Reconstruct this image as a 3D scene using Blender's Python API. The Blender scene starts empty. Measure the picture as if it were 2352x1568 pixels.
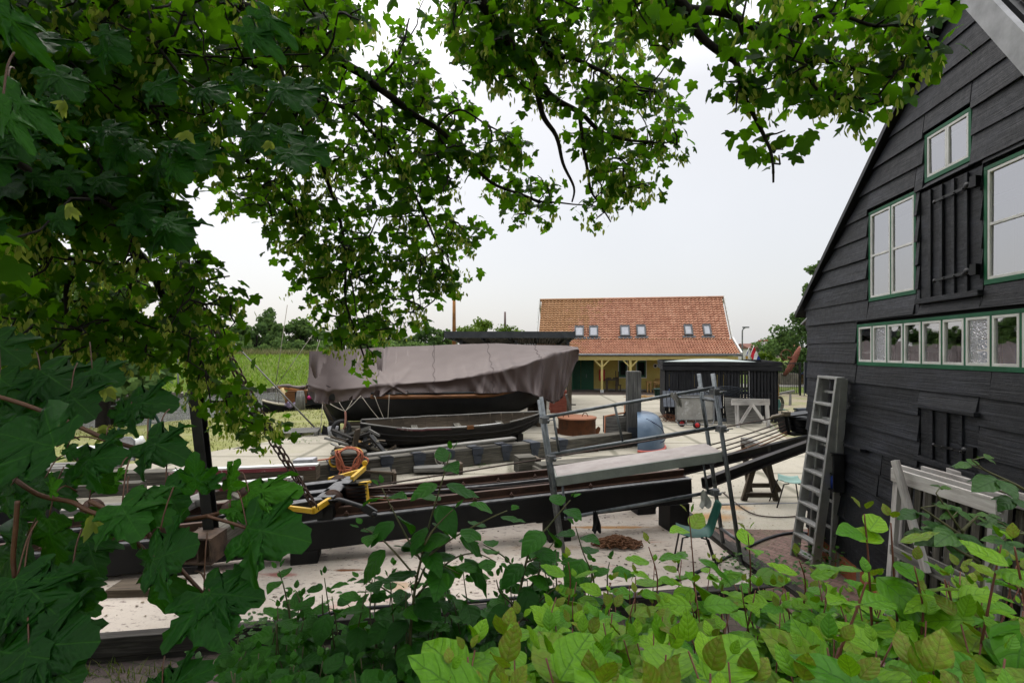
import bpy, math, random
import numpy as np
from mathutils import Vector as V, Matrix, noise as MN
R = math.radians
rnd = random.Random(7)
nr = np.random.RandomState(7)
SC = bpy.context.scene
COL = SC.collection
# camera model of the photograph: 2352 x 1568 px, focal length 1176 px, eye 2.8 m over the yard, level horizon at y = 808
F, CX, HY, CH = 1176.0, 1176.0, 808.0, 2.8
def P(x, y, Y): return V(((x - CX) / F * Y, Y, CH - (y - HY) / F * Y))
def G(x, y, z=0.0): return P(x, y, (CH - z) * F / (y - HY))
def Zat(y, Y): return CH - (y - HY) / F * Y
def Xat(x, Y): return (x - CX) / F * Y
def smooth(a, b, t):
    t = min(1, max(0, (t - a) / (b - a))); return t * t * (3 - 2 * t)
def lerp(a, b, t): return a + (b - a) * t
def interp(tab, t):
    if t <= tab[0][0]: return tab[0][1]
    for (a, x), (b, y) in zip(tab, tab[1:]):
        if t <= b: return x + (y - x) * (t - a) / (b - a)
    return tab[-1][1]

# ---------------------------------------------------------------- materials
def nodes(name):
    m = bpy.data.materials.new(name); m.use_nodes = True
    nt = m.node_tree; nt.nodes.clear()
    out = nt.nodes.new('ShaderNodeOutputMaterial'); b = nt.nodes.new('ShaderNodeBsdfPrincipled')
    nt.links.new(b.outputs[0], out.inputs[0])
    return m, nt, b, out
class NT:
    def __init__(s, name):
        s.m, s.nt, s.b, s.out = nodes(name)
    def n(s, t, **kw):
        x = s.nt.nodes.new('ShaderNode' + t)
        for k, v in kw.items(): setattr(x, k, v)
        return x
    def l(s, a, b): s.nt.links.new(a, b)
    def coord(s, kind='Object', scale=(1, 1, 1)):
        t = s.n('TexCoord'); mp = s.n('Mapping'); mp.inputs['Scale'].default_value = scale
        s.l(t.outputs[kind], mp.inputs[0]); return mp.outputs[0]
    def noise(s, vec, scale, detail=4, rough=.6, dist=0):
        x = s.n('TexNoise'); x.inputs['Scale'].default_value = scale; x.inputs['Detail'].default_value = detail
        x.inputs['Roughness'].default_value = rough; x.inputs['Distortion'].default_value = dist
        s.l(vec, x.inputs['Vector']); return x.outputs['Fac']
    def ramp(s, fac, stops):
        x = s.n('ValToRGB'); el = x.color_ramp.elements
        while len(el) > 1: el.remove(el[-1])
        for i, (p, c) in enumerate(stops):
            e = el[0] if i == 0 else el.new(p)
            e.position = p; e.color = (*c, 1) if isinstance(c, (tuple, list)) else (c, c, c, 1)
        s.l(fac, x.inputs[0]); return x.outputs[0]
    def mix(s, fac, a, b, mode='MIX'):
        x = s.n('Mix', data_type='RGBA', blend_type=mode); x.clamp_factor = True
        for v, i in ((fac, 0), (a, 6), (b, 7)):
            if hasattr(v, 'links'): s.l(v, x.inputs[i])
            else: x.inputs[i].default_value = v if i == 0 else (*v, 1)
        return x.outputs[2]
    def math(s, op, a, b=0, c=0):
        x = s.n('Math', operation=op)
        for i, v in enumerate((a, b, c)):
            if hasattr(v, 'links'): s.l(v, x.inputs[i])
            else: x.inputs[i].default_value = v
        return x.outputs[0]
    def bump(s, h, strength=.3, dist=.02):
        x = s.n('Bump'); x.inputs['Strength'].default_value = strength; x.inputs['Distance'].default_value = dist
        s.l(h, x.inputs['Height']); s.l(x.outputs[0], s.b.inputs['Normal']); return x
    def base(s, c): s.l(c, s.b.inputs['Base Color'])
    def set(s, **kw):
        for k, v in kw.items(): s.b.inputs[k.replace('_', ' ')].default_value = v
        return s

def wood(name, dark, mid, light, su=1.2, sv=22, rough=.85, bump=.5, blot=.9):
    t = NT(name); uv = t.coord('UV', (su, sv, 1)); uv2 = t.coord('UV', (.45, .9, 1))
    g = t.noise(uv, 1.6, 6, .65, .4); b = t.noise(uv2, 1.3, 5, .65)
    c = t.ramp(g, [(.3, dark), (.52, mid), (.75, light)])
    k = t.ramp(b, [(.32, .45), (.5, .95), (.68, 1.25)])
    t.base(t.mix(blot, c, k, 'MULTIPLY')); t.set(Roughness=rough)
    t.bump(g, bump, .01); return t.m
def speck(name, a, b, scale=6, rough=.85, bump=.2, c3=None, c3scale=1.5, c3pos=(.55, .7), metal=0, fine=60):
    t = NT(name); o = t.coord('Object'); n1 = t.noise(o, scale, 6, .65); n2 = t.noise(o, fine, 3, .6)
    c = t.ramp(n1, [(.3, a), (.7, b)])
    if c3 is not None:
        n3 = t.noise(o, c3scale, 6, .7, .3)
        c = t.mix(t.ramp(n3, [(c3pos[0], 0), (c3pos[1], 1)]), c, c3)
    t.base(c); t.set(Roughness=rough, Metallic=metal)
    t.bump(t.math('ADD', n1, t.math('MULTIPLY', n2, .5)), bump, .01); return t.m
def flat(name, c, rough=.6, metal=0, spec=.5):
    t = NT(name); o = t.coord('Object'); n = t.noise(o, 5, 5, .6)
    t.base(t.mix(.5, c, t.ramp(n, [(.3, tuple(x * .6 for x in c)), (.7, tuple(min(1, x * 1.25) for x in c))])))
    t.set(Roughness=rough, Metallic=metal); t.b.inputs['Specular IOR Level'].default_value = spec
    return t.m
M = {}

# ---------------------------------------------------------------- mesh builder
class MB:
    def __init__(s): s.v = []; s.f = []; s.uv = []; s.sm = []; s.mi = []; s.mat = 0
    def add(s, verts, faces, uvs=None, smooth=False):
        o = len(s.v); s.v += [V(p) for p in verts]
        for i, f in enumerate(faces):
            s.f.append([o + k for k in f]); s.sm.append(smooth); s.mi.append(s.mat)
            s.uv.append(uvs[i] if uvs else [(verts[k][0], verts[k][2]) for k in f])
        return s
    def beam(s, a, b, w, h, up=(0, 0, 1), w2=None, h2=None, jit=0, side=None):
        a, b = V(a), V(b); d = b - a; L = d.length
        if L < 1e-6: return s
        d = d / L; up = V(up); sd = V(side) if side is not None else d.cross(up)
        if sd.length < 1e-4: sd = d.cross(V((0, 1, 0)))
        sd.normalize(); u = sd.cross(d).normalized()
        w2 = w if w2 is None else w2; h2 = h if h2 is None else h2
        pts = []
        for p, ww, hh in ((a, w, h), (b, w2, h2)):
            for sx, sy in ((-1, -1), (1, -1), (1, 1), (-1, 1)):
                q = p + sd * (sx * ww / 2) + u * (sy * hh / 2)
                if jit: q = q + V((rnd.uniform(-jit, jit), rnd.uniform(-jit, jit), rnd.uniform(-jit, jit)))
                pts.append(q)
        u0 = rnd.uniform(0, 50); v0 = rnd.uniform(0, 50); fs = []; uv = []
        acc = 0
        for k in range(4):
            k2 = (k + 1) % 4; wd = (w if k % 2 == 0 else h)
            fs.append([k, k2, 4 + k2, 4 + k]); uv.append([(u0, v0 + acc), (u0, v0 + acc + wd), (u0 + L, v0 + acc + wd), (u0 + L, v0 + acc)]); acc += wd
        fs.append([3, 2, 1, 0]); uv.append([(u0, v0 + h), (u0 + w, v0 + h), (u0 + w, v0), (u0, v0)])
        fs.append([4, 5, 6, 7]); uv.append([(u0, v0), (u0 + w, v0), (u0 + w, v0 + h), (u0, v0 + h)])
        return s.add(pts, fs, uv)
    def box(s, c, size, rz=0, tilt=(0, 0)):
        m = Matrix.Rotation(rz, 3, 'Z') @ Matrix.Rotation(tilt[0], 3, 'X') @ Matrix.Rotation(tilt[1], 3, 'Y')
        x = m @ V((1, 0, 0)); z = m @ V((0, 0, 1)); y = m @ V((0, 1, 0)); c = V(c)
        return s.beam(c - x * (size[0] / 2), c + x * (size[0] / 2), size[1], size[2], up=z, side=-y)
    def tube(s, pts, r, n=6, cap=True, closed=False):
        pts = [V(p) for p in pts]; m = len(pts); rs = r if isinstance(r, (list, tuple)) else [r] * m
        ring = []; prev = None; u = 0; us = []
        for i, p in enumerate(pts):
            a = pts[(i - 1) % m] if (closed or i > 0) else p; b = pts[(i + 1) % m] if (closed or i < m - 1) else p
            d = (b - a).normalized()
            if prev is None:
                x = d.cross(V((0, 0, 1)))
                if x.length < .05: x = d.cross(V((1, 0, 0)))
            else: x = prev - d * prev.dot(d)
            x.normalize(); prev = x; y = d.cross(x)
            if i: u += (p - pts[i - 1]).length
            us.append(u)
            ring.append([p + (x * math.cos(t) + y * math.sin(t)) * rs[i] for t in [2 * math.pi * k / n for k in range(n)]])
        vs = [q for rg in ring for q in rg]; fs = []; uv = []
        v0 = rnd.uniform(0, 9)
        for i in range(m if closed else m - 1):
            j = (i + 1) % m
            for k in range(n):
                k2 = (k + 1) % n; fs.append([i * n + k, i * n + k2, j * n + k2, j * n + k])
                uv.append([(us[i], v0 + k * .05), (us[i], v0 + k * .05 + .05), (us[j], v0 + k * .05 + .05), (us[j], v0 + k * .05)])
        s.add(vs, fs, uv, True)
        if cap and not closed:
            o = len(s.v) - m * n
            for rg in (list(range(n))[::-1], list(range((m - 1) * n, m * n))):
                s.f.append([o + k for k in rg]); s.sm.append(False); s.mi.append(s.mat); s.uv.append([(0, 0)] * n)
        return s
    def lathe(s, c, prof, n=24, axis=(0, 0, 1)):
        c = V(c); q = V((0, 0, 1)).rotation_difference(V(axis)).to_matrix()
        vs = [c + q @ V((r * math.cos(2 * math.pi * k / n), r * math.sin(2 * math.pi * k / n), z)) for r, z in prof for k in range(n)]
        fs = []; uv = []
        for i in range(len(prof) - 1):
            for k in range(n):
                k2 = (k + 1) % n; fs.append([i * n + k, i * n + k2, (i + 1) * n + k2, (i + 1) * n + k])
                uv.append([(k / n, prof[i][1]), ((k + 1) / n, prof[i][1]), ((k + 1) / n, prof[i + 1][1]), (k / n, prof[i + 1][1])])
        return s.add(vs, fs, uv, True)
    def prism(s, poly, vec):
        n = len(poly); vec = V(vec); a = [V(p) for p in poly]; b = [p + vec for p in a]
        u0 = rnd.uniform(0, 40); ax = (a[1] - a[0]).normalized() if n > 1 else V((1, 0, 0))
        nor = V((0, 0, 0))
        for i in range(n): nor += (a[i] - a[0]).cross(a[(i + 1) % n] - a[0])
        ay = nor.normalized().cross(ax)
        pl = [(u0 + (p - a[0]).dot(ax), u0 + (p - a[0]).dot(ay)) for p in a]
        fs = [list(range(n))[::-1], list(range(n, 2 * n))]; uv = [pl[::-1], pl]
        for i in range(n):
            j = (i + 1) % n; L = (a[j] - a[i]).length
            fs.append([i, j, n + j, n + i]); uv.append([(u0, u0), (u0 + L, u0), (u0 + L, u0 + vec.length), (u0, u0 + vec.length)])
        return s.add(a + b, fs, uv)
    def grid(s, fn, nu, nv, smooth=True, uvs=(1, 1)):
        vs = [fn(i / nu, j / nv) for j in range(nv + 1) for i in range(nu + 1)]
        fs = []; uv = []
        for j in range(nv):
            for i in range(nu):
                a = j * (nu + 1) + i; fs.append([a, a + 1, a + nu + 2, a + nu + 1])
                uv.append([(i / nu * uvs[0], j / nv * uvs[1]), ((i + 1) / nu * uvs[0], j / nv * uvs[1]), ((i + 1) / nu * uvs[0], (j + 1) / nv * uvs[1]), (i / nu * uvs[0], (j + 1) / nv * uvs[1])])
        return s.add(vs, fs, uv, smooth)
    def sheet(s, poly): return s.add(poly, [list(range(len(poly)))], [[(p[0], p[1]) for p in poly]])
    def ball(s, c, r, n=10, sc=(1, 1, 1)):
        c = V(c)
        return s.grid(lambda u, v: c + V((r * sc[0] * math.sin(math.pi * v) * math.cos(2 * math.pi * u), r * sc[1] * math.sin(math.pi * v) * math.sin(2 * math.pi * u), r * sc[2] * math.cos(math.pi * v))), n, max(4, n // 2))
    def build(s, name, mat, parent=None, loc=None, bevel=0, solid=0):
        me = bpy.data.meshes.new(name)
        base = V(loc) if loc is not None else (V(parent['b']) if parent is not None else V((0, 0, 0)))
        me.from_pydata([tuple(p - base) for p in s.v], [], s.f)
        for m in (mat if isinstance(mat, (list, tuple)) else [mat]): me.materials.append(m)
        me.polygons.foreach_set('use_smooth', s.sm); me.polygons.foreach_set('material_index', s.mi)
        ul = me.uv_layers.new(name='UVMap'); ul.data.foreach_set('uv', [c for f in s.uv for p in f for c in p])
        me.update()
        o = bpy.data.objects.new(name, me); COL.objects.link(o)
        if parent is not None: o.parent = parent; o['b'] = list(base)
        else: o.location = base; o['b'] = list(base)
        if solid:
            k = o.modifiers.new('Solidify', 'SOLIDIFY'); k.thickness = solid; k.offset = 0
        if bevel:
            k = o.modifiers.new('Bevel', 'BEVEL'); k.width = bevel; k.segments = 2; k.limit_method = 'ANGLE'; k.angle_limit = R(40)
        return o
def tag(o, label, cat, group=None):
    o['label'] = label; o['category'] = cat
    if group: o['group'] = group
    return o
def struct(o, kind='structure'): o['kind'] = kind; return o
def thing(name, label, cat, loc, group=None):
    o = bpy.data.objects.new(name, None); COL.objects.link(o); o.location = V(loc); o['b'] = list(V(loc)); o.empty_display_size = .1
    return tag(o, label, cat, group)
def dup(o, loc=None, rz=None, label=None, sc=None, parent=None):
    c = o.copy(); COL.objects.link(c); c.parent = parent
    if loc is not None: c.location = V(loc)
    if rz is not None: c.rotation_euler = (0, 0, rz)
    if sc is not None: c.scale = sc if isinstance(sc, (tuple, list)) else (sc, sc, sc)
    if label: c['label'] = label
    for ch in list(o.children): dup(ch, parent=c)
    return c
def cat_pts(a, b, sag, n=14):
    a, b = V(a), V(b); return [a.lerp(b, i / n) - V((0, 0, sag * 4 * (i / n) * (1 - i / n))) for i in range(n + 1)]
def spline(pts, n=6):
    pts = [V(p) for p in pts]; out = []
    for i in range(len(pts) - 1):
        p0 = pts[max(0, i - 1)]; p1 = pts[i]; p2 = pts[i + 1]; p3 = pts[min(len(pts) - 1, i + 2)]
        for k in range(n):
            t = k / n
            out.append(.5 * ((2 * p1) + (p2 - p0) * t + (2 * p0 - 5 * p1 + 4 * p2 - p3) * t * t + (3 * p1 - p0 - 3 * p2 + p3) * t ** 3))
    out.append(pts[-1]); return out
def chain_links(mb, pts, L, r, w):
    pts = [V(p) for p in pts]; tot = sum((b - a).length for a, b in zip(pts, pts[1:])); n = int(tot / (L * .78)); k = 0
    cum = [0]
    for a, b in zip(pts, pts[1:]): cum.append(cum[-1] + (b - a).length)
    def at(t):
        for i in range(len(pts) - 1):
            if t <= cum[i + 1]: return pts[i].lerp(pts[i + 1], (t - cum[i]) / max(1e-6, cum[i + 1] - cum[i]))
        return pts[-1]
    for i in range(n):
        c = at((i + .5) * tot / n); d = (at((i + 1) * tot / n) - at(i * tot / n)).normalized()
        x = d.cross(V((.3, .9, .2))).normalized(); y = d.cross(x)
        if i % 2: x = y
        ring = []
        for q in range(10):
            t = 2 * math.pi * q / 10; ct, st = math.cos(t), math.sin(t)
            ring.append(c + d * (ct * L / 2) + x * (math.copysign(abs(st) ** .7, st) * w / 2))
        mb.tube(ring, r, 5, closed=True)
    return mb
# ================================================================ setting
cam = bpy.data.cameras.new('Camera'); co = bpy.data.objects.new('Camera', cam); COL.objects.link(co)
co.location = (0, 0, CH); co.rotation_euler = (R(90), 0, 0); cam.sensor_width = 36; cam.lens = 18
cam.shift_y = 24 / 2352; cam.clip_start = .05; cam.clip_end = 2000; SC.camera = co
SC.view_settings.view_transform = 'Standard'; SC.view_settings.look = 'None'; SC.view_settings.exposure = 0; SC.view_settings.gamma = 1
SC.render.resolution_x = 1024; SC.render.resolution_y = 682
w = bpy.data.worlds.new('World'); SC.world = w; w.use_nodes = True; nt = w.node_tree; nt.nodes.clear()
SUN_EL, SUN_AZ = R(56), R(-35)          # azimuth from +Y towards +X
wo = nt.nodes.new('ShaderNodeOutputWorld'); bg1 = nt.nodes.new('ShaderNodeBackground'); bg2 = nt.nodes.new('ShaderNodeBackground'); ad = nt.nodes.new('ShaderNodeAddShader')
sky = nt.nodes.new('ShaderNodeTexSky'); sky.sky_type = 'NISHITA'; sky.sun_disc = False; sky.sun_elevation = SUN_EL; sky.sun_rotation = SUN_AZ; sky.dust_density = 4
nt.links.new(sky.outputs[0], bg1.inputs[0]); bg1.inputs[1].default_value = .05
tc = nt.nodes.new('ShaderNodeTexCoord'); sp = nt.nodes.new('ShaderNodeSeparateXYZ'); nt.links.new(tc.outputs['Generated'], sp.inputs[0])
rp = nt.nodes.new('ShaderNodeValToRGB'); nt.links.new(sp.outputs[2], rp.inputs[0])   # overcast layer: brighter towards the zenith
el = rp.color_ramp.elements; el[0].position = 0; el[0].color = (.69, .695, .705, 1); el[1].position = 1; el[1].color = (3.3, 3.28, 3.22, 1)
e = el.new(.14); e.color = (.735, .73, .725, 1); e = el.new(.45); e.color = (.80, .785, .765, 1); e = el.new(.62); e.color = (1.5, 1.5, 1.5, 1)
mx = nt.nodes.new('ShaderNodeMix'); mx.data_type = 'RGBA'; mx.blend_type = 'MULTIPLY'; mx.inputs[0].default_value = .16
cn = nt.nodes.new('ShaderNodeTexNoise'); cn.inputs['Scale'].default_value = 2.2; cn.inputs['Detail'].default_value = 5; nt.links.new(tc.outputs['Generated'], cn.inputs['Vector'])
nt.links.new(rp.outputs[0], mx.inputs[6]); nt.links.new(cn.outputs['Fac'], mx.inputs[7])
nt.links.new(mx.outputs[2], bg2.inputs[0]); bg2.inputs[1].default_value = .98
nt.links.new(bg1.outputs[0], ad.inputs[0]); nt.links.new(bg2.outputs[0], ad.inputs[1]); nt.links.new(ad.outputs[0], wo.inputs[0])
sl = bpy.data.lights.new('Sun', 'SUN'); so = bpy.data.objects.new('Sun', sl); COL.objects.link(so); sl.energy = 1.5; sl.angle = R(25); sl.color = (1, .965, .9)
sd = V((math.sin(SUN_AZ) * math.cos(SUN_EL), math.cos(SUN_AZ) * math.cos(SUN_EL), math.sin(SUN_EL)))
so.rotation_euler = sd.to_track_quat('Z', 'Y').to_euler(); so.location = (0, 0, 30)

# ---- ground
def ground_mat(name, kind):
    t = NT(name); o = t.coord('Object')
    n1 = t.noise(o, .35, 6, .65); n2 = t.noise(o, 3.5, 6, .7); n3 = t.noise(o, 40, 3, .7); n4 = t.noise(o, .9, 5, .7, .4)
    if kind == 'grass':
        c = t.ramp(n2, [(.3, (.075, .125, .012)), (.5, (.14, .21, .022)), (.72, (.26, .30, .06))])
        c = t.mix(t.ramp(n1, [(.42, 0), (.62, .55)]), c, (.24, .27, .055))
        c = t.mix(t.math('MULTIPLY', n3, .55), c, (.05, .10, .01))
        t.base(c); t.set(Roughness=.95); t.bump(t.math('ADD', n2, n3), .8, .08)
    elif kind == 'turf':    # thin yellowed turf on the near bank
        c = t.ramp(n2, [(.28, (.16, .20, .035)), (.5, (.28, .29, .085)), (.72, (.40, .36, .17))])
        c = t.mix(t.ramp(n4, [(.45, 0), (.65, .5)]), c, (.42, .37, .25))
        c = t.mix(t.math('MULTIPLY', n3, .5), c, (.14, .17, .03))
        t.base(c); t.set(Roughness=.95); t.bump(t.math('ADD', n2, n3), .6, .04)
    elif kind == 'yard':
        c = t.ramp(n1, [(.3, (.36, .325, .255)), (.5, (.44, .40, .32)), (.7, (.50, .46, .38))])
        c = t.mix(t.ramp(n2, [(.52, 0), (.72, .5)]), c, (.25, .23, .18))
        c = t.mix(t.ramp(n3, [(.4, .35), (.6, 0)]), c, (.25, .23, .18))
        c = t.mix(t.ramp(n4, [(.6, 0), (.72, .35)]), c, (.28, .29, .13))
        wv = t.n('TexWave', wave_type='BANDS', bands_direction='Y'); wv.inputs['Scale'].default_value = .16; wv.inputs['Distortion'].default_value = .6; wv.inputs['Detail'].default_value = 1
        t.l(o, wv.inputs[0]); c = t.mix(t.ramp(wv.outputs['Fac'], [(.0, .7), (.02, 0)]), c, (.13, .125, .085))
        wx = t.n('TexWave', wave_type='BANDS', bands_direction='X'); wx.inputs['Scale'].default_value = .11; wx.inputs['Distortion'].default_value = .5; wx.inputs['Detail'].default_value = 1; t.l(o, wx.inputs[0]); c = t.mix(t.ramp(wx.outputs['Fac'], [(.0, .7), (.015, 0)]), c, (.13, .125, .085))
        # rust run-off near the barn corner and the end of the slip
        for (px, py, sx, sy, k) in ((3.4, 8.7, 1.1, .5, .85), (3.9, 9.2, .8, .35, .7), (2.9, 8.25, .5, .25, .6)):
            mp = t.n('Mapping', vector_type='POINT'); mp.inputs['Location'].default_value = (-px / sx, -py / sy, 0); mp.inputs['Scale'].default_value = (1 / sx, 1 / sy, 0)
            t.l(t.n('TexCoord').outputs['Object'], mp.inputs[0]); ln = t.n('VectorMath', operation='LENGTH'); t.l(mp.outputs[0], ln.inputs[0])
            d = t.math('ADD', ln.outputs['Value'], t.math('MULTIPLY', n4, .8)); c = t.mix(t.ramp(d, [(.6, k), (1.6, 0)]), c, (.40, .205, .06))
        t.base(c); t.set(Roughness=.9); t.bump(t.math('ADD', n2, n3), .25, .015)
    elif kind == 'slip':
        st = t.coord('Object', (1, 2.2, 1)); s1 = t.noise(st, 6, 6, .75); s2 = t.noise(st, 1.1, 6, .7, .5); s3 = t.noise(st, .8, 4, .7, .6)
        c = t.ramp(n1, [(.3, (.50, .43, .36)), (.6, (.62, .55, .475)), (.8, (.67, .605, .53))])
        c = t.mix(t.ramp(s2, [(.50, 0), (.68, .55)]), c, (.48, .38, .29))
        c = t.mix(t.ramp(s3, [(.60, 0), (.68, .55)]), c, (.50, .24, .19))
        c = t.mix(t.ramp(s1, [(.57, 0), (.62, .8)]), c, (.15, .105, .095))
        c = t.mix(t.ramp(n3, [(.3, .5), (.45, 0)]), c, (.35, .29, .25))
        for (px, py, sx, sy, k, cc) in ((-2.1, 6.55, .42, .09, 1, (.16, .055, .015)), (-2.9, 6.42, .5, .16, .8, (.34, .10, .085)), (1.55, 8.15, 1.3, .14, .9, (.45, .23, .07)), (-1.35, 6.1, .3, .25, .6, (.45, .27, .13)), (-3.9, 5.9, 1.2, .3, .5, (.46, .29, .19)), (.6, 7.3, 1.4, .2, .5, (.42, .30, .2))):
            mp = t.n('Mapping'); mp.inputs['Location'].default_value = (-px / sx, -py / sy, 0); mp.inputs['Scale'].default_value = (1 / sx, 1 / sy, 0)
            t.l(t.n('TexCoord').outputs['Object'], mp.inputs[0]); ln = t.n('VectorMath', operation='LENGTH'); t.l(mp.outputs[0], ln.inputs[0])
            d = t.math('ADD', ln.outputs['Value'], t.math('MULTIPLY', n2, .9)); c = t.mix(t.ramp(d, [(.75, k), (1.35, 0)]), c, cc)
        t.base(c); t.set(Roughness=.75); t.bump(t.math('ADD', s1, n3), .3, .01)
    elif kind == 'gravel':
        c = t.ramp(n3, [(.3, (.17, .14, .10)), (.6, (.36, .30, .22))])
        c = t.mix(t.ramp(n1, [(.42, 0), (.56, .6)]), c, (.18, .21, .05)); t.base(c); t.set(Roughness=.95); t.bump(n3, .5, .02)
    return t.m
def brick_mat(name, c1, c2, mortar, sw, sh, rot):
    t = NT(name); tcn = t.n('TexCoord'); mp = t.n('Mapping'); mp.inputs['Rotation'].default_value = (0, 0, rot); t.l(tcn.outputs['Object'], mp.inputs[0]); o = mp.outputs[0]
    b = t.n('TexBrick'); b.inputs['Scale'].default_value = 1; b.inputs['Brick Width'].default_value = sw; b.inputs['Row Height'].default_value = sh; b.inputs['Mortar Size'].default_value = .006
    b.inputs['Color1'].default_value = (*c1, 1); b.inputs['Color2'].default_value = (*c2, 1); b.inputs['Mortar'].default_value = (*mortar, 1); t.l(o, b.inputs[0])
    n = t.noise(o, 1.4, 5, .7); n2 = t.noise(o, 30, 4, .7)
    c = t.mix(t.ramp(n, [(.5, 0), (.7, .6)]), b.outputs[0], (.17, .16, .09)); c = t.mix(.5, c, t.ramp(n2, [(.3, .4), (.7, 1.2)]), 'MULTIPLY')
    t.base(c); t.set(Roughness=.9); t.bump(t.math('SUBTRACT', n2, t.math('MULTIPLY', b.outputs['Fac'], 2)), .5, .012); return t.m
M['grass'] = ground_mat('grass', 'grass'); M['turf'] = ground_mat('turf', 'turf'); M['yard'] = ground_mat('yard_concrete', 'yard'); M['slip'] = ground_mat('slip_concrete', 'slip'); M['gravel'] = ground_mat('gravel', 'gravel')
def kerb_y(x): return 5.09 + (x + 4.0) * .156
def gz(x, y):
    s = (y - x) * .70711
    z = -.02
    if s > 24: z = lerp(-.02, -1.3, smooth(24.6, 27, s))
    if s > 45: z = lerp(-1.3, -.25, smooth(45.2, 46.2, s))
    if s > 46.2: z = -.25 + 2.5 * smooth(46.4, 60, s) - 1.6 * smooth(66, 90, s)
    if 27 < s < 80 or s > 46: z += .12 * MN.noise(V((x * .25, y * .25, 0)))
    if x > 8 and y > 46: z += 2.0 * smooth(46, 75, y) * smooth(8, 20, x)
    k = kerb_y(min(x, 2.6))
    if y < k + .6 and x < 3.3:
        z = -.26
    if y < 4.0:
        z = max(z, -.26) + 1.45 * smooth(4.0, 1.5, y) + (.05 * MN.noise(V((x, y, 3))))
    return z
xs = [-260, -180, -120, -90] + [-70 + 2 * i for i in range(28)] + [-14 + .5 * i for i in range(48)] + [10 + 2 * i for i in range(20)] + [52, 60, 80, 120, 180, 260]
ys = [-30, -10, -5, -2, -1] + [-.5 + .25 * i for i in range(30)] + [7 + .6 * i for i in range(30)] + [25 + i for i in range(60)] + [87, 92, 100, 120, 150, 200, 300, 450]
mb = MB(); nx = len(xs); vs = [(x, y, gz(x, y)) for y in ys for x in xs]; fs = []; mis = []
for j in range(len(ys) - 1):
    for i in range(nx - 1):
        fs.append([j * nx + i, j * nx + i + 1, (j + 1) * nx + i + 1, (j + 1) * nx + i])
        cx, cy = (xs[i] + xs[i + 1]) / 2, (ys[j] + ys[j + 1]) / 2; s = (cy - cx) * .7071
        mis.append(1 if s < 40 and cy < 60 and cx < 14 else 0)
mb.add(vs, fs, None, True); mb.mi = mis
struct(mb.build('ground', [M['grass'], M['turf']]))
t = NT('water'); o = t.coord('Object', (1, 1, 1)); n1 = t.noise(o, 1.3, 5, .6, .5); n2 = t.noise(o, 6, 3, .6)
t.set(Roughness=.06, Base_Color=(.035, .05, .012, 1)); t.b.inputs['Specular IOR Level'].default_value = .32; t.bump(t.math('ADD', n1, t.math('MULTIPLY', n2, .4)), .9, .2); M['water'] = t.m
struct(MB().sheet([(-120, 0, -.62), (-20, 0, -.62), (120, 140, -.62), (60, 180, -.62), (-120, 60, -.62)]).build('water', M['water']))
# stone toe along the far waterline
M['stone'] = speck('bank_stone', (.10, .09, .07), (.30, .27, .22), 3, .9, .6)
mb = MB()
for i in range(230):
    q = -60 + i * .55; c = V((q * .7071 - 46.0 * .7071, q * .7071 + 46.0 * .7071, -.5))
    if -60 < c.x < 10: mb.box(c + V((rnd.uniform(-.1, .1), rnd.uniform(-.1, .1), rnd.uniform(-.06, .06))), (rnd.uniform(.3, .6), rnd.uniform(.5, .8), .4), rnd.uniform(.5, 1.1), (rnd.uniform(-.2, .2), 0))
struct(mb.build('shore_stones', M['stone']), 'stuff')
z = .004
yard = [(-16, 9.6), (-9.0, 13.1), (-8.4, 14.5), (-7.4, 16.4), (-6.5, 17.8), (-5.2, 20.5), (-4.8, 26), (-4.6, 35.5), (13.5, 35.5), (13.2, 25), (10.9, 22), (9.0, 17), (7.6, 12.5), (7.0, 8.4), (4.3, 8.05), (3.35, 8.1), (2.86, 8.6), (2.82, 9.3), (-4.2, 7.66), (-9, 6.56), (-16, 5.0)]
struct(MB().sheet([(x, y, z) for x, y in yard]).build('yard', M['yard']))
slip = [(-16, kerb_y(-16)), (3.2, kerb_y(3.2)), (2.86, 9.3), (-4.2, 7.66), (-9, 6.56), (-16, 4.9)]
mb = MB().prism([(x, y, -.24) for x, y in slip], (0, 0, .252)); struct(mb.build('slipway_floor', M['slip']))
struct(MB().sheet([(-4.6, 33.6, .008), (13.5, 33.0, .008), (13.6, 39.5, .008), (-4.6, 39.5, .008)]).build('porch_paving', brick_mat('porch_brick', (.075, .05, .045), (.11, .075, .06), (.05, .045, .035), .2, .1, .1)))
M['pave'] = brick_mat('red_paving', (.17, .10, .085), (.24, .15, .125), (.10, .09, .06), .21, .105, R(52))
struct(MB().sheet([(3.02, 4.2, .006), (5.0, 3.6, .006), (5.0, 8.1, .006), (4.3, 8.05, .006), (3.35, 8.1, .006), (2.95, 8.1, .006)]).build('pavement', M['pave']))
struct(MB().sheet([(-9, 3.6, -.235), (2.9, 4.4, -.235), (2.9, 6.3, -.235), (-9, 4.5, -.235)]).build('path', brick_mat('path_brick', (.085, .062, .058), (.14, .105, .095), (.05, .06, .03), .21, .12, R(14))))
struct(MB().sheet([(11, 22.3, .002), (40, 24, .002), (40, 33, .002), (9.5, 36, .002), (7.2, 12.5, .002), (7.2, 8.3, .002), (30, 8.3, .002)]).build('gravel_yard', M['gravel']))
struct(MB().sheet([(14, 40.5, .004), (90, 46, .004), (90, 50, .004), (14, 44.5, .004)]).build('road', speck('road', (.24, .23, .20), (.36, .34, .30), 3)))
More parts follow.
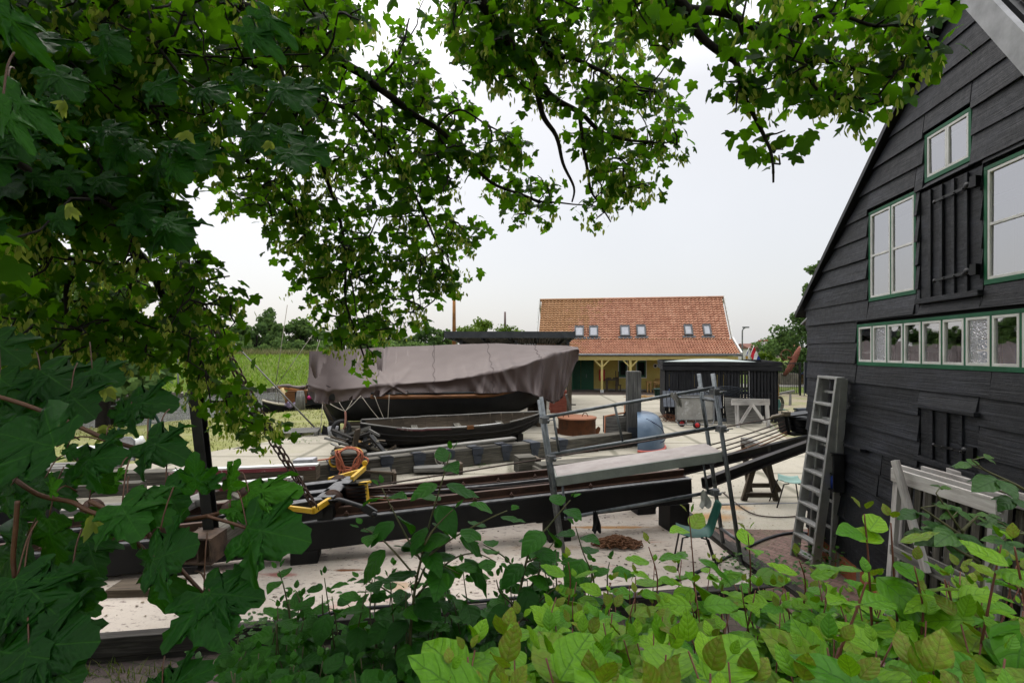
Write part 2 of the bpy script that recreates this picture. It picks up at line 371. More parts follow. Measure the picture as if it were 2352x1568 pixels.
# kerb timbers round the slipway floor
M['oldwood'] = wood('old_wood', (.03, .027, .021), (.11, .10, .078), (.25, .235, .19))
M['greywood'] = wood('grey_wood', (.09, .087, .078), (.22, .21, .19), (.40, .39, .36))
M['darkwood'] = wood('dark_wood', (.007, .006, .005), (.020, .017, .014), (.06, .052, .042))
M['brownwood'] = wood('brown_wood', (.04, .028, .018), (.10, .075, .05), (.2, .16, .11))
mb = MB()
for a, b in ((-15, -8), (-7.98, -2.5), (-2.48, 3.1)):
    mb.beam((a, kerb_y(a) - .06, -.075), (b, kerb_y(b) - .06, -.075), .13, .19)
    mb.beam((a, kerb_y(a) - .05, -.2), (b, kerb_y(b) - .05, -.2), .1, .1)
mb.beam((3.13, kerb_y(3.1) - .1, .0), (2.93, 9.25, .0), .14, .17); mb.beam((3.42, 4.6, .02), (3.14, 7.4, .02), .12, .1)
struct(mb.build('kerb', wood('kerb_wood', (.015, .013, .011), (.045, .04, .034), (.12, .11, .095)), bevel=.008))

hm = bpy.data.materials.new('haze'); hm.use_nodes = True; hn_ = hm.node_tree; hn_.nodes.clear(); ho = hn_.nodes.new('ShaderNodeOutputMaterial'); hv = hn_.nodes.new('ShaderNodeVolumePrincipled')
hv.inputs['Density'].default_value = .0034; hv.inputs['Color'].default_value = (.90, .95, 1, 1); hn_.links.new(hv.outputs[0], ho.inputs['Volume'])
hz = MB().beam((-300, 210, 13), (300, 210, 13), 520, 34).build('haze', hm); hz['kind'] = 'stuff'
# ================================================================ black boarded barn on the right
BC = V((4.28, 7.38, 0)); BW = V((-.1357, -.9908, 0)); BN = V((-.9908, .1357, 0))
def W(u, v, n=0.0): return BC + BW * u + BN * n + V((0, 0, v))
def wall(px, py):
    t = (px - CX) / F; Y = 3.269 / (t - .137)
    return ((7.38 - Y) * 1.0093, CH - (py - HY) / F * Y)
t = NT('tarred_boards'); uv = t.coord('UV', (.8, 26, 1)); u2 = t.coord('UV', (.55, 2.2, 1)); u3 = t.coord('UV', (5, 5, 1))
g = t.noise(uv, 1.5, 6, .65, .5); b = t.noise(u2, 1.4, 6, .7, .3); k3 = t.noise(u3, 3, 5, .75)
c = t.ramp(b, [(.34, (.0035, .004, .0055)), (.5, (.009, .0105, .0145)), (.64, (.028, .031, .041))])
c = t.mix(t.ramp(k3, [(.60, 0), (.72, .55)]), c, (.05, .052, .06)); c = t.mix(t.ramp(g, [(.30, .7), (.45, 0)]), c, (.006, .006, .006))
t.base(c); t.l(t.ramp(k3, [(.3, .42), (.7, .68)]), t.b.inputs['Roughness']); t.bump(t.math('ADD', g, t.math('MULTIPLY', k3, .5)), .7, .010); t.b.inputs['Specular IOR Level'].default_value = .5; M['tar'] = t.m
M['green'] = speck('green_paint', (.003, .095, .035), (.008, .15, .06), 3, .55, .1, (.05, .20, .13), 2.2, (.55, .8))
M['white'] = speck('white_paint', (.62, .61, .58), (.80, .80, .77), 8, .5, .15)
M['iron'] = speck('black_iron', (.006, .006, .007), (.022, .022, .024), 12, .45, .3)
def glass_mat(name, fac, tint, rough=.02, wav=0):
    t = NT(name); t.nt.nodes.remove(t.b)
    tr = t.n('BsdfTransparent'); tr.inputs[0].default_value = (*tint, 1); gl = t.n('BsdfGlossy'); gl.inputs['Roughness'].default_value = rough; gl.inputs[0].default_value = (.95, .96, 1, 1)
    mx = t.n('MixShader'); fr = t.n('LayerWeight'); fr.inputs[0].default_value = fac; t.l(fr.outputs['Fresnel'], mx.inputs[0])
    t.l(tr.outputs[0], mx.inputs[1]); t.l(gl.outputs[0], mx.inputs[2]); t.l(mx.outputs[0], t.out.inputs[0])
    o = t.coord('Object'); nz = t.noise(o, 2.5 if not wav else 70, 2, .5); bm = t.n('Bump'); bm.inputs['Strength'].default_value = .12 if not wav else .8; bm.inputs['Distance'].default_value = .02; t.l(nz, bm.inputs['Height'])
    t.l(bm.outputs[0], gl.inputs['Normal']); return t.m
M['glass'] = glass_mat('window_glass', .80, (.85, .87, .86)); M['glass2'] = glass_mat('barn_glass', .84, (.72, .75, .75)); M['frosted'] = glass_mat('frosted_glass', .86, (.75, .8, .82), .25, 1)
M['curtain'] = flat('curtain', (.50, .50, .55), .9); M['blind'] = flat('blind', (.72, .73, .77), .9)
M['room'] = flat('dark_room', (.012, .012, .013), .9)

barn = thing('barn', 'black tarred clapboard barn with green framed windows filling the right side', 'barn', W(0, 0))
ops = {}
def op(name, *pts):
    q = [wall(*p) for p in pts]; us = sorted(a for a, b in q); vs = sorted(b for a, b in q); h = len(q) // 2
    ops[name] = (sum(us[:h]) / h, sum(us[h:]) / h, sum(vs[:h]) / h, sum(vs[h:]) / h)
op('w1', (2127, 305), (2236, 250), (2234, 372), (2127, 418))
op('w2', (1998, 483), (2108, 443), (2106, 676), (1998, 692))
op('sh', (2117, 440), (2258, 385), (2258, 676), (2117, 692))
op('strip', (1972, 745), (2352, 708), (1970, 842), (2352, 850))
op('door', (2116, 940), (2252, 950), (2116, 1056), (2252, 1090))
q = wall(2264, 385); q2 = wall(2264, 655); ops['w3'] = (q[0], q[0] + .62, q2[1], q[1])
ops['strip'] = (ops['strip'][0], ops['strip'][1] + .3, ops['strip'][2], ops['strip'][3])
def roof_l(v): return -.02 if v < 3.36 else -.19 + (v - 3.37) / .79 + .03
def roof_r(v): return 5.0 if v < 3.06 else 3.29 + (5.63 - v) / 1.5 - .02
mb = MB()
v = .27; k = 0
br = random.Random(5)
while v < 5.9:
    h = .24 + br.uniform(-.015, .015); v1 = min(v + h + .03, 5.93); vm = v + h / 2
    spans = [(roof_l(v), roof_r(v), v, v1)]
    for nme, (a, b2, c0, c1) in ops.items():
        ns = []
        for s0, s1, va, vb in spans:
            if b2 <= s0 or a >= s1 or c0 >= v + h or c1 <= v + .02: ns.append((s0, s1, va, vb)); continue
            if a - s0 > .02: ns.append((s0, a - .005, va, vb))
            if s1 - b2 > .02: ns.append((b2 + .005, s1, va, vb))
            if c0 - va > .03: ns.append((max(a, s0) - .004, min(b2, s1) + .004, va, c0 - .003))
            elif vb - .03 - c1 > .03: ns.append((max(a, s0) - .004, min(b2, s1) + .004, c1 + .03, vb))
        spans = ns
    vrow, vtop = v, v1
    for s0, s1, va, vb in spans:
        v, v1 = va, vb
        cuts = [s0]; cu = s0 + br.uniform(.7, 2.6)
        while cu < s1 - .5: cuts.append(cu); cu += br.uniform(1.3, 2.8)
        cuts.append(s1)
        for a, b2 in zip(cuts, cuts[1:]):
            e = .004; wob = br.uniform(-.007, .007); wob2 = br.uniform(-.007, .007); th = .022; po = br.uniform(.024, .04); po2 = po + br.uniform(-.006, .006)
            n_ = max(1, int((b2 - a) / .45)); al = lambda t, vv: None
            for i in range(n_):
                pts = []
                ta, tb = i / n_, (i + 1) / n_
                def corner(t, top):
                    vv = v1 if top else v
                    lo = a; hi = b2
                    if a == s0 and abs(s0 - roof_l(v)) < 1e-6: lo = roof_l(vv)
                    if b2 == s1 and abs(s1 - roof_r(v)) < 1e-6: hi = roof_r(vv)
                    uu = lerp(lo + e, hi - e, t); w_ = lerp(wob, wob2, t) + .004 * MN.noise(V((uu * 2, v * 9, 1)))
                    return uu, vv + w_, (lerp(po, po2, t) if not top else .006) + .004 * MN.noise(V((uu * 1.7, v * 7, 4)))
                rows = []
                for t_ in (ta, tb):
                    u_, v_, n0 = corner(t_, False); uT, vT, nT = corner(t_, True)
                    rows.append([W(u_, v_, n0), W(uT, vT, nT), W(uT, vT, nT - .012), W(u_, v_, n0 - th)])
                A, B = rows; us_ = k * 3.7
                uvq = [(us_ + ta * (b2 - a), k * 1.3), (us_ + tb * (b2 - a), k * 1.3), (us_ + tb * (b2 - a), k * 1.3 + h), (us_ + ta * (b2 - a), k * 1.3 + h)]
                fcs = [[0, 4, 5, 1], [3, 7, 4, 0]]; uvs_ = [uvq, uvq]
                if i == 0: fcs.append([3, 0, 1, 2]); uvs_.append(uvq)
                if i == n_ - 1: fcs.append([4, 7, 6, 5]); uvs_.append(uvq)
                mb.add(A + B, fcs, uvs_)
            k += 1
    v = vrow + h
mb.build('clapboard_wall', M['tar'], barn)
# the building behind its boarded face: frame wall with openings, floor, back and side walls
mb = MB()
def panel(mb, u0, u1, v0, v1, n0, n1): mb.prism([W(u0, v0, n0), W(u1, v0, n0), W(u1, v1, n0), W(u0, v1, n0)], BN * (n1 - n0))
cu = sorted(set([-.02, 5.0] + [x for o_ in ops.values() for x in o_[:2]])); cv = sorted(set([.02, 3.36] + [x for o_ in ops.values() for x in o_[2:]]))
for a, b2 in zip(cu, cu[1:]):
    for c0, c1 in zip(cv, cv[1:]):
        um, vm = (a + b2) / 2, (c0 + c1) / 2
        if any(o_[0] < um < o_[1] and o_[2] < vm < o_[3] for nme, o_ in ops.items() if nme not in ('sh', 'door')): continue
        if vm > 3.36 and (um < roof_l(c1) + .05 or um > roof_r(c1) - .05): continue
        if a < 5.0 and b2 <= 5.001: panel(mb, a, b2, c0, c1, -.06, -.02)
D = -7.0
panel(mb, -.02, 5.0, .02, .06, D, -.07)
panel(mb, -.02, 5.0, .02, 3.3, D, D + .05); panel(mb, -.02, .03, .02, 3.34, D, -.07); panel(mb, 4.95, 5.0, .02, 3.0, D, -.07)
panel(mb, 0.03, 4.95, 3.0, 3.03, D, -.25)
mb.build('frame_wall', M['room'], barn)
# side boards seen at the far corner
mb = MB()
for i in range(13):
    v = .27 + i * .24; mb.prism([W(-.03, v, -7), W(-.03, v, .0), W(-.03, v + .25, .0), W(-.03, v + .25, -7)], -BW * (.012 + .01 * (i % 3)))
mb.build('side_boards', M['tar'], barn)
M['brick'] = brick_mat('red_brick', (.34, .085, .035), (.42, .14, .06), (.20, .18, .14), .21, .065, 0)
mb = MB(); panel(mb, -.01, 5.0, -.1, .31, -.15, .012); 
t = M['brick'].node_tree; mpn = [n for n in t.nodes if n.type == 'MAPPING'][0]; mpn.inputs['Rotation'].default_value = (R(90), 0, R(90))
mb.build('brick_plinth', M['brick'], barn)
# roof slabs
M['blackpaint'] = speck('black_paint', (.008, .008, .009), (.03, .03, .033), 4, .5, .2)
mb = MB()
a, b2 = (-.26, 3.31), (3.1, 5.97)
mb.prism([W(a[0], a[1], .09), W(b2[0], b2[1], .09), W(b2[0], b2[1] + .07, .09), W(a[0], a[1] + .07, .09)], BN * -7.2)
a, b2 = (3.1, 5.97), (5.15, 2.9)
mb.prism([W(a[0], a[1], .02), W(b2[0], b2[1], .02), W(b2[0] + .06, b2[1] + .04, .02), W(a[0] + .06, a[1] + .04, .02)], BN * -7.1)
mb.build('roof', M['blackpaint'], barn)
M['paleboard'] = speck('pale_board', (.30, .30, .31), (.52, .52, .54), 5, .7, .2)
mb = MB(); mb.beam(W(3.2, 5.83, .12), W(4.6, 3.72, .12), .05, .17, up=BN.cross(W(4.6, 3.72) - W(3.2, 5.83)), side=BN); mb.build('bargeboard', M['paleboard'], barn)
M['oldtile'] = speck('old_tile', (.06, .05, .04), (.16, .14, .12), 6, .9, .4, (.2, .19, .12), 3)
mb = MB()
L0, L1 = W(3.2, 5.9, .03), W(4.7, 3.64, .03); up_ = V((.62, -.1, .62)).normalized()
for i in range(7):
    for j in range(9):
        p = L0.lerp(L1, (j + .5) / 9) + up_ * (.26 + i * .26); d = (L1 - L0).normalized()
        mb.beam(p - up_ * .15, p + up_ * .15, .28, .03, side=d, up=up_.cross(d))
mb.build('side_roof_tiles', M['oldtile'], barn)
# windows
def window(key, cols, rows, gl, green_bars=False, stripes=()):
    u0, u1, v0, v1 = ops[key]; f = MB(); fw = .034
    for (a, b3, c0, c1) in ((u0, u1, v0, v0 + fw * 1.2), (u0, u1, v1 - fw, v1), (u0, u0 + fw, v0 + fw * 1.2, v1 - fw), (u1 - fw, u1, v0 + fw * 1.2, v1 - fw)): panel(f, a, b3, c0, c1, -.05, .015)
    gw = (u1 - u0 - 2 * fw) / cols
    for i in range(1, cols):
        if green_bars: x = u0 + fw + i * gw; panel(f, x - .012, x + .012, v0 + fw * 1.2, v1 - fw, -.045, .011)
    fr = f.build('window', M['green'], barn, bevel=.003)
    s = MB(); sw = .023
    for i in range(cols):
        a = u0 + fw + i * gw + (.012 if i and green_bars else 0); b3 = u0 + fw + (i + 1) * gw - (.012 if i < cols - 1 and green_bars else 0); c0, c1 = v0 + fw * 1.2, v1 - fw
        for q in ((a, b3, c0, c0 + sw), (a, b3, c1 - sw, c1), (a, a + sw, c0 + sw, c1 - sw), (b3 - sw, b3, c0 + sw, c1 - sw)): panel(s, *q, -.012, .012)
        for r_ in range(1, rows): y = c0 + (c1 - c0) * r_ / rows; panel(s, a + sw, b3 - sw, y - sw / 2, y + sw / 2, -.012, .010)
    s.build('sash', M['white'], fr, bevel=.002)
    for i in range(cols):
        p = MB(); a = u0 + fw + i * gw; p.sheet([W(a, v0 + .05, -.002), W(a + gw, v0 + .05, -.002), W(a + gw, v1 - .05, -.002 + br.uniform(-.002, .002)), W(a, v1 - .05, -.002 + br.uniform(-.004, .004))])
        p.build('pane', gl[i % len(gl)], fr)
    if stripes:
        for i in range(cols):
            a = u0 + fw + i * gw + .025
            for (s0, s1) in stripes[i % len(stripes)]: cmb = MB(); panel(cmb, a, a + gw - .05, lerp(v0, v1, s0), lerp(v0, v1, s1), -.012, -.006); cmb.build('paper_strip', M['blind'], fr)
    return fr
window('w1', 2, 1, [M['glass']], False, [[(.75, .83)], [(.66, .74), (.82, .93)]])
window('w2', 2, 2, [M['glass']], True, [[], [(.86, .93), (.74, .81)]])
window('w3', 1, 2, [M['glass']], False, [[(.66, .73)]])
window('strip', 9, 1, [M['glass2'], M['frosted'], M['glass2'], M['glass2'], M['glass2'], M['glass2'], M['frosted'], M['glass2'], M['glass2']], True, [[(.72, .8), (.3, .33)], [], [(.68, .78)], [(.3, .34)], [(.66, .7), (.78, .81), (.32, .4)], [], [(.33, .37)], [(.72, .74)], []])
# things inside the lit workshop, seen through the strip of panes
mb = MB()
for key in ('w1', 'w2', 'w3'):
    u0, u1, v0, v1 = ops[key]; panel(mb, u0 - .1, u1 + .1, v0 - .1, v1 + .1, -.3, -.29)
mb.build('curtain', M['curtain'], barn)
mb = MB(); s0 = ops['strip']
for i in range(10): MB().box(W(s0[0] + .35 + i * .27, s0[2] + .12, -.25), (.05, .05, .34), .1).build('inner_post', M['white'], barn)
mb = MB(); panel(mb, s0[0] + .95, s0[0] + 1.85, s0[2] + .0, s0[2] + .27, -.5, -.47); mb.build('blue_cover', flat('blue_cover', (.03, .17, .60), .6), barn)
# shutters
def shutter(key, name, nb, hinges):
    u0, u1, v0, v1 = ops[key]; mb = MB(); wd = (u1 - u0) / nb
    for i in range(nb): panel(mb, u0 + i * wd + .003, u0 + (i + 1) * wd - .003, v0 + .03, v1, -.01, .006 + .004 * (i % 2))
    for i in range(nb - 1): panel(mb, u0 + (i + 1) * wd - .018, u0 + (i + 1) * wd + .018, v0 + .03, v1 - .01, .011, .028)
    panel(mb, u0 - .02, u1 + .02, v0 - .02, v0 + .028, -.01, .055)
    if key == 'door': panel(mb, u0 - .03, u1 + .03, v1, v1 + .035, -.01, .07)
    sh = mb.build(name, M['tar'], barn, bevel=.002)
    for hv in hinges:
        h = MB(); y = lerp(v0, v1, hv); L = (u1 - u0) * .68
        pts = [W(u1 - .01, y + .012, .04), W(u1 - L, y - .0, .04)]
        h.beam(pts[0], pts[1], .035, .012, up=BN, w2=.018); h.box(W(u1 - .02, y + .02, .045), (.05, .05, .09), .14)
        h.lathe(W(u1 - .12, y + .02, .035), [(0.03, 0), (.028, .014), (.012, .022), (0, .022)], 10, BN); h.lathe(W(u1 - L, y - .004, .035), [(.02, 0), (.018, .012), (0, .014)], 8, BN)
        for kx in (.3, .5, .75): h.lathe(W(u1 - L * kx, y + .004, .04), [(.008, 0), (.008, .014), (0, .016)], 6, BN)
        h.build('strap_hinge', M['iron'], sh)
shutter('sh', 'shutter', 5, (.17, .86)); shutter('door', 'hatch', 4, (.35,))
mb = MB(); p = wall(1845, 745); mb.prism([W(-.12, 3.1, -.02), W(-.02, 3.1, -.02), W(-.02, 3.27, -.02), W(-.2, 3.2, -.02)], BN * -6.9); mb.mat = 1
mb.prism([W(-.21, 3.2, .03), W(-.0, 3.275, .03), W(-.0, 3.295, .03), W(-.21, 3.22, .03)], BN * -6.9); mb.build('gutter', [M['blackpaint'], M['paleboard']], barn)
a = wall(1962, 1018); mb = MB(); panel(mb, a[0] - .05, a[0] + .33, a[1] - .04, a[1] - .01, .03, .1); mb.build('ledge', M['tar'], barn)
# dispenser box on the wall
a = wall(1938, 1082); bx = thing('dispenser_box', 'small black box holding a blue roll on the barn wall beside the ladder', 'wall box', W(a[0], a[1] - .2))
mb = MB(); u0, v0 = a
for q in ((-.11, -.085, -.24, .22), (.085, .11, -.24, .22), (-.085, .085, .2, .22), (-.085, .085, -.24, -.22), (-.085, .085, -.03, -.015)): panel(mb, u0 + q[0], u0 + q[1], v0 + q[2], v0 + q[3], .04, .17)
panel(mb, u0 - .084, u0 + .084, v0 - .22, v0 + .2, .04, .05); mb.prism([W(u0 - .13, v0 + .221, .04), W(u0 + .13, v0 + .221, .04), W(u0 + .13, v0 + .236, .19), W(u0 - .13, v0 + .236, .19)], (0, 0, .012)); mb.build('case', M['blackpaint'], bx, bevel=.004)
mb = MB(); panel(mb, u0 - .05, u0 + .05, v0 + .08, v0 + .17, .12, .135); panel(mb, u0 - .05, u0 + .05, v0 - .01, v0 + .07, .12, .135); mb.build('display_plate', M['paleboard'], bx)
MB().lathe(W(u0 + .01, v0 - .21, .11), [(.0, 0), (.045, 0), (.045, .15), (0.012, .15), (0, .14)], 16).build('blue_roll', flat('blue_roll', (.015, .05, .30), .7), bx)
# ================================================================ yellow workshop house with red tiled roof
t = NT('pantiles'); o = t.coord('Object'); n1 = t.noise(o, .33, 5, .7); n2 = t.noise(o, 2.4, 4, .7); n3 = t.noise(o, 14, 4, .7)
vor = t.n('TexVoronoi'); vor.inputs['Scale'].default_value = 3.2; t.l(o, vor.inputs[0])
c = t.ramp(vor.outputs['Color'], [(.2, (.42, .195, .12)), (.6, (.50, .25, .155)), (.9, (.56, .30, .195))])
c = t.mix(t.ramp(n3, [(.3, .25), (.5, 0)]), c, (.26, .10, .05))
sx = t.n('SeparateXYZ'); t.l(o, sx.inputs[0])
mo = t.math('ADD', t.math('MULTIPLY', sx.outputs[0], -.075), t.math('ADD', t.math('MULTIPLY', sx.outputs[2], .05), t.math('MULTIPLY', n2, .9)))
c = t.mix(t.ramp(mo, [(.95, 0), (1.5, .5)]), c, (.36, .22, .075)); c = t.mix(t.ramp(n1, [(.62, 0), (.8, .2)]), c, (.34, .22, .09))
t.base(c); t.set(Roughness=.85); t.bump(n3, .3, .02); M['pantile'] = t.m
M['yellow'] = speck('yellow_boards', (.50, .38, .085), (.58, .45, .115), 2, .6, .1); M['yellowpost'] = speck('yellow_post', (.64, .52, .18), (.72, .60, .22), 3, .55, .1)
M['doorgreen'] = flat('door_green', (.006, .085, .035), .5); M['zinc'] = speck('zinc', (.16, .165, .17), (.30, .305, .31), 5, .45, .1, metal=.3); M['slate'] = flat('skylight_frame', (.085, .09, .095), .5)
hd = V((1, -.16, 0)).normalized(); hn = V((hd.y, -hd.x, 0))      # hn: out of the front, towards the yard
def H(s, d, z): return V((1.75, 37.2, 0)) + hd * s + hn * d + V((0, 0, z))      # s along the front, d outwards, z up
HLn = 13.6
house = thing('workshop_house', 'yellow boarded workshop with red pantile roof, skylights and green doors', 'house', H(HLn / 2, -3, 0))
# eaves at d=+1.6 (porch), wall at d=-.9 ; porch roof to break line then steep roof to ridge
ZE, ZB, ZR = 2.64, 3.71, 6.8; DE, DB, DR = 1.7, -.55, -2.9
def tiles(name, d0, z0, d1, z1, ncol, nrow, s0, s1, amp, lift):
    mb = MB(); sl = V((0, 0, 0)); nu = ncol * 6; vs = []; fs = []
    nrm = (hn * (z1 - z0) + V((0, 0, 1)) * (d0 - d1)).normalized()
    for j in range(nrow):
        for e in (0, 1):
            tt = (j + (e * 1.08)) / nrow; tt = min(tt, 1)
            for i in range(nu + 1):
                s = lerp(s0, s1, i / nu); ph = (i / 6) % 1
                hh = amp * (math.cos(2 * math.pi * ph) if ph < .6 else math.cos(2 * math.pi * .6) + (1 - math.cos(2 * math.pi * .6)) * smooth(.6, 1, ph))
                jt = .008 * MN.noise(V((i // 6 * 3.1, j * 2.7, 1)))
                p = H(s, lerp(d0, d1, tt), lerp(z0, z1, tt)) + nrm * (hh + (lift if e == 0 else 0) + jt); vs.append(p)
    for j in range(nrow):
        a = j * 2 * (nu + 1)
        for i in range(nu): fs.append([a + i, a + i + 1, a + nu + 1 + i + 1, a + nu + 1 + i])
        if j:
            pr = a - (nu + 1)
            for i in range(nu): fs.append([pr + i, pr + i + 1, a + i + 1, a + i])
    mb.add(vs, fs, None, False)
    return mb.build(name, M['pantile'], house)
tiles('upper_roof', DB, ZB, DR, ZR, 46, 17, .12, HLn - .12, .035, .085)
tiles('porch_roof', DE, ZE + .02, DB + .05, ZB + .0, 74, 9, .0, HLn - .05, .032, .07)
mb = MB()   # solid body under the tiles, gable ends and rear slope
prof = [(DE - .1, ZE - .06), (DB, ZB - .12), (DR, ZR - .12), (DR - 3.2, 3.1), (DR - 3.2, 0), (-.95, 0), (-.95, ZE - .06)]
mb.prism([H(.12, d, z) for d, z in prof], hd * (HLn - .24)); mb.build('wall_core', M['yellow'], house)
mb = MB()
nb = 17
for i in range(nb):
    z0 = .12 + i * .15; mb.prism([H(2.2, -.945, z0), H(2.2, -.905, z0), H(2.2, -.925, z0 + .145), H(2.2, -.945, z0 + .145)], hd * (HLn - 2.6))
mb.build('board_wall', M['yellow'], house)
mb = MB(); mb.prism([H(0.3, -.944, .0), H(HLn - .3, -.944, 0), H(HLn - .3, -.944, .12), H(.3, -.944, .12)], hn * .06); mb.build('plinth', speck('plinth', (.2, .2, .19), (.35, .34, .32)), house)
for s in (-.05, HLn + .05):
    mb = MB()
    mb.beam(H(s, DE + .05, ZE + .03), H(s, DB, ZB + .05), .1, .22); mb.beam(H(s, DB, ZB + .05), H(s, DR, ZR + .1), .1, .24); mb.beam(H(s, DR, ZR + .1), H(s, DR - 3.6, 3.2), .1, .24)
    mb.build('bargeboard', M['white'], house)
mb = MB(); mb.tube([H(-.1, DR, ZR + .03), H(HLn + .1, DR, ZR + .03)], .12, 10); mb.build('ridge_tile', M['pantile'], house)
mb = MB(); mb.tube([H(-.05, DE + .09, ZE - .04), H(HLn + .05, DE + .09, ZE - .04)], .075, 8); mb.build('gutter', M['zinc'], house)
mb = MB(); mb.beam(H(.2, DE - .3, ZE - .27), H(HLn - .1, DE - .3, ZE - .27), .16, .26); mb.build('porch_beam', M['yellowpost'], house)
def sx_of(px): # px -> s on porch line
    for i in range(200):
        s = i / 200 * HLn; p = H(s, DE - .3, 1)
        if p.x / p.y * F + CX > px: return s
    return HLn
for px in (1302, 1381, 1447, 1531, 1610, 1688):
    s = sx_of(px); mb = MB(); mb.beam(H(s, DE - .3, .22), H(s, DE - .3, ZE - .4), .15, .15, up=hn)
    for q in (-1, 1): mb.beam(H(s + q * .05, DE - .3, ZE - .85), H(s + q * .48, DE - .3, ZE - .4), .09, .09, up=hn)
    po = mb.build('porch_post', M['yellowpost'], house); MB().box(H(s, DE - .3, .11), (.22, .22, .22), -.12).build('post_base', M['white'], po)
# doors and windows in the porch wall
def sw_of(px):
    for i in range(400):
        s = i / 400 * HLn; p = H(s, -.9, 1)
        if p.x / p.y * F + CX > px: return s
    return HLn
mb = MB(); sA, sB, sC = sw_of(1316), sw_of(1330), sw_of(1364)
for a, b2 in ((sA - .6, sA + .55), (sA + .56, sC)): mb.prism([H(a, -.9, .05), H(b2 - .01, -.9, .05), H(b2 - .01, -.9, 2.2), H(a, -.9, 2.2)], hn * .06)
dr = mb.build('double_door', M['doorgreen'], house); mb = MB(); mb.box(H(sw_of(1346), -.82, 1.05), (.05, .04, .26), -.12); mb.build('door_handle', M['zinc'], dr)
mb = MB(); mb.prism([H(sA - .9, -.9, .05), H(sA - .05, -.9 + .75, .05), H(sA - .05, -.9 + .75, 2.2), H(sA - .9, -.9, 2.2)], hd * .05); mb.build('open_door_leaf', M['doorgreen'], house)
M['hglass'] = flat('dark_glass', (.02, .022, .02), .08); 
for (x0, x1) in ((1419, 1441), (1460, 1484)):
    a, b2 = sw_of(x0), sw_of(x1); z0, z1 = .92, 2.22; f = MB()
    for q in ((a, b2, z0, z0 + .05), (a, b2, z1 - .05, z1), (a, a + .05, z0, z1), (b2 - .05, b2, z0, z1)): f.prism([H(q[0], -.9, q[2]), H(q[1], -.9, q[2]), H(q[1], -.9, q[3]), H(q[0], -.9, q[3])], hn * .07)
    fr = f.build('window', M['white'], house); f = MB()
    for q in ((a + .05, b2 - .05, z0 + .05, z0 + .2), (a + .05, b2 - .05, z1 - .17, z1 - .05), (a + .05, a + .15, z0 + .2, z1 - .17), (b2 - .15, b2 - .05, z0 + .2, z1 - .17)): f.prism([H(q[0], -.9, q[2]), H(q[1], -.9, q[2]), H(q[1], -.9, q[3]), H(q[0], -.9, q[3])], hn * .05)
    f.build('window_frame', M['doorgreen'], fr)
    f = MB(); f.prism([H(a + .1, -.9, z0 + .1), H(b2 - .1, -.9, z0 + .1), H(b2 - .1, -.9, z1 - .1), H(a + .1, -.9, z1 - .1)], hn * .02); f.build('pane', M['hglass'], fr)
# skylights on the upper roof
def roofpt(px, py):
    best = None
    for i in range(260):
        tt = i / 260; d, z = lerp(DB, DR, tt), lerp(ZB, ZR, tt)
        a = H(0, d, z); b2 = H(HLn, d, z)
        # s with px
        s0, s1 = 0, HLn
        for _ in range(30):
            sm = (s0 + s1) / 2; p = H(sm, d, z)
            if p.x / p.y * F + CX < px: s0 = sm
            else: s1 = sm
        p = H(s0, d, z); e = abs(HY - (p.z - CH) / p.y * F - py)
        if best is None or e < best[0]: best = (e, s0, tt)
    return best[1], best[2]
rs = (H(0, DR, ZR) - H(0, DB, ZB)); rn = (hn * (ZR - ZB) + V((0, 0, 1)) * (DB - DR)).normalized()
for (x0, x1, y0, y1) in ((1320, 1341, 751, 777), (1353, 1374, 751, 777), (1424, 1447, 750, 776), (1461, 1484, 749, 775), (1569, 1592, 748, 774), (1612, 1635, 748, 774)):
    s0, t1 = roofpt(x0, y0); s1, t0 = roofpt(x1, y1 - 2); wdt = s1 - s0; u = rs.normalized(); L = (t1 - t0) * rs.length
    c = H(s0, lerp(DB, DR, t0), lerp(ZB, ZR, t0)) + rn * .06; f = MB()
    for q in ((0, wdt, 0, .1), (0, wdt, L - .1, L), (0, .09, .1, L - .1), (wdt - .09, wdt, .1, L - .1)): f.prism([c + hd * q[0] + u * q[2], c + hd * q[1] + u * q[2], c + hd * q[1] + u * q[3], c + hd * q[0] + u * q[3]], rn * .12)
    f.prism([c + hd * -.15 - u * .18, c + hd * (wdt + .15) - u * .18, c + hd * (wdt + .15) - u * .0, c - hd * .15 - u * 0], rn * .03)
    fr = f.build('skylight', M['slate'], house); f = MB(); f.prism([c + hd * .08 + u * .08, c + hd * (wdt - .08) + u * .08, c + hd * (wdt - .08) + u * (L - .08), c + hd * .08 + u * (L - .08)], rn * .06)
    g_ = f.build('pane', flat('skylight_glass', (.45, .46, .5), .05), fr)
# things on the porch
RED = flat('red_box', (.55, .015, .02), .4)
s = sw_of(1382); fc = thing('fire_hose_cabinet', 'red fire cabinet hanging on the yellow wall right of the green doors', 'fire cabinet', H(s, -.8, .75))
MB().box(H(s, -.78, 1.12), (.42, .2, .85), -.12).build('case', RED, fc, bevel=.06); MB().box(H(s, -.67, 1.0), (.08, .02, .16), -.12).build('window', M['white'], fc)
M['dkwood'] = M['brownwood']; s = sw_of(1404)
tb = thing('workbench', 'dark wooden bench with thick legs under the porch beside the red cabinet', 'bench', H(s, -.2, 0))
MB().beam(H(s - .5, -.2, .82), H(s + .5, -.2, .82), .5, .1).build('bench_top', M['dkwood'], tb)
for q in (-.35, .35): MB().beam(H(s + q, -.2, 0), H(s + q, -.2, .77), .16, .3, up=hn).build('leg', M['dkwood'], tb)
mb = MB(); mb.box(H(s - .2, -.2, .92), (.3, .2, .1), .1); mb.box(H(s + .25, -.2, .92), (.34, .2, .11), -.2); mb.build('log', M['brownwood'], tb)
s = sw_of(1417); ch = thing('chair', 'narrow tall backed brown chair standing left of the porch window', 'chair', H(s, -.3, 0))
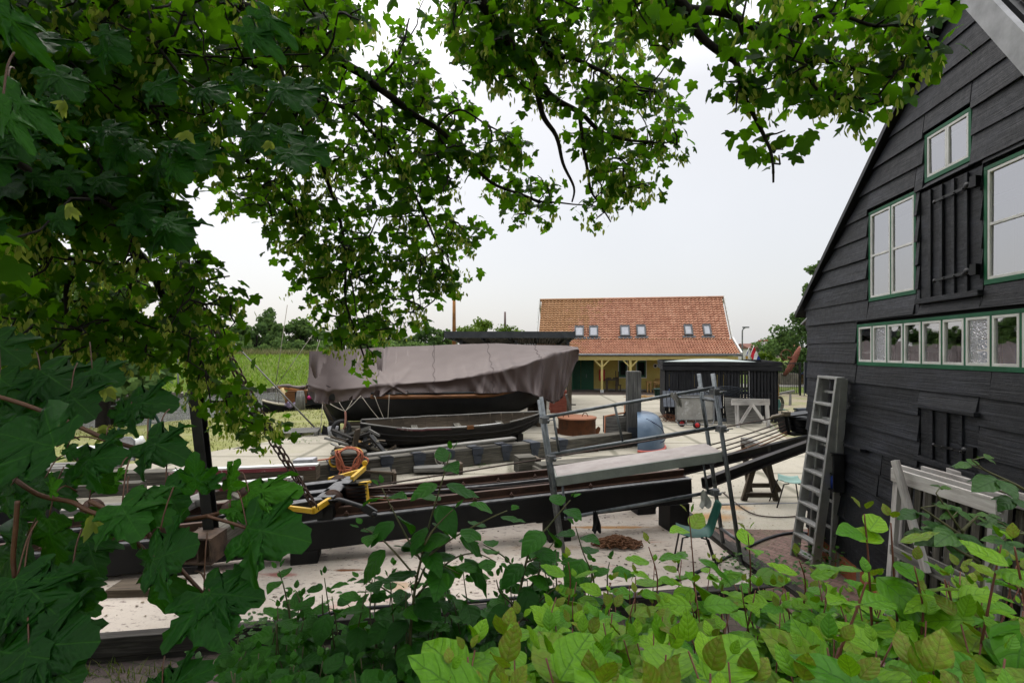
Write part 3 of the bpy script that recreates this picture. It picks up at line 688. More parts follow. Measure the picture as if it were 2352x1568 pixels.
mb = MB(); mb.beam(H(s - .12, -.45, .4), H(s - .12, -.45, 1.45), .05, .05); mb.beam(H(s + .08, -.45, .4), H(s + .08, -.45, 1.4), .05, .05); mb.box(H(s, -.45, .9), (.22, .03, .2), -.12); mb.build('backrest', M['brownwood'], ch)
mb = MB(); mb.box(H(s + .05, -.3, .43), (.42, .4, .05), -.12); mb.build('seat', M['brownwood'], ch)
for qx, qy in ((-.12, -.45), (.2, -.45), (-.12, -.14), (.2, -.14)): MB().beam(H(s + qx, qy, 0), H(s + qx, qy, .41), .045, .045).build('leg', M['brownwood'], ch)
M['pine'] = wood('pine', (.36, .20, .06), (.50, .30, .11), (.62, .42, .19))
def table(s0, s1, d, label, h=.74, name='table'):
    tb = thing(name, label, 'table', H((s0 + s1) / 2, d, 0)); MB().beam(H(s0, d, h), H(s1, d, h), .6, .05).build('tabletop', M['pine'], tb)
    for a in (s0 + .08, s1 - .08):
        for q in (-.24, .24): MB().beam(H(a, d + q, 0), H(a, d + q, h - .03), .07, .07, up=hn).build('leg', M['pine'], tb)
    MB().beam(H(s0 + .1, d, h - .09), H(s1 - .1, d, h - .09), .5, .08).build('apron', M['pine'], tb)
table(sw_of(1480), sw_of(1492), .2, 'small pine table behind the tall grey post under the porch')
table(sw_of(1494), sw_of(1524), .5, 'long pine table beside the yellow porch post near the black shed')
s0, s1 = sw_of(1502), sw_of(1528); bn = thing('bench', 'pine bench with slatted back against the yellow porch wall', 'bench', H((s0 + s1) / 2, -.5, 0))
MB().beam(H(s0, -.4, .45), H(s1, -.4, .45), .4, .05).build('seat', M['pine'], bn); mb = MB(); mb.beam(H(s0, -.62, .85), H(s1, -.62, .85), .04, .12)
for i in range(6): a = lerp(s0, s1, (i + .5) / 6); mb.beam(H(a, -.62, .48), H(a, -.62, .8), .06, .03, up=hn)
mb.build('backrest', M['pine'], bn)
for a in (s0 + .05, s1 - .05): MB().beam(H(a, -.4, 0), H(a, -.4, .43), .07, .35, up=hn).build('leg', M['pine'], bn)
s = sx_of(1514); ps = thing('round_sign', 'small round white sign hanging on the yellow wall near the shed', 'sign', H(s, -.88, 1.75)); MB().lathe(H(s, -.9, 1.8), [(0, 0), (.16, 0), (.16, .02), (0, .021)], 16, hn).build('disc', M['white'], ps)
MB().lathe(H(s, -.879, 1.8), [(0, 0), (.09, 0), (.09, .006), (0, .007)], 12, hn).build('symbol', M['blackpaint'], ps)
# ---- open shelter with flat steel roof behind the covered boat
sh = thing('open_shelter', 'flat roofed open shelter with dark steel edge behind the covered boat', 'shelter', (0, 27, 0))
xl, xr = Xat(1022, 24), Xat(1320, 24); z0, z1 = Zat(776, 24), Zat(761, 24); M['steel'] = speck('dark_steel', (.035, .04, .045), (.075, .08, .085), 3, .5, .1)
mb = MB(); mb.beam((xl, 24, (z0 + z1) / 2), (xr, 24, (z0 + z1) / 2), .12, z1 - z0); mb.beam((xl, 24.05, z0 + .18), (xl + .3, 31, z0 - .1), .1, .3); mb.beam((xr, 24.05, z0 + .18), (xr + .3, 31, z0 - .1), .1, .3); mb.build('fascia', M['steel'], sh)
mb = MB()
mb.grid(lambda u, v: V((lerp(xl + .05, xr - .05, u) + .3 * v, lerp(24.06, 31, v), z0 + .12 - .32 * v + .03 * math.cos(u * 2 * math.pi * 40))), 320, 1); mb.build('corrugated_roof', speck('roof_sheet', (.12, .115, .10), (.2, .19, .17), 3), sh)
for i in range(5): MB().beam((lerp(xl + .4, xr - .4, i / 4), 24.1, z0 + .0), (lerp(xl + .6, xr - .2, i / 4), 31, z0 - .3), .08, .16).build('joist', M['steel'], sh)
for x in (xl + .5, 0, xr - .45):
    for y in (24.6, 30.5): MB().beam((x + .2, y, 0), (x + .2, y, z0 - .08), .14, .14, up=(0, 1, 0)).build('post', M['steel'], sh)
mb = MB(); mb.prism([(xl + .3, 30.9, 0), (xr + .3, 30.9, 0), (xr + .3, 30.9, z0 - .2), (xl + .3, 30.9, z0 - .2)], (0, .1, 0)); mb.build('shade_infill', M['blackpaint'], sh)  # black sheet put in for the deep shade under the roof
br_ = thing('brick_stack', 'stack of red bricks under the shelter right of the covered boat', 'bricks', (Xat(1285, 23.6), 23.6, 0)); mb = MB()
for i in range(9): mb.box((Xat(1283, 23.6) + rnd.uniform(-.03, .03), 23.6, .06 + i * .115), (.8, .5, .1), rnd.uniform(-.05, .05))
mb.build('bricks', speck('loose_brick', (.25, .06, .04), (.36, .11, .07), 7), br_)
for px, lab in ((1307, 'brown timber upright beside the bow of the covered boat'), ):
    x = Xat(px, 22.5); pt = thing('timber_upright', lab, 'post', (x, 22.5, 0)); MB().beam((x, 22.5, 0), (x + .02, 22.5, 2.1), .2, .2, up=(0, 1, 0)).build('trunk', M['brownwood'], pt, bevel=.01)
    mb = MB(); mb.tube([(x + .1, 22.4, .5), (x + .28, 22.35, .5)], .03); mb.build('iron_ring', M['iron'], pt)
pr = thing('leaning_prop', 'pale wooden prop leaning beside the bow of the covered boat', 'prop', G(1316, 967)); MB().beam(G(1318, 968), P(1300, 905, 20.6), .17, .1).build('plank', M['greywood'], pr, bevel=.01)
# ================================================================ boats and things standing in the yard
def sect(b, zk, zg, n=8, full=.55):      # half section from keel to gunwale: (offset, z)
    return [(b * math.sin(math.pi / 2 * (i / n)) ** full, lerp(zk, zg, (i / n) ** 1.7)) for i in range(n + 1)]
def hull_fn(A, B, bfn, kfn, gfn, full=.55):
    ax = (V(B) - V(A)); ax.z = 0; L = ax.length; ax.normalize(); sd = V((ax.y, -ax.x, 0))        # sd towards the viewer side (-Y)
    def fn(u, v):      # v: 0 viewer gunwale .. .5 keel .. 1 far gunwale
        q = abs(v - .5) * 2; sg = 1 if v < .5 else -1
        b = bfn(u); zk = kfn(u); zg = gfn(u)
        return V(A) + ax * (L * u) + sd * (sg * b * math.sin(math.pi / 2 * q) ** full) + V((0, 0, -V(A).z + lerp(zk, zg, q ** 1.7)))
    return fn, ax, sd, L
M['hullblack'] = speck('black_hull', (.008, .008, .009), (.022, .021, .02), 3, .5, .3, (.05, .04, .03), 4, (.66, .74))
M['varnish'] = wood('varnish', (.10, .035, .01), (.22, .085, .022), (.34, .15, .05), 1, 14, .5, .2)
# ---- big boat under a brown tarpaulin
A, B = V((Xat(742, 18.2), 18.2, 0)), V((Xat(1308, 19.7), 19.7, 0))
boat = thing('covered_boat', 'big black wooden boat on blocks wrapped in a grey brown tarpaulin', 'boat', (-2.3, 18.8, 0))
bf = lambda u: 1.72 * (1 - max(0, (u - .45) / .55) ** 2.6) ** .8 * (1 - .88 * max(0, (.42 - u) / .42) ** 2.4) + .03
kf = lambda u: .36 + 1.75 * max(0, (u - .62) / .38) ** 2.2 + .55 * max(0, (.06 - u) / .06)
gf = lambda u: 1.36 + .35 * max(0, (.2 - u) / .2) ** 2 + 1.35 * max(0, (u - .6) / .4) ** 1.9
fn, ax, sd, L = hull_fn(A, B, bf, kf, gf, .5)
mb = MB().grid(fn, 60, 24, True, (9, 3)); mb.prism([fn(0, v / 24) for v in range(25)], -ax * .02); mb.build('hull', M['hullblack'], boat)
mb = MB(); mb.tube([fn(.20 + .53 * i / 30, .0) + sd * .03 - V((0, 0, .05)) for i in range(31)], .075, 6); mb.build('rubbing_strake', M['varnish'], boat)
mb = MB(); mb.tube([fn(.20 + .51 * i / 30, .0) + sd * .02 + V((0, 0, .06)) for i in range(31)], .05, 6); mb.build('wash_strake', M['hullblack'], boat)
mb = MB(); st = [(728, 885), (736, 925), (757, 975), (766, 992), (776, 990), (776, 950), (748, 900)]; mb.prism([P(x, y, 18.15) for x, y in st], (0, .18, 0)); mb.build('rudder', M['hullblack'], boat)
mb = MB(); mb.beam(P(730, 890, 18.0), P(748, 930, 18.0), .14, .2, up=(0, 1, 0)); mb.beam(P(722, 893, 18), P(738, 883, 18), .1, .06); mb.build('stern_post', M['varnish'], boat)
t = NT('tarpaulin'); o = t.coord('Object'); n1 = t.noise(o, 1.1, 5, .6); n2 = t.noise(o, 7, 5, .65); n3 = t.noise(t.coord('Object', (1, 1, .35)), 5, 4, .6)
c = t.ramp(n1, [(.3, (.074, .041, .033)), (.7, (.090, .053, .044))]); c = t.mix(t.ramp(n2, [(.62, 0), (.75, .12)]), c, (.16, .13, .12))
t.base(c); t.set(Roughness=.5); t.b.inputs['Specular IOR Level'].default_value = .8; t.b.inputs['Sheen Weight'].default_value = .22; t.b.inputs['Sheen Roughness'].default_value = .4
t.bump(t.math('ADD', n3, t.math('MULTIPLY', n2, .2)), .1, .02); M['tarp'] = t.m
# tarp: px tables along the boat
hull_d = {}
def along(u): return A + ax * (L * u)
TU = [(0, 742), (1, 1308)]
def px_u(px): return (px - 742) / (1308 - 742)
ridge = [(px_u(720), 806), (px_u(760), 806), (px_u(800), 803), (px_u(870), 797), (px_u(960), 794), (px_u(1060), 790), (px_u(1130), 788), (px_u(1200), 792), (px_u(1300), 793), (px_u(1322), 797)]
chin = [(px_u(716), 883), (px_u(758), 898), (px_u(879), 885), (px_u(1012), 874), (px_u(1107), 856), (px_u(1160), 844), (px_u(1212), 825), (px_u(1270), 809), (px_u(1322), 802)]
hem = [(px_u(716), 903), (px_u(733), 926), (px_u(760), 929), (px_u(809), 920), (px_u(901), 906), (px_u(960), 903), (px_u(1028), 904), (px_u(1117), 905), (px_u(1160), 900), (px_u(1190), 905), (px_u(1215), 916), (px_u(1253), 931), (px_u(1278), 918), (px_u(1300), 880), (px_u(1322), 830)]
fr_ = random.Random(3)
folds = [(fr_.uniform(-.04, 1.04), fr_.uniform(.006, .022), fr_.uniform(.03, .10), fr_.uniform(-.35, .35)) for _ in range(34)] + [(.78, .02, .2, .1), (.86, .018, .2, -.15), (.93, .012, .15, -.2), (.96, .009, .15, -.2), (.985, .008, .15, -.2), (.56, .018, .12, .2), (.68, .014, .15, .25), (0.0, .02, .12, -.1), (.03, .012, .1, -.1)]
def tarp(u_, v_):
    u = lerp(-.045, 1.03, u_); uc = min(1, max(0, u)); q = lerp(18.2, 19.7, u)
    c = A + ax * (L * u); b = bf(min(.985, max(0.02, u))) + .06
    Yr = c.y; zr = Zat(interp(ridge, u), Yr); Yc = c.y - b * .98; zc = Zat(interp(chin, u), Yc); Yh = c.y - b * 1.0; zh = Zat(interp(hem, u), Yh)
    e = smooth(.93, 1.03, u); 
    if v_ < .5:           # viewer side from ridge (0) over chine (.28) to hem (.5)
        if v_ < .28:
            k = v_ / .28; off = lerp(0, b, k); z = lerp(zr, zc, k) - .10 * math.sin(math.pi * k) * (1 - e)
            cr = .035 * MN.noise(V((u * 7, k * 1.5, 0))) + .012 * MN.noise(V((u * 26, k * 6, 3)))
            z += cr * math.sin(math.pi * min(1, k * .9 + .1))
            for f0, fw, fa, fs in folds[:34]:
                dd = (u - f0 - fs * .3 * (k - 1)) / (fw * 1.3)
                if abs(dd) < 3: z += fa * .35 * math.exp(-dd * dd) * (k ** 2.0)
        else:
            k = (v_ - .28) / .22; off = b * 1.0 - .05 * math.sin(math.pi * k) - .10 * k * smooth(.75, .95, u); z = lerp(zc, zh, k)
            for f0, fw, fa, fs in folds:
                dd = (u - f0 - fs * .3 * k * .6) / fw
                if abs(dd) < 3: off += fa * 1.25 * math.exp(-dd * dd) * (.3 + .7 * k) * (1 if fa > .06 else -.8)
            off += .035 * MN.noise(V((u * 14, k * 1.2, 7))) + .012 * MN.noise(V((u * 40, k * 1.6, 2)))
            if k > .95: z += .03 * MN.noise(V((u * 30, 1, 1)))
    else:
        k = (v_ - .5) / .5; off = -b * k; z = lerp(zr, zc - .3, k) - .1 * math.sin(math.pi * k)
    p = c + sd * off; p.z = z
    return p
mb = MB(); vv = [i / 56 * .5 for i in range(57)]
mb.grid(lambda u, v: tarp(u, v * .5), 230, 60, True, (9, 3)); mb.grid(lambda u, v: tarp(u, .5 + (1 - v) * .5) if True else None, 60, 10, True, (9, 3))
# stern and bow end curtains
mb.grid(lambda u, v: tarp(0, lerp(0, .5, v)).lerp(tarp(0, lerp(.5001, 1, v)), u) - ax * (.06 * math.sin(u * 3.1)), 10, 20, True)
mb.grid(lambda u, v: tarp(1, lerp(0, .5, v)).lerp(tarp(1, lerp(.5001, 1, v)), u) + ax * (.06 * math.sin(u * 9)), 16, 20, True)
mb.build('tarpaulin', M['tarp'], boat); M['seam'] = flat('tarp_seam', (.062, .040, .037), .55)
for u0_ in (.245, .44, .645, .83): MB().tube([tarp(u0_ + .004 * math.sin(i * .8), .5 * i / 50) + sd * .004 + V((0, 0, .004)) for i in range(51)], .007, 4).build('seam', M['seam'], boat)
for q_ in (.487,): MB().tube([tarp(i / 120, q_) + sd * .006 for i in range(121)], .008, 4).build('hem_seam', M['seam'], boat)
mb = MB()
for i in range(44): mb.lathe(tarp((i + .5) / 44, .478) + sd * .004, [(.008, 0), (.017, .003), (.008, .006)], 8, sd)
mb.build('eyelets', M['zinc'], boat)
M['rope'] = speck('pale_rope', (.30, .27, .22), (.5, .46, .38), 40, .9, .4); mb = MB()
k0 = P(793, 944, 16.6)
for px, py in ((758, 927), (779, 923), (809, 919), (829, 908)): mb.tube(cat_pts(P(px, py, 16.72), k0, .02, 4), .012, 4)
for a, b2 in (((832, 912), (884, 976)), ((860, 908), (889, 976)), ((894, 906), (890, 976)), ((741, 928), (735, 1000))): mb.tube(cat_pts(P(*a, 16.7), P(*b2, 16.7), .04, 5), .011, 4)
mb.build('tie_rope', M['rope'], boat)
ty = thing('tyre', 'black rubber tyre hanging on a rope under the stern of the covered boat', 'tyre', P(784, 1000, 16.6)); c = P(784, 985, 16.6)
prof = [(.19, -.055), (.22, -.085), (.29, -.085), (.315, -.05), (.315, .05), (.29, .085), (.22, .085), (.19, .055)]
q = V((.25, -1, .12)).normalized(); MB().lathe(c, prof + [prof[0]], 28, q).build('rubber', speck('rubber', (.012, .012, .013), (.035, .035, .035), 9, .7, .4), ty)
mb = MB(); mb.tube(spline([k0, P(794, 960, 16.55), P(792, 978, 16.5), P(789, 984, 16.6)], 4), [.02] + [.035] * 11 + [.03], 6); mb.build('rope', speck('red_rope', (.25, .10, .07), (.4, .2, .15), 30, .9, .4), ty)
M['block'] = M['oldwood']
for i, (px, py, w_, h_, Y, mt) in enumerate(((768, 1003, .34, .42, 17.6, 'darkwood'), (826, 998, 1.0, .36, 17.9, 'brownwood'), (842, 988, 1.3, .34, 17.0, 'oldwood'), (960, 985, .7, .4, 18.6, 'brownwood'), (1010, 985, .7, .34, 19, 'darkwood'), (1110, 985, .6, .4, 19.2, 'oldwood'), (1243, 975, .35, 1.0, 19.3, 'brownwood'), (1222, 972, .3, .9, 19.6, 'brownwood'))):
    x = Xat(px, Y); lab = ['short dark block under the rudder of the covered boat', 'wide brown keel block beside the hanging tyre', 'grey squared timber under the covered hull above the scrap pile', 'brown block under the middle of the covered boat', 'dark block under the covered boat behind the open rowing boat', 'old grey block under the covered boat near the bow of the rowing boat', 'tall brown shore post under the bow of the covered boat', 'tall brown shore post standing behind the other under the covered bow'][i]
    bk = thing('keel_block', lab, 'timber block', (x, Y, 0), 'blocks carrying the covered boat'); MB().box((x, Y, h_ / 2), (w_, .3, h_), .15).build('timber', M[mt], bk, bevel=.012)
pr = thing('prop_pole', 'thin dark pole leaning from the stern of the covered boat to the ground', 'pole', G(778, 992)); MB().tube([G(778, 992), P(741, 925, 17.3)], .045, 7).build('shaft', M['brownwood'], pr)
bk = thing('bucket', 'small pale bucket standing beside the hanging tyre', 'bucket', G(765, 1001)); c = G(765, 1001); MB().lathe(c, [(0, 0), (.15, 0), (.18, .32), (.165, .32), (.14, .03), (0, .03)], 16).build('pail', M['paleboard'], bk)
MB().tube([c + V((.17 * math.cos(a), 0, .31 - .1 * math.sin(a) * .6)) for a in [math.pi * i / 8 for i in range(9)]], .006, 4).build('handle', M['iron'], bk)
# ---- open rowing boat
A2, B2 = V((Xat(830, 14.9), 14.9, 0)), V((Xat(1246, 16.4), 16.4, 0)); rb = thing('rowing_boat', 'weathered dark open clinker rowing boat with missing gunwale planks', 'boat', (-1.6, 15.6, 0))
bf2 = lambda u: .80 * (max(.0, math.sin(math.pi * (.10 + .90 * u) ** 1.0)) ** .6) * (1 if u < .96 else 1) + .01
kf2 = lambda u: .07 + .62 * max(0, (u - .72) / .28) ** 1.8 + .3 * max(0, (.13 - u) / .13) ** 1.4
gf2 = lambda u: .66 + .20 * abs((u - .42) / .58) ** 2.2 + (.02 if u > .3 else .06 * (.3 - u))
f20, ax2, sd2, L2 = hull_fn(A2, B2, bf2, kf2, gf2, .62)
f2 = lambda u, v: f20(u, v) + V((0, 0, (v - .5) * .17 * min(1, u * 4, (1 - u) * 4)))      # heeled towards the viewer
mb = MB()
def clink(u, v):
    p = f2(u, v); q = abs(v - .5) * 2; k = (q * 5) % 1; return p + sd2 * ((1 if v < .5 else -1) * .022 * k)
mb.grid(clink, 50, 60, False, (5, 2)); mb.prism([f2(.0, v / 20) for v in range(21)], -ax2 * .03)
mb.build('hull', M['darkwood'], rb)
mb = MB().grid(lambda u, v: f2(.02 + .95 * u, v).lerp(f2(.02 + .95 * u, .5) + V((0, 0, .4)), .07), 40, 24, True, (6, 3)); mb.build('inner_planking', M['brownwood'], rb)
mb = MB(); mb.tube([f2(i / 30, 1) for i in range(31)], .028, 5); mb.build('far_gunwale', M['greywood'], rb)
mb = MB(); pts = [f2(i / 40, 0) + V((0, 0, .015)) for i in range(41)]
for a, b2 in ((0, 9), (9, 24), (31, 40)): mb.tube([p + sd2 * .02 for p in pts[a:b2 + 1]], .026, 5)
mb.build('near_gunwale', M['greywood'], rb)
MB().tube([p - sd2 * .04 + V((0, 0, .0)) for p in pts[8:30]], .024, 5).build('white_stringer', M['white'], rb)
MB().tube([p + sd2 * .03 - V((0, 0, .03)) for p in pts[7:19]], .03, 5).build('maroon_strake', speck('maroon', (.06, .012, .016), (.12, .03, .035), 5, .6, .3, (.2, .18, .15), 6), rb)
for i in range(13):
    u = .16 + i * .062; MB().tube([f2(u, .995 - k * .05) - sd2 * -.035 for k in range(8)], .024, 4).build('rib', M['brownwood'], rb)
for u in (.28, .52, .76): MB().beam(f2(u, .12), f2(u, .88), .2, .035).build('thwart', M['oldwood'], rb)
mb = MB(); mb.box(f2(.55, 0) + sd2 * .03, (.2, .06, .1), .27); mb.build('oarlock_pad', M['varnish'], rb)
for u in (.1, .5, .85): 
    c = f2(u, .5); bk = thing('timber_chock', {.1: 'chock under the left end of the open rowing boat', .5: 'chock under the middle of the open rowing boat', .85: 'chock under the right end of the open rowing boat'}[u], 'chock', (c.x, c.y, 0)); hh = c.z + .02; MB().box((c.x, c.y + .1, hh / 2), (.18, .7, hh), .27).build('timber', M['darkwood'], bk)
# ---- heap of scrap planks
labs = ['long dark plank', 'short tarred offcut', 'curved black rib', 'brown plank', 'split pale plank', 'thick beam end', 'black plank standing up', 'broken board', 'narrow batten', 'pale sawn block', 'dark knee', 'grey plank', 'tarred strake piece', 'flat black board', 'thin splintered lath', 'brown offcut', 'dark wedge', 'white edged plank']
sc_ = [((765, 1036), (868, 1040), .16, 'darkwood'), ((768, 1028), (830, 1038), .14, 'brownwood'), ((812, 1036), (822, 985), .2, 'brownwood'), ((830, 988), (880, 1030), .14, 'darkwood'), ((795, 1012), (850, 995), .12, 'darkwood'), ((800, 1030), (860, 1010), .16, 'darkwood'), ((842, 1030), (836, 995), .12, 'hullblack'), ((790, 1005), (842, 985), .1, 'oldwood'), ((800, 998), (850, 980), .06, 'greywood'), ((818, 1024), (828, 1014), .15, 'pine'), ((850, 1000), (885, 1040), .12, 'hullblack'), ((838, 1032), (852, 1015), .12, 'pine'), ((855, 1015), (888, 1020), .1, 'darkwood'), ((780, 1018), (815, 1012), .12, 'hullblack'), ((845, 985), (872, 1000), .06, 'greywood'), ((852, 1000), (868, 1018), .1, 'oldwood'), ((805, 1038), (850, 1046), .16, 'oldwood'), ((862, 1022), (876, 1036), .05, 'white')]
for (a, b2, wd, mt), lb in zip(sc_, labs):
    Ya = 13.9 + rnd.uniform(-.4, .4); p, q = P(*a, Ya), P(*b2, Ya + rnd.uniform(-.3, .3)); p.z = max(p.z, .05); q.z = max(q.z, .05)
    o_ = MB().beam(p, q, wd, .05 + .04 * rnd.random(), jit=.012).build('scrap_plank', M[mt], None, loc=(p.x, p.y, 0)); tag(o_, lb + ' in the scrap heap at the stern of the open rowing boat', 'plank', 'scrap wood heap')
kinds_ = ['tarred chip', 'grey splinter', 'brown stub', 'thin dark strip', 'pale sliver', 'broken edge']; where_ = ['at the left foot', 'on top', 'in the middle', 'at the right foot', 'under the bow end']
for i in range(30):
    px, py = rnd.gauss(826, 24), rnd.uniform(992, 1040); Ya = 13.9 + rnd.uniform(-.5, .4); a = rnd.uniform(0, 3.14); L_ = rnd.uniform(.2, .75)
    p = P(px, py, Ya); p.z = max(.05, min(p.z, .75 - abs(px - 828) * .012)); q = p + V((L_ * math.cos(a), .4 * L_ * math.sin(a), rnd.uniform(-.25, .25))); q.z = max(.05, q.z)
    o_ = MB().beam(p, q, rnd.uniform(.05, .14), rnd.uniform(.03, .08), jit=.012).build('scrap_piece', M[('darkwood', 'oldwood', 'brownwood', 'hullblack', 'greywood', 'darkwood')[i % 6]], None, loc=p); tag(o_, kinds_[i % 6] + ' of wood ' + where_[i // 6] + ' of the scrap heap', 'wood scrap', 'scrap wood heap')
# ---- long timber with iron brackets and post
M['slatefit'] = speck('slate_iron_skylit_slats', (.035, .042, .055), (.07, .08, .10), 6, .6, .2)
ld = (V((3.46, 15.2, 0)) - V((-.91, 12.8, 0))).normalized(); ln_ = V((ld.y, -ld.x, 0)); bm = thing('launching_beam', 'long weathered square timber with slate grey iron brackets lying across the yard', 'beam', (-.91, 12.8, 0))
def LB(s, n=0, z=0): return V((-.91, 12.8, 0)) + ld * s + ln_ * n + V((0, 0, z))
MB().beam(LB(-4.3, 0, .2), LB(4.95, 0, .23), .4, .40).build('timber', M['oldwood'], bm, bevel=.02)
def px_s(px):
    for i in range(900):
        s = -4.5 + i * .011; p = LB(s, .2, .4)
        if p.x / p.y * F + CX > px: return s
    return 4.9
for px in (768, 888, 962, 1030, 1096, 1162, 1228, 1292):
    s = px_s(px); mb = MB(); mb.beam(LB(s - .12, .0, .43), LB(s + .12, 0, .43), .46, .03); mb.prism([LB(s - .14, .225, .42), LB(s + .14, .225, .42), LB(s + .12, .225, .26), LB(s + .08, .225, .05), LB(s - .08, .225, .05), LB(s - .12, .225, .26)], -ln_ * .015)
    mb.prism([LB(s - .15, .25, .44), LB(s + .15, .25, .44), LB(s + .14, .25, .28), LB(s - .14, .25, .28)], -ln_ * .03); mb.build('iron_bracket', M['slatefit'], bm, bevel=.004)
mb = MB(); mb.tube(spline([LB(px_s(996), .24, .43), LB(px_s(1000), .27, .2), LB(px_s(1012), .27, .16), LB(px_s(1020), .25, .44), LB(px_s(1014), .27, .22), LB(px_s(1004), .27, .25), LB(px_s(998), .25, .43)], 5), .014, 5)
tag(mb.build('rope_loop', M['rope'], None, loc=LB(px_s(1008), .2, .4)), 'pale rope loop hanging over the long bracketed timber', 'rope')
o_ = MB().beam(LB(px_s(805), .25, .52), LB(px_s(1190), .0, .56), .22, .055).build('loose_plank', M['greywood'], None, loc=LB(-1, 0, .5), bevel=.006); tag(o_, 'long loose grey plank lying on top of the bracketed timber', 'plank')
po = thing('mooring_post', 'tall thick square grey wooden post at the end of the long timber', 'post', (3.67, 15.3, 0))
MB().beam((3.64, 15.35, 0), (3.64, 15.35, Zat(852, 15.3)), .40, .34, up=(0, 1, 0), w2=.39).build('shaft', wood('post_wood', (.05, .05, .048), (.12, .118, .11), (.26, .25, .235), .8, 16), po, bevel=.02)
mb = MB(); mb.box((3.64, 15.165, Zat(1000, 15.2)), (.42, .02, .5), 0); mb.build('iron_plate', M['slatefit'], po); mb = MB(); mb.beam((3.3, 15.1, 0), (3.3, 15.1, .32), .14, .3, up=(0, 1, 0)); mb.build('foot_chock', M['slatefit'], po)
# ---- rusty tank
M['rust'] = speck('rust', (.095, .032, .012), (.20, .07, .024), 2.2, .8, .3, (.06, .028, .016), 3, (.5, .7)); M['rustlid'] = speck('rust_lid', (.26, .10, .05), (.34, .15, .08), 4, .8, .2)
Y = 17.6; x = Xat(1325, Y); zt = Zat(958, Y); r = 44 / F * Y; tk = thing('rusty_tank', 'round rusty iron tank with flat orange lid and two lifting loops', 'tank', (x, Y, 0))
MB().lathe((x, Y, 0), [(r * .97, .0), (r * .97, zt - .05), (r, zt - .05), (r, zt)], 40).build('drum', M['rust'], tk); MB().lathe((x, Y, zt), [(r * 1.02, -.02), (r * 1.02, .02), (r * .95, .03), (0, .035)], 40).build('lid', M['rustlid'], tk)
for a in (-.5, .35): MB().tube([(x + a * r * 1.2 - .1 * math.cos(t), Y - .1 + .2 * a, zt + .16 * math.sin(t)) for t in [math.pi * i / 8 for i in range(9)]], .014, 5).build('handle', M['rust'], tk)
for sg in (-1, 1): MB().prism([(x + sg * r * .95, Y - .1, zt - .75), (x + sg * r * 1.2, Y - .1, zt - .42), (x + sg * (r * 1.2), Y - .1, zt - .34), (x + sg * r * 1.1, Y - .1, zt - .3), (x + sg * r * .95, Y - .1, zt - .4)], (0, .03, 0)).build('lug', M['rust'], tk)
for px, lab in ((1330, 'old square timber standing under the bracketed beam before the rusty tank'), ):
    x = Xat(px, 13.9); bk = thing('timber_block', lab, 'timber block', (x, 13.9, 0)); MB().box((x, 14.25, .12), (1.2, .3, .25), .45).build('timber', M['brownwood'], bk, bevel=.01)
# crate with open slats and copper pipe
Y = 15.4; c = V((Xat(1418, Y), Y, 0)); z0 = Zat(998, Y); z1 = Zat(959, Y); cr = thing('louvred_box', 'grey wooden box with open slats and copper pipe left of the tall post', 'box', (c.x, c.y, 0))
mb = MB(); x0, x1 = Xat(1392, Y), Xat(1448, Y)
for q in ((x0, x1, z1 - .12, z1), (x0, x1, z0, z0 + .1), (lerp(x0, x1, .62), x1, z0 + .1, z1 - .12), (x0, x0 + .05, z0 + .1, z1 - .12)): mb.prism([(q[0], Y, q[2]), (q[1], Y + .15, q[2]), (q[1], Y + .15, q[3]), (q[0], Y, q[3])], (0, .05, 0))
for i in range(3): a = lerp(z0 + .12, z1 - .16, (i + .5) / 3); mb.beam((x0, Y + .03, a), (lerp(x0, x1, .62), Y + .1, a), .02, .05)
mb.prism([(x0, Y + .5, z0), (x1, Y + .6, z0), (x1, Y + .6, z1), (x0, Y + .5, z1)], (0, .03, 0)); mb.build('slatted_case', M['greywood'], cr)
MB().tube([(x0 - .25, Y - .05, z0 + .02), (x0 - .04, Y - .05, z0 + .04), (x0 - .04, Y - .05, z1 + .05), (x1 - .15, Y + .1, z1 + .14), (x1 - .15, Y + .1, z1 + .45)], .03, 6).build('copper_pipe', flat('copper', (.42, .16, .07), .5), cr)
o_ = MB().beam((x0 - .3, Y - .05, z0 - .11), (x1, Y + .05, z0 - .08), .35, .18).build('grey_baulk', M['greywood'], None, loc=(c.x, Y, z0 - .2), bevel=.01); tag(o_, 'short pale grey baulk under the slatted box on the long timber', 'timber')
# blue upturned dinghy
t = NT('dinghy_skin'); o = t.coord('Object'); n = t.noise(o, 3, 4, .6); t.base(t.ramp(n, [(.3, (.10, .16, .24)), (.7, (.17, .24, .33))])); t.set(Roughness=.3); M['dinghy'] = t.m
Yd = 14.75; x = Xat(1497, Yd); dg = thing('dinghy', 'blue grey upturned plastic dinghy with coral rim behind the tall post', 'dinghy', (x, Yd, 0)); h_ = Zat(952, Yd)
MB().grid(lambda u, v: V((x - .3 + .75 * math.sin(math.pi / 2 * v ** .55) * math.cos(lerp(-1.9, 1.9, u)) , Yd + .5 + 1.1 * math.sin(lerp(-1.9, 1.9, u)) * math.sin(math.pi / 2 * v ** .55), h_ * (1 - v ** 2.2) + .03)), 40, 24).build('skin', M['dinghy'], dg)
MB().tube([V((x - .3 + .77 * math.cos(a), Yd + .5 + 1.12 * math.sin(a), .05)) for a in [lerp(-1.9, 1.9, i / 30) for i in range(31)]], .035, 6).build('rim', flat('coral', (.55, .12, .09), .5), dg)
MB().tube(spline([(x - .25, Yd - .35, h_ * .93), (x + .12, Yd - .48, h_ * .7), (x + .2, Yd - .62, h_ * .4), (x + .05, Yd - .64, h_ * .3)], 6), .012, 5).build('cord', flat('navy_cord', (.01, .015, .06), .7), dg)
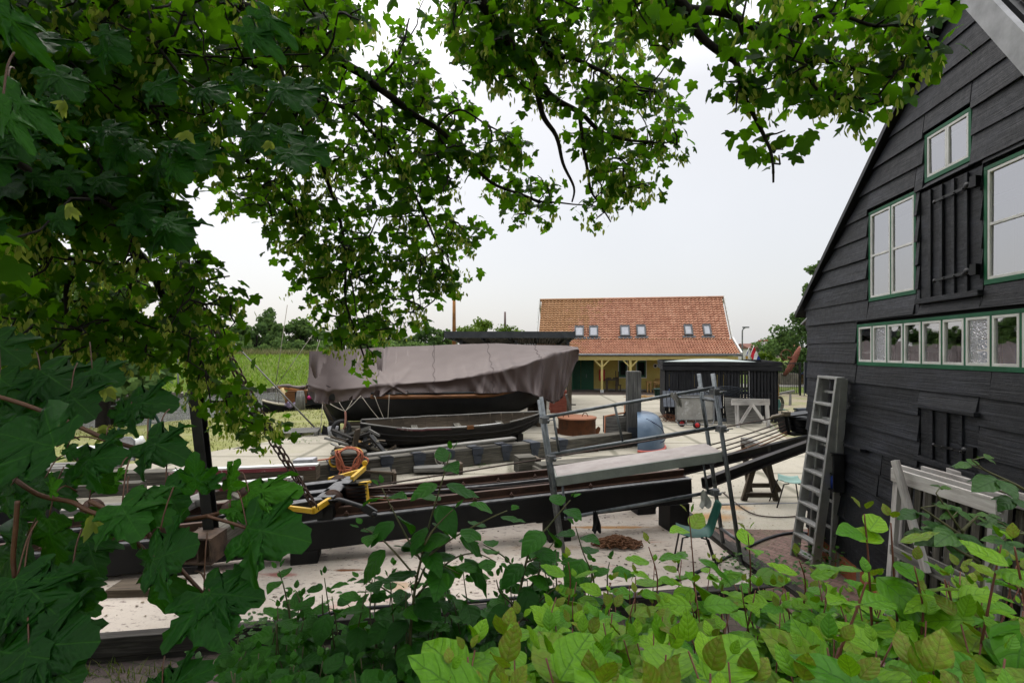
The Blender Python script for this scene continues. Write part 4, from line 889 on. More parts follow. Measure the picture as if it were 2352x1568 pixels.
# pallet, stay plate, small bits on the left yard
def pallet(c, rz, label):
    p = thing('pallet', label, 'pallet', c); d = V((math.cos(rz), math.sin(rz), 0)); e = V((-d.y, d.x, 0))
    for i in range(7): MB().beam(c + e * (-.5 + i * 1.0 / 6) - d * .6 + V((0, 0, .135)), c + e * (-.5 + i / 6) + d * .6 + V((0, 0, .135)), .12, .022).build('deck_board', M['greywood'], p)
    for k in (-.55, 0, .55):
        MB().beam(c + d * k - e * .56 + V((0, 0, .11)), c + d * k + e * .56 + V((0, 0, .11)), .1, .024).build('stringer', M['greywood'], p)
        for q in (-.5, 0, .5): MB().box(c + d * k + e * q + V((0, 0, .055)), (.12, .12, .088), rz).build('block', M['greywood'], p)
    return p
pallet(G(690, 997), .25, 'weathered grey pallet lying on the concrete left of the hanging tyre')
st = thing('anchor_plate', 'dark triangular steel foot plate with rope on the concrete beside the pallet', 'foot plate', G(740, 998)); c = G(738, 998); MB().prism([c, c + V((.7, 0, 0)), c + V((.05, 0, .32))], (0, .04, 0)).build('gusset', M['iron'], st); MB().box(c + V((.35, .02, .02)), (.95, .3, .03)).build('base', M['iron'], st)
M['cable'] = speck('steel_cable', (.05, .045, .04), (.12, .11, .10), 30, .5, .2)
cb = MB(); cb.tube([G(731, 990), P(540, 790, 24)], .03, 5); tag(cb.build('stay_cable', M['cable'], None, loc=G(731, 990)), 'thin grey stay cable rising from the triangular foot plate to the left', 'cable')
# ---- green trestles, grey board and white bundle on the left bank
for px, py in ((322, 998), ):
    c = G(px, py); tr = thing('green_trestle', 'dark green steel trestle standing on the grass by the water', 'trestle', c); M['dkgreen'] = flat('trestle_green', (.012, .06, .045), .5)
    for sx_ in (-.55, .55):
        for sy in (-.3, .3): MB().beam(c + V((sx_ + (.0), sy * 1.3, 0)), c + V((sx_ * .75, sy * .2, .75)), .06, .06, up=(0, 1, 0)).build('leg', M['dkgreen'], tr)
    MB().beam(c + V((-.62, 0, .78)), c + V((.62, 0, .78)), .1, .1).build('top_rail', M['dkgreen'], tr)
c = G(290, 1075); gb = thing('grey_board', 'rounded grey sheet standing behind the large sycamore leaves', 'board', c); MB().prism([P(262, 1060, c.y), P(308, 1058, c.y), P(308, 1014, c.y), P(302, 1006, c.y), P(262, 1006, c.y)], (0, .04, 0)).build('sheet', M['paleboard'], gb, bevel=.01); MB().tube([P(309, 1058, c.y - .02), P(309, 1012, c.y - .02), P(302, 1004, c.y - .02), P(262, 1004, c.y - .02)], .02, 5).build('tube_frame', M['zinc'], gb)
c = G(205, 1056); mb = MB(); mb.tube(spline([c + V((-.6, 0, .12)), c + V((-.1, .1, .2)), c + V((.5, .1, .16)), c + V((1.1, .5, .4))], 6), [.1] + [.16, .19, .17] * 6, 9); tag(mb.build('white_cover', M['white'], None, loc=c), 'crumpled white cover lying on the grass behind the leaves', 'cover')
for i, (px, py, w_) in enumerate(((95, 1075, 1.8), (150, 1082, 2.2), (110, 1092, 1.6))):
    c = G(px, py); o_ = MB().beam(c + V((-w_ / 2, 0, .05 + .03 * i)), c + V((w_ / 2, .3, .05 + .03 * i)), .2, .06).build('bank_plank', M['greywood'], None, loc=c); tag(o_, ['pale plank at the back on the left bank behind the leaves', 'longest pale plank on the left bank behind the leaves', 'nearest pale plank on the left bank behind the leaves'][i], 'plank')
# ---- tall pile with ladder rails at the waterside
Yp = 21.5; x = Xat(252, Yp); pl = thing('mooring_pile', 'very tall weathered pile with iron ladder standing at the waterside', 'pile', (x, Yp, -.5))
MB().tube([(x - .1, Yp, -.9), (x + .05, Yp, 4.5), (x + .12, Yp, 9.0)], [.34, .27, .22], 14).build('shaft', M['oldwood'], pl)
mb = MB(); 
for q in (0.38, .62): mb.tube([(x + q, Yp - .1, -.4), (x + q + .05, Yp - .1, 8.6)], .02, 5)
for i in range(24): mb.tube([(x + .38, Yp - .1, i * .36), (x + .66, Yp - .1, i * .36)], .014, 4)
mb.build('ladder', M['rust'], pl); mb = MB()
for a, b2 in (((-.2, -.3), (0.05, 1.5)), ((.75, -.3), (.45, 1.5)), ((.1, 0), (.8, .2)), ((.0, .5), (.65, .6)), ((.05, .95), (.6, 1.0))): mb.tube([(x + a[0], Yp - .4, a[1]), (x + b2[0], Yp - .35, b2[1])], .03, 5)
mb.build('step_frame', M['paleboard'], pl)
# dark leaning mast behind
c = P(225, 830, 30); ms = thing('leaning_mast', 'dark leaning mast rising beyond the leaves on the left', 'mast', P(232, 850, 30)); MB().tube([P(262, 960, 30), P(182, 745, 30)], .16, 8).build('spar', M['blackpaint'], ms)
for px in (72, 410): 
    q = {72: 'thin pale pole at the waterside on the far left', 410: 'thin pale pole standing beyond the water'}[px]; Yq = 34; o_ = MB().tube([P(px, 965, Yq), P(px - 3, 660, Yq)], .05, 6).build('marker_pole', M['paleboard'], None, loc=P(px, 965, Yq)); tag(o_, q, 'pole')
# orange and red lantern marker at the top of a distant mast
c = P(30, 492, 26); lm = thing('orange_marker', 'orange marker seen through the leaves on a thin mast at far left', 'marker', c); MB().lathe(c - V((0, 0, .25)), [(0, 0), (.26, 0), (.28, .35), (.2, .4), (.24, .45), (.18, .72), (0, .75)], 12).build('lantern', flat('orange', (.65, .12, .02), .5), lm); MB().tube([c - V((.1, 0, .25)), c - V((.5, 0, 9))], .06, 6).build('mast', M['zinc'], lm)
# ---- sailing boat on the water
Ys = 28.5; x0 = Xat(606, Ys); sb = thing('sailing_boat', 'small sailing barge with varnished cabin and furled brown sail moored on the water', 'boat', (Xat(670, Ys), Ys, -.6))
A3, B3 = V((Xat(606, 28.5), 28.5, 0)), V((Xat(760, 29.5), 29.5, 0)); f3, ax3, sd3, L3 = hull_fn(A3, B3, lambda u: .95 * math.sin(math.pi * (.06 + .88 * u)) ** .5, lambda u: -.8, lambda u: -.12 + .35 * abs(u - .5) ** 2 * 3, .4)
MB().grid(f3, 24, 10).build('hull', M['hullblack'], sb); MB().tube([f3(i / 20, 0) for i in range(21)], .07, 5).build('rail', flat('cream', (.62, .55, .40), .6), sb)
MB().grid(lambda u, v: f3(u, 0).lerp(f3(u, 1), v) - V((0, 0, .03)), 20, 2).build('deck', M['oldwood'], sb)
q = V((Xat(700, 28.4), 28.6, 0)); mb = MB(); mb.box(q + V((.1, 0, .25)), (1.75, 1.1, .7), .14); cb = mb.build('cabin', M['hullblack'], sb); MB().box(q + V((.1, 0, .64)), (1.9, 1.2, .07), .14).build('cabin_roof', M['varnish'], cb)
for dx in (-.62, .2, .75): MB().box(q + V((dx, -.57 + dx * .12, .3)), (.5 if dx < 0 else .12, .06, .6), .14).build('cabin_panel', M['varnish'], cb)
MB().box(q + V((-.62, -.64, .3)), (.26, .03, .35), .14).build('brass_window', flat('brass', (.45, .30, .06), .4), cb); mb = MB(); mb.ball(q + V((.42, -.6, .3)), .13); mb.build('pink_fender', flat('pink', (.55, .03, .18), .5), sb)
M['spar'] = wood('spar', (.30, .12, .03), (.45, .20, .06), (.55, .30, .12)); MB().tube([P(640, 889, 28.2), P(752, 905, 28.6)], .09, 8).build('boom', M['spar'], sb)
mb = MB(); pts = [P(632, 889, 28.2), P(660, 887, 28.3), P(690, 891, 28.4), P(712, 884, 28.4), P(742, 868, 28.5)]; mb.tube(spline(pts, 6), [.06] + [.09, .1, .11, .12, .12, .13, .14] * 3 + [.16] * 3, 8); mb.build('furled_sail', M['tarp'], sb)
MB().tube([P(646, 892, 28.1), P(670, 937, 28.1)], .13, 8).build('boom_crutch', flat('cream_spar', (.6, .45, .2), .5), sb)
mb = MB()
for a, b2 in (((632, 890), (738, 740)), ((632, 890), (660, 700)), ((636, 890), (630, 940)), ((641, 888), (640, 930)), ((700, 895), (735, 780))): mb.tube([P(*a, 28.2), P(*b2, 28.4)], .018, 4)
mb.build('rigging', M['rope'], sb); mb = MB()
for i in range(9): mb.ball(P(656 + rnd.uniform(0, 22), 924 + rnd.uniform(0, 9), 28), rnd.uniform(.08, .16), 8)
tag(mb.build('deck_bundle', speck('purple_cloth', (.12, .03, .22), (.6, .55, .6), 7, .8, .2), None, loc=P(668, 932, 28)), 'purple and white bundle of cloth on the deck of the moored sailing boat', 'bundle')
c = G(689, 949, -.25); po = thing('bank_post', 'pale weathered wooden post standing on the grass before the moored sailing boat', 'post', c); MB().tube([c, P(690, 915, c.y), P(690, 897, c.y)], [.27, .24, .17], 8).build('shaft', M['greywood'], po)
# mast behind the shelter, chimney
o_ = MB().tube([P(1043, 800, 33), P(1043, 660, 33)], [.13, .09], 8).build('boat_mast', M['spar'], None, loc=P(1043, 800, 33)); tag(o_, 'slender orange wooden mast rising behind the open shelter', 'mast')
o_ = MB().tube([P(1160, 765, 160), P(1160, 716, 160)], [.42, .3], 10).build('factory_chimney', speck('chimney_brick', (.16, .11, .10), (.22, .16, .15), 3), None, loc=P(1160, 808, 160)); tag(o_, 'slim distant brick chimney above the trees behind the shelter', 'chimney')
o_ = MB().tube([P(610, 810, 90), P(609, 742, 90)], .12, 6).build('light_pole', M['zinc'], None, loc=P(610, 810, 90)); tag(o_, 'thin grey lamp pole before the bushes on the far dike', 'pole')
# ---- black slatted shed
Y = 21.0; xl, xr = Xat(1530, Y), Xat(1776, Y); zt = Zat(848, Y); ss = thing('slatted_shed', 'black slatted wooden shed with pale flat sheet roof in the middle of the yard', 'shed', ((xl + xr) / 2, Y + 1.3, 0)); M['blackwood'] = wood('black_wood', (.010, .010, .011), (.024, .024, .027), (.055, .055, .06), 1, 16)
n_ = 34; mb = MB(); gw = (xr - xl) / n_
for i in range(n_):
    gap = .012 if i < 17 else .03 if i < 27 else .045
    w_ = gw - gap + rnd.uniform(-.006, .006); mb.beam((xl + (i + .5) * gw, Y + rnd.uniform(-.006, .006), .06), (xl + (i + .5) * gw + rnd.uniform(-.008, .008), Y, zt - .02), w_, .025, up=(0, 1, 0))
mb.build('front_slats', M['blackwood'], ss); mb = MB()
for i in range(16): mb.beam((xr + .04, Y + .1 + i * .17, .06), (xr + .04, Y + .1 + i * .17, zt), .025, .13, up=(0, 1, 0))
for i in range(16): mb.beam((xl - .04, Y + .1 + i * .17, .06), (xl - .04, Y + .1 + i * .17, zt), .025, .15, up=(0, 1, 0))
for i in range(34): mb.beam((xl + (i + .5) * gw, Y + 2.8, .06), (xl + (i + .5) * gw, Y + 2.8, zt), gw - (.012 if i < 17 else .045), .025, up=(0, 1, 0))
mb.build('side_slats', M['blackwood'], ss); mb = MB()
for z in (.3, 1.15, zt - .15):
    for yy in (Y + .05, Y + 2.75): mb.beam((xl, yy, z), (xr, yy, z), .04, .09)
for a in (xl + .05, lerp(xl, xr, .5), xr - .05):
    for yy in (Y + .07, Y + 2.73): mb.beam((a, yy, 0), (a, yy, zt), .09, .07, up=(0, 1, 0))
mb.build('inner_frame', M['blackwood'], ss); mb = MB(); a, b2 = xl - .14, xr + .16
for z in (zt + .05, zt + .24):
    mb.beam((a, Y - .1, z), (b2, Y - .1, z), .03, .16); mb.beam((a, Y + 2.95, z + .05), (b2, Y + 2.95, z + .05), .03, .16)
    for q in (a, b2): mb.beam((q, Y - .08, z), (q, Y + 2.93, z + .05), .03, .16)
mb.build('parapet_boards', M['blackwood'], ss); MB().grid(lambda u, v: V((lerp(a + .1, b2 - .1, u), Y + lerp(0, 2.85, v), zt + .25 + .16 * math.sin(math.pi * u) * (.5 + .5 * v))), 24, 8).build('roof_sheet', speck('green_sheet', (.34, .40, .38), (.46, .52, .50), 2, .5, .1), ss)
MB().beam((Xat(1717, 20.97), 20.97, .6), (Xat(1716, 20.97), 20.97, zt), .02, .02, up=(0, 1, 0)).build('downpipe', M['paleboard'], ss)
# folded slatted flap low at the left
mb = MB()
for i in range(15): x_ = xl - .1 + i * .155; mb.beam((x_, 20.3, .62), (x_, 20.78, 1.22), .13, .025, up=(0, -1, .5))
mb.build('slat_flap', M['slatefit'], ss)  # slate tone paints the sky light on the tilted black slats
ss_m = Matrix.Translation(V((xl, 21.0, 0))) @ Matrix.Rotation(R(-12), 4, 'Z') @ Matrix.Scale(.955, 4, V((1, 0, 0))) @ Matrix.Translation(V((-xl, -21.0, 0)))      # SHED_ROT: the shed stands a little turned
for o_ in ss.children:
    b_ = V(o_['b'])
    for v_ in o_.data.vertices: v_.co = (ss_m @ (v_.co + b_)) - b_
# ---- trolley
Y = 18.9; x0, x1 = Xat(1553, Y), Xat(1638, Y); tl = thing('flatbed_trolley', 'grey flat trolley tipped on edge with red wheels before the black shed', 'trolley', ((x0 + x1) / 2, Y, 0)); zb, zt2 = Zat(964, Y), Zat(914, Y)
MB().prism([(x0, Y, zb), (x1, Y, zb), (x1, Y + .03, zt2 - .12), (x1 - .1, Y + .03, zt2), (x0 + .1, Y + .03, zt2), (x0, Y + .03, zt2 - .12)], (0, .06, 0)).build('platform', speck('bleached_ply', (.26, .25, .23), (.42, .41, .38), 3, .8, .2, (.62, .62, .62), 2.5, (.55, .68)), tl)
mb = MB(); mb.tube([(x0 - .02, Y - .03, zb), (x0 - .02, Y, zt2 - .1), (x0 + .08, Y, zt2 + .02), (x1 - .08, Y, zt2 + .02), (x1 + .02, Y, zt2 - .1), (x1 + .02, Y - .03, zb), (x1 - .06, Y - .1, zb - .16), (x0 + .06, Y - .1, zb - .16), (x0 - .02, Y - .03, zb)], .025, 6)
for q in (.25, .5, .75): mb.tube([(lerp(x0, x1, q), Y - .08, zb), (lerp(x0, x1, q), Y - .1, zb - .16)], .02, 5)
mb.build('tube_frame', M['zinc'], tl)
for q, yy in ((.52, Y - .15), (.22, Y + .3)):
    c = V((lerp(x0, x1, q), yy, .13)); wl = MB().lathe(c, [(.03, -.04), (.13, -.04), (.13, .04), (.03, .04)], 18, (0, -1, 0)).build('wheel', M['blackpaint'], tl); MB().lathe(c - V((0, .045, 0)), [(0, 0), (.085, 0), (.08, .01), (.03, .02), (0, .03)], 14, (0, -1, 0)).build('hub', RED, wl)
b_ = thing('second_platform', 'grey board leaning behind the flat trolley', 'board', (x1, Y + .3, 0)); MB().prism([(x0 + .3, Y + .25, .3), (x1 + .14, Y + .25, .3), (x1 + .14, Y + .32, zt2 + .08), (x0 + .3, Y + .32, zt2 + .08)], (0, .04, 0)).build('sheet', M['greywood'], b_)
# tangle of old wire by the shed corner
mb = MB()
for i in range(22):
    c = G(1548, 970) + V((rnd.uniform(-.4, .7), rnd.uniform(-.2, .2), .05)); r_ = rnd.uniform(.15, .4)
    mb.tube([c + V((r_ * 1.6 * math.cos(a), r_ * .6 * math.sin(a), .1 + .12 * math.sin(a * 2 + i) + rnd.uniform(0, .05))) for a in [6.2 * k / 11 + i for k in range(12)]], .009, 4)
tag(mb.build('wire_tangle', M['rust'], None, loc=G(1548, 970)), 'tangle of rusty wire on the ground left of the flat trolley', 'wire')
mb = MB()
for i in range(7):
    c = V((Xat(1663, 20.2), 20.2, .1 + i * .02)); r_ = .75 + .06 * i
    mb.tube([c + V((r_ * math.cos(a), -.1 - .02 * i, .55 + r_ * .62 * math.sin(a))) for a in [6.283 * k / 22 for k in range(23)]], .016, 4)
tag(mb.build('hose_coil', flat('blue_hose', (.02, .028, .04), .5), None, loc=(Xat(1663, 20.2), 20.2, 0)), 'coil of dark hose leaning on the black shed beside the white gate', 'hose')
# ---- white gate and board leaning on the shed
Y = 19.0; gt = thing('wooden_gate', 'weathered white timber gate with two braces leaning on the black shed', 'gate', (Xat(1720, Y), Y, 0)); zt3 = Zat(917, Y)
x0, x1 = Xat(1687, Y), Xat(1768, Y); M['whitewood'] = wood('white_wood', (.34, .30, .28), (.56, .53, .50), (.70, .68, .66), 1, 10)
MB().beam((x0 - .1, Y + .02, zt3 - .1), (x1 + .0, Y + .02, zt3 - .1), .08, .22).build('top_rail', M['whitewood'], gt)
for q in (x0 + .08, x1 - .1): MB().beam((q, Y - .1, 0), (q, Y + .03, zt3 - .1), .13, .07, up=(0, 1, 0)).build('upright', M['whitewood'], gt)
xm = (x0 + x1) / 2
for q in (x0 + .18, x1 - .22): MB().beam((q, Y - .1, .18), (xm, Y - .0, zt3 - .18), .1, .05, up=(0, 1, 0)).build('brace', M['whitewood'], gt)
b_ = thing('plywood_sheet', 'stained pale plywood sheet standing behind the white gate', 'board', (xm, Y + .4, 0)); MB().prism([(x0 - .18, Y + .2, .1), (x1 - .2, Y + .2, .1), (x1 - .15, Y + .4, 1.02), (x0 - .2, Y + .4, 1.08)], (0, .03, 0)).build('sheet', M['greywood'], b_)
# ---- green chairs
M['chairgreen'] = speck('chair_green', (.008, .10, .07), (.02, .17, .12), 3, .4, .05, (.12, .32, .26), 6, (.62, .75)); M['chairleg'] = flat('chair_leg', (.03, .025, .022), .5)
def chair_mesh(loc, rz, label, back=True, worn=False):
    ch = thing('plastic_chair', label, 'chair', loc); m = Matrix.Rotation(rz, 3, 'Z'); T = lambda x, y, z: V(loc) + m @ V((x, y, z))      # x: forward
    def shell(u, v):
        w_ = .21 - .02 * v; y = lerp(-w_, w_, u)
        if v < .5: k = v / .5; x = lerp(.22, -.14, k); z = .45 + .025 * (k - .5) ** 2 * (1 if k > .5 else 3) - .02 * math.sin(math.pi * k)
        elif v < .62: a = (v - .5) / .12 * R(80); x = -.14 - .08 * math.sin(a); z = .455 + .08 * (1 - math.cos(a))
        else: k = (v - .62) / .38; x = -.22 - .10 * k; z = .53 + .32 * k; w2 = .21 - .03 * k; y = lerp(-w2, w2, u)
        z += .02 * (2 * u - 1) ** 2 * (1 if v < .5 else 0); x += .03 * (2 * u - 1) ** 2 * (1 if v > .5 else 0)
        return T(x, y, z)
    if not back:
        def shell2(u, v): p = shell(u, v * .52); return p + V((0, 0, .02 * math.sin(u * 7) + (.05 * smooth(.75, 1, u) * v)))
        MB().grid(shell2, 12, 10).build('seat_shell', M['chairpale'], ch, solid=.008)
    else: MB().grid(shell, 12, 26).build('seat_shell', M['chairgreen'], ch, solid=.008)
    for y in (-.19, .19):
        MB().tube([T(.24, y * 1.12, 0), T(.17, y * .9, .42), T(.1, y * .85, .435)], .012, 6).build('leg', M['chairleg'], ch); MB().tube([T(-.27, y * 1.12, 0), T(-.14, y * .9, .42), T(-.05, y * .85, .435)], .012, 6).build('leg', M['chairleg'], ch)
    return ch
M['chairpale'] = speck('faded_green', (.30, .50, .44), (.42, .62, .55), 5, .6, .1)
chair_mesh(G(1795, 966), R(-75), 'dark green plastic chair with coiled rope beside the black shed')
mb = MB(); c = G(1795, 966)
for i in range(5): mb.tube([c + V((-.1 + .17 * math.cos(a) + .01 * i, .13 - .03 * i, .70 + .26 * math.sin(a) * (1 + .04 * i))) for a in [6.283 * k / 20 for k in range(21)]], .014, 5)
tag(mb.build('rope_coil', M['rope'], None, loc=c), 'coiled pale rope hanging on the dark green chair by the shed', 'rope')
chair_mesh(G(1812, 1160), R(-10), 'broken chair with faded pale green seat and no back beside the sawhorse', back=False)
chair_mesh(G(1596, 1300), R(168), 'green plastic chair seen from the side under the scaffold')
# ---- orange board, bin, tarps, logs
o_ = MB().beam(G(1786, 945) , P(1782, 888, 21.3), .32, .03, up=(0, 1, 0)).build('orange_board', M['pine'], None, loc=G(1786, 945)); tag(o_, 'bright unpainted board leaning at the right corner of the black shed', 'board')
c = G(1798, 930); tr = thing('grey_trestle', 'low grey wooden trestle behind the dark green chair', 'trestle', c); MB().beam(c + V((-.7, 0, .5)), c + V((.6, 0, .75)), .14, .1).build('top_rail', M['greywood'], tr)
for q in (-.5, .4): MB().beam(c + V((q - .15, -.2, 0)), c + V((q, 0, .6)), .07, .07, up=(0, 1, 0)).build('leg', M['greywood'], tr); MB().beam(c + V((q + .15, .25, 0)), c + V((q, 0, .6)), .07, .07, up=(0, 1, 0)).build('leg', M['greywood'], tr)
c = G(1515, 915); bk = thing('green_bucket', 'dark green bucket before the blue tarpaulin left of the black shed', 'bucket', c); MB().lathe(c, [(0, 0), (.27, 0), (.34, .55), (.37, .55), (.37, .6), (.33, .6), (.25, .05), (0, .05)], 20).build('pail', flat('bucket_green', (.012, .06, .05), .5), bk); MB().tube([c + V((.35 * math.cos(a), -.05, .58 - .1 * math.sin(a))) for a in [math.pi * i / 8 for i in range(9)]], .01, 4).build('handle', M['zinc'], bk)
M['bluetarp'] = flat('blue_tarp', (.10, .18, .55), .45)
def heap(c, rx, ry, h, mat, name, label, cat, seed):
    o_ = MB().grid(lambda u, v: V(c) + V((rx * v * math.cos(6.2832 * u), ry * v * math.sin(6.2832 * u), h * (1 - v ** 1.6) * (1 + .5 * MN.noise(V((math.cos(6.2832 * u) * 2, math.sin(6.2832 * u) * 2 + v * 3, seed)))) )), 40, 14).build(name, mat, None, loc=c); return tag(o_, label, cat)
heap(G(1545, 912), .75, .5, .65, M['bluetarp'], 'blue_tarpaulin', 'crumpled blue tarpaulin heaped behind the green bucket', 'tarpaulin', 2)
mb = MB()
for i in range(14): c = G(1478, 913) + V((rnd.uniform(-.6, .7), rnd.uniform(-.6, .6), .03)); a = rnd.uniform(-.6, .6); mb.beam(c - V((.6 * math.cos(a), .6 * math.sin(a), 0)), c + V((.6 * math.cos(a), .6 * math.sin(a), .05)), .07, .02)
struct(mb.build('wood_shavings', M['pine'], None, loc=G(1478, 913)), 'stuff')
# ---- gate fence, anchor and far things on the right
Y = 33.0; x0, x1 = Xat(1772, Y), Xat(1836, Y); fe = thing('bar_fence', 'black upright bar fence closing the yard behind the shed', 'fence', ((x0 + x1) / 2, Y, 0)); zt = Zat(834, Y)
MB().beam((x0 - 1.5, Y, zt), (x1, Y, zt), .06, .06).build('rail', M['blackpaint'], fe); MB().beam((x0 - 1.5, Y, .12), (x1, Y, .12), .06, .06).build('rail', M['blackpaint'], fe); mb = MB()
i = 0; a = x0 - 1.5
while a < x1: mb.beam((a, Y, .12), (a, Y, zt), .026, .026, up=(0, 1, 0)); a += .125
mb.build('bars', M['blackpaint'], fe); MB().beam((x1 + .05, Y, 0), (x1 + .05, Y, zt + .05), .09, .09, up=(0, 1, 0)).build('post', M['blackpaint'], fe)
wf = thing('panel_fence', 'dark blue closed panel fence stepping up towards the barn', 'fence', (x1 + .8, Y - .4, 0)); M['navy'] = flat('navy_panel', (.012, .016, .028), .5)
for i in range(7):
    xa = x1 + .2 + i * .36; ya = Y - .2 - i * .75; MB().prism([(xa, ya, .15), (xa + .36, ya - .72, .15), (xa + .36, ya - .72, zt + .06), (xa, ya, zt + .06)], (.02, .03, 0)).build('panel', M['navy'], wf); MB().beam((xa, ya, 0), (xa, ya, zt + .1), .05, .05, up=(0, 1, 0)).build('post', M['zinc'], wf)
Y = 36.5; an = thing('ship_anchor', 'big rusty red ship anchor standing on its arm behind the bar fence', 'anchor', G(1800, 895)); M['rustred'] = speck('rust_red', (.17, .05, .03), (.28, .09, .05), 3, .8, .3, (.33, .27, .24), 5, (.6, .7))
mb = MB(); q = [P(1801, 862, Y), P(1812, 848, Y), P(1822, 830, Y), P(1830, 812, Y), P(1837, 797, Y)]; mb.tube(q, [.12, .2, .22, .19, .1], 8); mb.build('shank', M['rustred'], an)
MB().tube([P(1806, 815, Y) + V((.38 * math.cos(a), 0, .38 * math.sin(a))) for a in [6.283 * i / 20 for i in range(20)]], .035, 5, closed=True).build('ring', M['rust'], an); mb = MB(); mb.tube([P(1810, 820, Y), P(1822, 826, Y)], .09, 6); mb.build('stock', M['rust'], an)
MB().box(P(1809, 870, Y + .5), (1.3, .6, .8)).build('stone_base', M['stone'], an)
c = G(1858, 884); rp_ = thing('willow_bundle', 'stack of brown willow rods at the corner of the barn', 'rods', c); mb = MB()
for i in range(90): a = V((rnd.uniform(-.5, .9), rnd.uniform(-.4, .4), .05 + 1.0 * rnd.random())); d = V((rnd.uniform(.5, .9), rnd.uniform(-.15, .15), rnd.uniform(-.08, .08))); mb.tube([c + a - d, c + a + V((0, 0, rnd.uniform(-.04, .06))), c + a + d], .022, 4)
mb.build('rods', speck('willow', (.16, .08, .035), (.30, .17, .08), 9), rp_)
heap(c + V((.1, -.2, .95)), .85, .6, .5, M['bluetarp'], 'blue_sheet', 'pale blue plastic sheet over the stack of willow rods', 'sheet', 5)
mb = MB(); c = G(1852, 975); 
for i in range(3): mb.beam(c + V((-.35, .05 * i, .4 + .09 * i)), c + V((.6, .1 * i, .42 + .09 * i)), .3, .07)
mb.beam(c + V((0, .1, 0)), c + V((0, .1, .36)), .3, .3, up=(0, 1, 0)); tag(mb.build('board_stack', M['slatefit'], None, loc=c), 'short stack of grey boards at the barn corner behind the pulley', 'boards')
# flags
for i, (px, py, cols, lab) in enumerate(((1711, 800, ((.02, .05, .32), (.75, .75, .75), (.02, .06, .35)), 'blue and white striped flag at the right gable of the yellow workshop'), (1722, 799, ((.6, .01, .03), (.78, .78, .78), (.02, .05, .3)), 'red white and blue flag at the right gable of the yellow workshop'))):
    Yf = 33.5; fg = thing('flag', lab, 'flag', P(px, 830, Yf)); tip = P(px + 10, 793 if i else 797, Yf); ft = P(px - 6, 832, Yf); MB().tube([ft, tip], .02, 5).build('pole', M['white'], fg); mb = MB(); d = (tip - ft)
    for k in range(3):
        mb.mat = k
        mb.grid(lambda u, v: tip - d * (.04 + .5 * u) + V((((.0 + (k + v) / 3) * (.45 if i else .5)) * (1 if i else -.3), .05 * math.sin(u * 5), -.9 * ((k + v) / 3) - .1 * u)), 6, 3)
    if i == 0:
        mb.mat = 3; c_ = tip - d * .3 + V((-.06, -.07, -.38)); mb.box(c_, (.16, .02, .2), 0)
    mb.build('cloth', [flat('flag_a%d' % i, cols[0], .8), flat('flag_b%d' % i, cols[1], .8), flat('flag_c%d' % i, cols[2], .8), flat('flag_d', (.5, .3, .05), .8)], fg)
sl_ = thing('street_lamp', 'thin grey street lamp behind the right gable of the yellow workshop', 'lamp', P(1703, 830, 60)); MB().tube(spline([P(1705, 830, 60), P(1705, 770, 60), P(1706, 757, 60), P(1712, 752, 60)], 4), .08, 6).build('pole', M['zinc'], sl_); MB().box(P(1713, 751.5, 60), (.7, .3, .15)).build('lamp_head', M['zinc'], sl_)
sl_ = thing('path_lamp', 'white slim lamp post beside the barn corner', 'lamp', P(1860, 830, 45)); MB().tube([P(1844, 836, 45), P(1843, 800, 45)], [.1, .06], 6).build('pole', M['white'], sl_); MB().lathe(P(1843, 800, 45), [(.12, 0), (.16, .3), (.05, .4)], 8).build('lamp_head', M['white'], sl_)
def far_house(x0, x1, ye, yr, Y, wallc, roofc, lab, gable=False):
    z0, z1 = Zat(ye, Y), Zat(yr, Y); a, b2 = Xat(x0, Y), Xat(x1, Y); h = thing('far_house', lab, 'house', ((a + b2) / 2, Y + 4, 0))
    if gable: pr_ = [(a, Y, 0), (b2, Y, 0), (b2, Y, z0), ((a + b2) / 2 - (b2 - a) * .3, Y, z1), (a, Y, z0)]; MB().prism(pr_, (0, 8, 0)).build('wall', wallc, h); MB().prism([(b2 + .2, Y - .1, z0 - .1), ((a + b2) / 2 - (b2 - a) * .3, Y - .1, z1 + .1), ((a + b2) / 2 - (b2 - a) * .3, Y - .1, z1 + .35), (b2 + .4, Y - .1, z0 + .1)], (0, 8.2, 0)).build('roof', roofc, h)
    else: MB().prism([(a, Y, 0), (b2, Y, 0), (b2, Y, z0), (a, Y, z0)], (0, 7, 0)).build('wall', wallc, h); MB().prism([(a - .3, Y - .4, z0), (a - .3, Y + 3.5, z1), (a - .3, Y + 7.4, z0)], (b2 - a + .6, 0, 0)).build('roof', roofc, h)
    for i in range(3): MB().box((lerp(a, b2, (i + .6) / 3.4), Y - .03, z0 * .5 + .2), (1.1, .06, 1.3)).build('window', M['white'], h)
    return h
M['roofbrown'] = speck('far_roof', (.16, .07, .05), (.24, .11, .08), 1); M['roofred'] = speck('far_roof_red', (.32, .11, .06), (.40, .16, .1), 1); M['cream'] = flat('cream_wall', (.62, .60, .56), .8)
far_house(1722, 1772, 800, 788, 95, M['cream'], M['roofbrown'], 'distant house with brown roof behind the flags')
far_house(1786, 1822, 812, 783, 88, M['cream'], M['roofred'], 'distant white gabled house behind the big anchor', True)
far_house(1806, 1838, 800, 782, 98, M['cream'], M['roofred'], 'distant house with red tiled roof beside the white gable')
o_ = MB().beam((Xat(1775, 78), 78, 2.1), (Xat(1832, 78), 78, 2.1), .3, .9).build('garden_wall', speck('garden_brick', (.3, .22, .2), (.42, .36, .33), 2), None, loc=(Xat(1800, 75), 75, 0)); tag(o_, 'low pale garden wall before the distant houses', 'wall')
